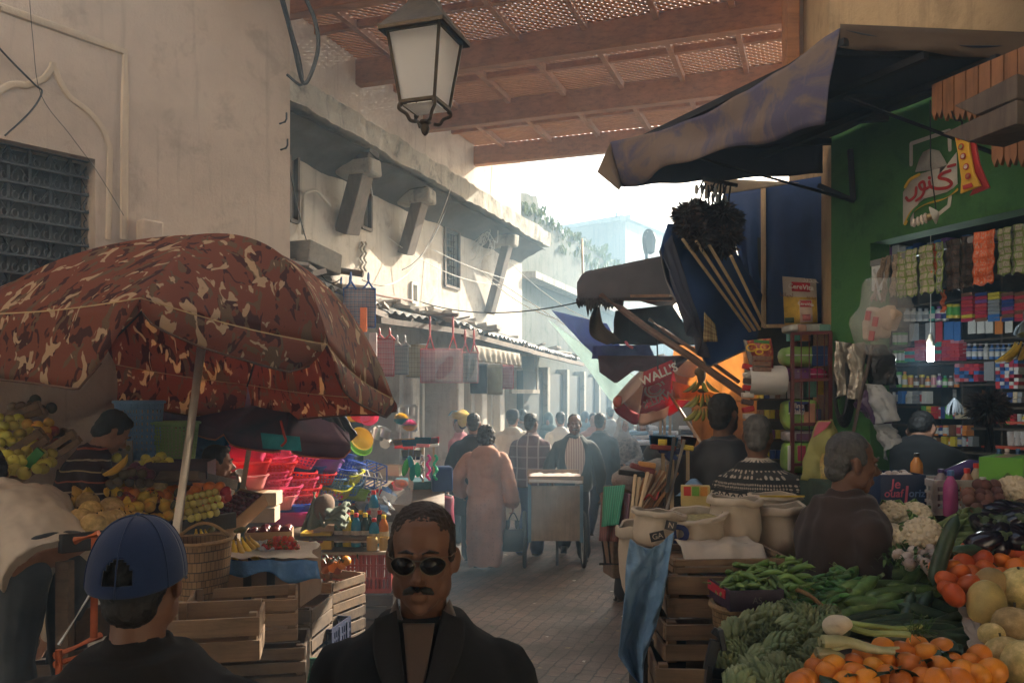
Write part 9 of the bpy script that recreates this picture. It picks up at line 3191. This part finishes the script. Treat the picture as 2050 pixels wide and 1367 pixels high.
cs_=['navy','blue','white','green','violet','red','cream','grey','teal','yellow','brown','orange','silver']
for(y,xs,hh,where)in((808,np.arange(1790,1866,9.5),26,'on the shelf at the level of the white bags'),(838,np.arange(1856,1990,9.5),26,'on the shelf behind the grey mop'),(872,np.arange(1866,1945,9),22,'on the shelf above the counter'),(893,np.arange(1868,1950,9),20,'on the lowest shelf above the counter'),(850,np.arange(2024,2058,9),22,'among the glasses at the lower right'),(806,np.arange(1992,2056,9.5),22,'under the tall mixed stack')):
 for x in xs:
  kd=rds.choice(['box','box','bottle','can'])
  a_,b_=rds.choice(cs_),rds.choice(['white','silver','cream','red'])
  n_=1 if kd!='box' else rds.choice([1,2,3])
  for r_ in range(n_):
   pack(kd,a_,b_,x,y-r_*hh/n_,8.6,hh/n_*rds.u(.86,.98),OF,where,.07,0,rds.u(-.12,.12))
for x in np.arange(1760,2060,14):
 if rds.random()<.85:
  pack('box',rds.choice(['navy','grey','white','violet','blue']),rds.choice(['white','grey']),x,520-(x-1760)*.15,12,rds.u(12,22),OF,'on the top shelf behind the sachets',.1)
for k,x in enumerate((2026,2040,2052)):
 o=MB().lathe([(.025,0),(.03,.09),(.028,.09),(.022,.006),(.001,.006)],14,(0,0,0)).bd('drinking_glass',M_film('glass tumbler',(.75,.72,.7),.35),org=Z(0))
 put(o,RS.pw(x,892,OF+.25));tag(o,'clear drinking glass on the red shelf at the lower right','glass','glasses on the red shelf')
for y in(846,897):
 MB().box(RS.pw(2045,y,OF+.25),(.45,.14,.012),FR3).bd('red_shelf',M('red painted shelf',(.42,.06,.03),.5),shelves)
lampm=M_emit('lit lamp tube',(.93,1.0,1.0),16)
lp_=thing('lit_bulb','lit energy saving bulb hanging in the middle of the grocery','bulb',RS.pw(1863,708,-.75))
lt_,lz=RS.pix(1863,708,-.75)
for dx in(-.012,.012):
 MB().tube([RS.at(lt_+dx,lz-.048,-.75),RS.at(lt_+dx,lz+.045,-.75)],.0105,8).bd('glowing_tube',lampm,lp_)
MB().lathe([(.022,.0),(.024,.03),(.016,.05),(.010,.075)],12,RS.at(lt_,lz+.046,-.75)).bd('socket',M('cream socket',(.5,.44,.34),.5),lp_)
MB().tube([RS.at(lt_,lz+.11,-.75),RS.at(lt_,3.2,-.75)],.003,5).bd('wire',cable_w,lp_)
pl2=bpy.data.lights.new('bulb_glow','POINT');pl2.energy=2.5;pl2.color=(.88,.98,1.0);pl2.shadow_soft_size=.04
lo2=bpy.data.objects.new('bulb_glow',pl2);COL.objects.link(lo2);lo2.location=RS.at(lt_,lz-.02,-.66)
def foil(name,label,pix,off,mat,cat='bag',seed=0):
 def f(u,v):
  n_=len(pix)//2
  Lf,Rt=pix[:n_],pix[n_:][::-1]
  i=v*(n_-1);k=min(n_-2,int(i));q=i-k
  a=V(*Lf[k],0).lerp(V(*Lf[k+1],0),q);b=V(*Rt[k],0).lerp(V(*Rt[k+1],0),q)
  p=a.lerp(b,u)
  return RS.pw(p.x,p.y,off)+RS.n*(.06*sin(PI*u)+.03*nz1(V(u*5+seed,v*3,seed))+.012*nz1(V(u*12,v*14,seed)))
 return tag(MB().grid(f,18,26).bd(name,mat,sm=180,solid=.002),label,cat)
silver=M('silver film',(.36,.33,.28),.18,.35,7,.7,16,metal=.55,bdist=.02)
foil('silver_bag','silver plastic bag hanging on the green pillar, the left of two',[(1679,680),(1680,740),(1681,800),(1700,800),(1704,740),(1706,690)][:3]+[(1705,790),(1703,740),(1704,686)],.1,silver,seed=1)
foil('silver_bag','silver brown plastic bag hanging right of the other, longer at the bottom',[(1706,700),(1708,750),(1706,798),(1732,800),(1733,742),(1730,684)],.12,silver,seed=2)
blackbag=M('black bag film',(.014,.014,.016),.2,.3,6,.7,14,bdist=.02)
foil('black_bag','black plastic bag hanging at the left of the shop opening',[(1738,690),(1735,740),(1742,775),(1800,770),(1790,715),(1772,690)],.02,blackbag,seed=3)
whitebag=M('milky bag film',(.46,.48,.50),.25,.15,5,.7,14,bdist=.025,transl=.4)
foil('white_bag','upper white plastic bag hanging beside the head of the brown robed man',[(1742,768),(1746,810),(1760,852),(1802,842),(1790,795),(1766,770)],.16,whitebag,seed=4)
foil('white_bag','lower white plastic bag hanging over the counter',[(1758,850),(1764,880),(1778,922),(1806,884),(1796,862),(1786,848)],.14,whitebag,seed=5)
foil('purple_bag','dark purple bag behind the white plastic bags',[(1715,815),(1738,835),(1770,858),(1790,850),(1760,800),(1742,770)],.08,M('purple film',(.06,.03,.09),.3,.3,5,.6,16),seed=6)
bb_=thing('bread_bag','clear plastic bag of pale bread packs with red labels hanging at the shop corner','bag',RS.pw(1765,640,.2))
for(x,y,w,h,ro)in((1752,640,.10,.12,.3),(1772,636,.12,.10,-.2),(1758,662,.13,.08,.1),(1785,640,.07,.11,.5),(1742,660,.06,.12,-.1)):
 MB().box(RS.pw(x,y,.2),(w,.07,h),FR3@rotm(0,ro,0)).jitter(.01,12).bd('bread_pack',M('pale bread pack',(.55,.42,.32),.6,.2),bb_,sm=60,bev=.015)
for(x,y)in((1752,644),(1738,632),(1745,672)):
 MB().box(RS.pw(x,y,.262),(.035,.006,.05),FR3@rotm(0,.2,0)).bd('red_label',redp,bb_)
fl=MB().ell(RS.pw(1768,648,.2),(.17,.10,.17),26,18)
for v in fl.v:
 q=v-RS.pw(1768,648,.2)
 v+=q.normalized()*(.03*nz1(v*9))+Z(.08 if q.z>.12 else 0)
fl.bd('clear_film',M_film('bread bag film',(.7,.72,.74),.22),bb_,sm=180)
MB().tube([RS.pw(1762,600,.2),RS.pw(1750,540,.12)],.006,5).bd('bag_neck',M('film neck',(.5,.5,.5),.3),bb_)
tag(MB().box(RS.pw(1759,556,-.02),(.10,.02,.14),FR3).bd('window_pane',M('bright white pane',(.75,.78,.8),.4)),'pale bright pane at the upper left of the shop opening','pane')
hc_=thing('hose_coil','coil of black hose hanging on the green pillar','hose',RS.pw(1682,770,.08))
m=MB()
for k in range(4):
 m.tube([RS.pw(1690+(34-3*k)*.55*cos(a)-2*k,775+(78-6*k)*sin(a),.06+.02*k)for a in lin(0,2*PI,30)],.011,7)
m.bd('hose',cable_m,hc_)
tag(MB().tube([RS.pw(1690,955,.35),RS.pw(1722,800,.2),RS.pw(1748,690,.15)],.010,7).bd('dark_cane',M_wood('dark cane',(.07,.05,.04),axis='z')),'dark cane leaning aslant in front of the hose coil','cane')
def mop(label,px,py,off,c_,n_,L_,spread,name,up=False):
 o=thing(name,label,'mop' if not up else 'duster',RS.pw(px,py,off))
 c0=RS.pw(px,py,off)
 m=MB()
 for k in range(n_):
  a=rds.u(0,2*PI)
  r_=spread*math.sqrt(rds.random())
  e=c0+V(r_*cos(a),r_*sin(a),-L_*rds.u(.8,1))
  m.tube([c0,c0.lerp(e,.5)+V(r_*.25*cos(a),r_*.25*sin(a),0),e],.004,4)
 m.bd('strands',M(name+' strands',c_,.9,.25,8,0),o,sm=60)
 MB().tube([c0,c0+Z(.05)],.012,6).bd('head',steel,o)
 return o
mop('pale blue grey mop head hanging before the lower shelves',1911,795,OF+.5,(.33,.37,.42),70,.115,.055,'hanging_mop')
mop('blue grey mop head at the right edge above the yellow bananas',2052,640,OF+.5,(.16,.20,.32),60,.09,.06,'hanging_mop')
yb_=bunch('banana_bunch','bunch of yellow bananas hanging at the right edge in the shop',RS.pw(2052,672,-.5),6,R(200),.14,2.0)
def feather(name,label,c,R_,n_,col,stick=None,sq=(1,1,.85),seed=1):
 o=thing(name,label,'feather duster',c)
 rr=Rnd(seed)
 m=MB()
 for k in range(n_):
  z=rr.u(-1,1);a=rr.u(0,2*PI);q=math.sqrt(1-z*z)
  d_=V(q*cos(a)*sq[0],q*sin(a)*sq[1],z*sq[2])
  p0=c+d_*R_*rr.u(.2,.6)
  p1=c+d_*R_*rr.u(.85,1.12)+V(rr.u(-1,1),rr.u(-1,1),rr.u(-1.2,.4))*R_*.2
  s_=V(rr.u(-1,1),rr.u(-1,1),rr.u(-1,1)).normalized()*R_*.085
  md_=p0.lerp(p1,.6)+Z(.02*R_)
  m.add([p0,md_+s_,p1,md_-s_],[(0,1,2,3)],0 if rr.random()<.9 else 1)
 m.ell(c,(R_*.55*sq[0],R_*.55*sq[1],R_*.55*sq[2]),12,8)
 m.bd('feathers',[M(name+' feathers',col,.55,.5,20,0,spec=.5),M('brown feather tips',(.12,.075,.05),.7,.4,20,0)],o)
 return o
fd0=RS.pw(1980,815,-.25)
fo=feather('feather_duster','big dark feather duster standing on its handles inside the shop',fd0,.105,1400,(.030,.020,.018),seed=4)
m=MB()
for k in range(5):
 m.tube([fd0,RS.pw(1972+5*k,905,-.25)],.006,5)
m.bd('handle',iron,fo)
cents=[(1372,430),(1395,420),(1420,432),(1445,425),(1462,440),(1382,455),(1410,460),(1438,462),(1458,470),(1425,485),(1400,478),(1446,492)]
for k,(x,y)in enumerate(cents):
 d_=5.05+.12*((k*7)%5)/2
 c=P(x,y,d_)
 o=feather('feather_duster','black feather duster in the bunch hanging under the navy awning',c,.092,520,(.012,.011,.013),seed=20+k)
 o['group']='black feather dusters under the awning'
 top_=P(1408+5*k,362+2*(k%5)+(k*3)%7,5.1)
 MB().tube([c,top_],.006,6).bd('handle',iron,o)
 MB().lathe([(.010,0),(.012,.03),(.008,.05)],8,c.lerp(top_,.62)).bd('collar',steel,o)
tag(MB().bar(P(1405,357,5.15),P(1475,372,5.25),.02).bd('hanging_bar',iron),'dark bar carrying the feather dusters under the awning','bar')
tag(cloth('pale_board',patch(P(1408,356,5.5),P(1600,366,5.5),P(1455,388,5.5),P(1412,384,5.5),.002,1),8,4,M('cream board',(.5,.4,.28),.8)),'cream board edge behind the feather dusters, below the awning','board')
po=thing('cereal_poster','yellow cereal poster with red CereVita logo pinned on the navy screen','poster',P(1602,602,5.28))
pA,pB,pC,pD=P(1566,553,5.40),P(1634,559,5.30),P(1637,646,5.30),P(1571,650,5.40)
ux=(pB-pA).normalized();uy=(pA-pD).normalized();un_=ux.cross(uy).normalized()
if un_.y>0:
 un_=-un_
def pq(u,v,o=0):
 return pA.lerp(pB,u).lerp(pD.lerp(pC,u),v)+un_*o
def quad(u0,v0,u1,v1,o,mat,name):
 return MB().add([pq(u0,v0,o),pq(u1,v0,o),pq(u1,v1,o),pq(u0,v1,o)]).bd(name,mat,po,solid=.001)
quad(0,0,1,1,0,M('poster card',(.50,.43,.36),.5,.12,6,0),'poster_card')
quad(0,.42,1,1,.003,M('poster wheat',(.62,.40,.06),.5,.35,16,0),'wheat_picture')
quad(.27,.10,.82,.30,.004,M('poster red',(.50,.03,.05),.4),'red_logo')
quad(.48,.48,.86,.98,.006,M('poster pack',(.56,.42,.34),.5,.25,12,0),'pack_picture')
quad(.50,.50,.84,.64,.008,MATS['poster red'],'red_logo')
quad(.56,.80,.80,.94,.008,M('poster berry',(.48,.14,.14),.5,.5,30,0),'bowl_picture')
quad(.02,.86,.30,.97,.008,M('poster dark leaf',(.06,.10,.06),.5),'leaf_picture')
w_pr=M('poster white',(.66,.62,.58),.5)
text_mb('CereVita',.043,pq(.54,.205,.007),ux,uy,.001,bold=.0008,shear=.1).bd('lettering',w_pr,po)
text_mb('CereVita',.027,pq(.67,.575,.011),ux,uy,.001,bold=.0006,shear=.1).bd('lettering',w_pr,po)
text_mb('\ufea9\ufef3\ufeaa\ufea0',.05,pq(.82,.03,.003),ux,uy,.001).bd('lettering',w_pr,po)
text_mb('\ufe8e\ufee8\ufe97\ufe8e\ufef4\ufea4\ufedf . . . . \ufeaa\ufef3\ufeaa\ufe9f',.034,pq(.45,.40,.006),ux,uy,.001).bd('lettering',M('brown poster print',(.2,.08,.05),.6),po)
rk=thing('goods_rack','dark red iron rack of nappy packs beside the green pillar','rack',P(1610,960,5.0))
m=MB()
RK=[(1586,668,5.05),(1662,664,5.0),(1592,664,5.35),(1655,662,5.3)]
for(x,y,d_)in RK:
 p=P(x,y,d_);m.bar(p,V(p.x,p.y,.1),.02,.02)
for yy in(668,762,850,930):
 q=[P(1586,yy,5.05),P(1662,yy-3,5.0),P(1655,yy-4,5.3),P(1592,yy-3,5.35)]
 for a,b in zip(q,q[1:]+q[:1]):
  m.bar(a,b,.018,.018)
for x in(1604,1620,1636,1650):
 m.bar(P(x,666,5.03),P(x,930,5.03),.005,.005)
m.bd('iron_frame',M('dark red iron',(.11,.022,.02),.5,.3),rk)
def soft(label,x0,y0,x1,y1,d_,c_,dark,name='nappy_pack',panels=()):
 o=thing(name,label,'pack',P((x0+x1)/2,y1,d_))
 ctr=P((x0+x1)/2,(y0+y1)/2,d_)
 w,h=(x1-x0)/F*d_,(y1-y0)/F*d_
 mb=MB().ell(ctr,(w/2,.09,h/2),26,16)
 for v in mb.v:
  q=v-ctr
  for i_,r_ in((0,w/2),(2,h/2),(1,.09)):
   t=q[i_]/r_
   q[i_]=r_*(abs(t)**.45)*(1 if t>0 else-1)
  q+=q.normalized()*.010*nz1((ctr+q)*22)
  v[:]=ctr+q
 mb.bd('pack_film',M(name+' film %.2f %.2f %.2f'%c_,c_,.22,.2,8,.6,26,bdist=.012),o,sm=60)
 for(u0,v0,u1,v1,cc)in panels:
  MB().box(V(ctr.x+((u0+u1)/2-.5)*w,ctr.y-.088,ctr.z+(.5-(v0+v1)/2)*h),((u1-u0)*w,.012,(v1-v0)*h)).bd('printed_panel',M('panel %.2f %.2f %.2f'%cc,cc,.3,.15,12,0),o,bev=.004)
 return o
soft('green and navy nappy pack on the top tier of the rack',1562,694,1648,734,5.18,(.24,.42,.10),None,panels=((.62,.0,.98,1,(.02,.05,.17)),(.02,.42,.98,.50,(.55,.58,.5))))
soft('magenta and violet nappy pack under the green one',1556,737,1650,763,5.18,(.42,.02,.11),None,panels=((.1,.05,.6,.95,(.14,.03,.16)),(.15,.15,.22,.4,(.6,.5,.1)),(.3,.15,.37,.4,(.6,.55,.5)),(.45,.15,.52,.4,(.6,.5,.1)),(.04,.46,.98,.54,(.55,.4,.45))))
fb_=soft('green baby pack with navy lettering patch in the middle of the rack',1566,800,1634,860,5.16,(.26,.45,.10),None,panels=((.05,.06,.66,.42,(.02,.03,.16)),(.05,.42,.5,.48,(.6,.62,.6)),(.48,.12,.82,.86,(.50,.26,.16)),(.84,.3,.99,.7,(.05,.06,.12))))
c=P(1588,812,5.16);text_mb('fine',.042,V(c.x,c.y-.10,c.z),V(1,0,0),Z(1),.001,bold=.0006).bd('lettering',w_pr,fb_)
c=P(1588,823,5.16);text_mb('Baby',.038,V(c.x,c.y-.10,c.z),V(1,0,0),Z(1),.001,bold=.0006).bd('lettering',w_pr,fb_)
soft('white and violet wrapped pack below the baby pack',1568,862,1634,884,5.15,(.40,.38,.40),None,panels=((.25,.2,.7,.8,(.12,.05,.14)),))
soft('lowest green pack on the rack',1566,884,1640,945,5.14,(.22,.42,.08),None,panels=((.28,.1,.5,.6,(.45,.04,.10)),(.02,.1,.1,.9,(.6,.6,.58))))
soft('clear film wrapped paper rolls lying on top of the rack',1570,650,1656,668,5.15,(.36,.36,.33),None,name='film_pack',panels=((.2,.1,.4,.9,(.30,.17,.12)),(.7,.1,.95,.9,(.10,.24,.20))))
for k,(x,y,w,h,c_,lab)in enumerate(((1588,683,22,22,'teal','teal card box behind the green and navy pack'),(1610,683,18,22,'orange','orange card box behind the green and navy pack'),(1592,798,26,34,'white','red and white printed card behind the rack bars'),(1622,795,20,34,'teal','teal printed card behind the rack bars'),(1640,790,14,34,'yellow','yellow printed card behind the rack bars'))):
 o=MB().box(P(x,y-h/2,5.25),(w/F*5.25,.06,h/F*5.25)).bd('card_box',gm(c_),bev=.003);tag(o,lab,'box')
ss=thing('sweets_display','hanging card of red and yellow sweets packets left of the rack','display',P(1522,700,5.1))
MB().add([P(1492,682,5.1),P(1543,677,5.05),P(1548,700,5.05),P(1548,742,5.05),P(1515,748,5.1)],[(0,1,2,3,4)]).bd('card',M('patterned red card',(.40,.06,.05),.4,.6,30,.3,40,col2=(.55,.35,.10)),ss,solid=.01)
MB().add([P(1489,680,5.12),P(1494,682,5.06),P(1522,770,5.04),P(1524,785,5.06),P(1512,770,5.12)],[(0,1,2,3,4)]).bd('grey_side',M('grey card side',(.22,.19,.17),.8),ss,solid=.01)
for(x,y,rr)in((1505,696,.03),(1532,694,.028),(1520,704,.022)):
 MB().tube([P(x,y,5.03)+V(rr*cos(a),0,rr*.7*sin(a))for a in lin(0,2*PI,16)],.005,5).bd('printed_ring',yelp,ss)
MB().box(P(1525,684,5.02),(.09,.006,.018),rotm(0,.08,0)).bd('green_banner',grp,ss)
for k in range(3):
 MB().box(P(1525,717+11*k,5.03),(.11,.012,.026),rotm(0,.04,0)).bd('packet_row',M('brown packet row',(.20,.09,.05),.4,.6,40,.3),ss)
tag(MB().lathe([(.085,-.11),(.088,-.1),(.088,.1),(.085,.11),(.02,.11)],24,P(1533,761,5.1),rotm(0,PI/2,0)).bd('white_roll',M('white paper roll',(.55,.53,.52),.6,.08)),'white paper roll lying left of the rack under the sweets card','roll')
m=MB()
for k in range(9):
 m.box(P(1498+2*sin(k),735+14*k,5.08),(.07,.04,.032),rotm(0,rds.u(-.3,.3),0),k%3)
tag(m.bd('packet_string',[redp,M('clear packet',(.5,.46,.42),.3),M('dark packet',(.10,.06,.05),.4)],bev=.006),'long string of red and clear packets hanging behind the grey haired man','packets')
shelfb=thing('side_shelves','shadowy shelves of packets behind the snowflake sweater','shelves',P(1545,900,5.35))
for y in(800,840,880,920):
 MB().box(P(1545,y,5.4),(.22,.2,.012)).bd('shelf_board',shelf_m,shelfb)
for r_,y in enumerate((798,838,878,918)):
 for k in range(5):
  o=MB().box(P(1522+11*k,y-9,5.32),(.030,.06,.055),rotm(0,rds.u(-.1,.1),0)).bd('small_packet',gm(rds.choice(['navy','grey','violet','yellow','brown','silver'])),bev=.003)
  tag(o,'small packet on the shadowy shelves behind the snowflake sweater','packet','packets on the shadowy shelves')
tag(MB().box(V(P(1592,900,5.75).x,5.75,1.5),(.5,.04,3.0),rotm(0,0,-.15)).bd('dark_screen',M('dark back panel',(.03,.032,.03),.8)),'dark panel closing the corner behind the goods rack','panel')
osk=thing('olive_sack','open olive green sack with a gold printed basket, hanging by the rack','sack',P(1645,900,4.4))
def osf(u,v):
 Lx=[(1638,842),(1622,880),(1608,920),(1602,960)];Rx=[(1662,838),(1678,870),(1682,920),(1682,962)]
 i=v*3;k=min(2,int(i));q=i-k
 a=V(*Lx[k],0).lerp(V(*Lx[k+1],0),q);b=V(*Rx[k],0).lerp(V(*Rx[k+1],0),q)
 p=a.lerp(b,u)
 return P(p.x,p.y,4.4)+V(0,-.10*sin(PI*u)+.04*nz1(V(u*4,v*4,3)),0)
MB().grid(osf,20,24).bd('sack_cloth',M('olive sack cloth',(.25,.24,.075),.7,.25,6,.5,30),osk,sm=180,solid=.003)
MB().grid(lambda u,v:osf(.02+.4*u*(1-v),.02+.28*v)+V(0,-.012,0),8,8).bd('pink_lining',M('dusty pink lining',(.40,.09,.12),.7),osk,sm=180,solid=.002)
MB().grid(lambda u,v:osf(.32+.58*u,.55+.42*v)+V(0,-.010,0),12,12).bd('printed_motif',M('gold print',(.40,.30,.08),.5,.7,26,0,col2=(.20,.06,.06)),osk,sm=180,solid=.002)
SUN_AZ,SUN_EL=R(41),R(27)
sd=V(sin(SUN_AZ)*cos(SUN_EL),cos(SUN_AZ)*cos(SUN_EL),sin(SUN_EL))
L=bpy.data.lights.new('sun','SUN')
L.energy=5.0
L.angle=R(.55)
L.color=(1.0,.90,.74)
lo=bpy.data.objects.new('sun',L)
COL.objects.link(lo)
lo.rotation_euler=(-sd).to_track_quat('-Z','Y').to_euler()
w=bpy.data.worlds.new('World')
SC.world=w
w.use_nodes=True
nt=w.node_tree
bg=nt.nodes['Background']
sk=nt.nodes.new('ShaderNodeTexSky')
sk.sky_type='NISHITA'
sk.sun_disc=False
sk.sun_elevation=SUN_EL
sk.sun_rotation=SUN_AZ
sk.air_density=.8
sk.dust_density=3.5
sk.ozone_density=.4
ln_(nt,mixc(nt,1.0,sk.outputs['Color'],(1.0,.90,.74),'MULTIPLY'),bg.inputs['Color'])
si(bg,'Strength',.15)
HAZE=.0145
if HAZE:
 hz=MB().box(V(2,12,3.95),(44,54,9.9)).bd('haze',[])
 m=bpy.data.materials.new('smoke haze')
 m.use_nodes=True
 nt=m.node_tree
 nt.nodes.remove(nt.nodes['Principled BSDF'])
 pv=nt.nodes.new('ShaderNodeVolumePrincipled')
 si(pv,'Color',(.48,.75,1.0,1))
 si(pv,'Density',HAZE)
 si(pv,'Anisotropy',.5)
 ln_(nt,pv.outputs[0],nt.nodes['Material Output'].inputs['Volume'])
 hz.data.materials.append(m)
 hz['kind']='stuff'
 tag(hz,'thin bluish smoke hanging in the street','smoke',kind='stuff')
cam=bpy.data.cameras.new('camera')
co=bpy.data.objects.new('camera',cam)
COL.objects.link(co)
co.location=(0,0,CH)
co.rotation_euler=(R(90),0,0)
cam.sensor_fit='HORIZONTAL'
cam.sensor_width=36
cam.lens=F/2050*36
cam.shift_y=(HY-1367/2)/2050
cam.clip_start=.05
cam.clip_end=1500
SC.camera=co
SC.view_settings.view_transform='Standard'
SC.view_settings.look='None'
SC.view_settings.exposure=1.75
SC.view_settings.gamma=1
SC.view_settings.use_curve_mapping=False
SC.render.engine='CYCLES'
SC.cycles.use_denoising=True
SC.cycles.max_bounces=8
SC.cycles.transparent_max_bounces=12
SC.cycles.volume_bounces=1
SC.cycles.sample_clamp_indirect=6
SC.cycles.caustics_reflective=False
SC.cycles.caustics_refractive=False
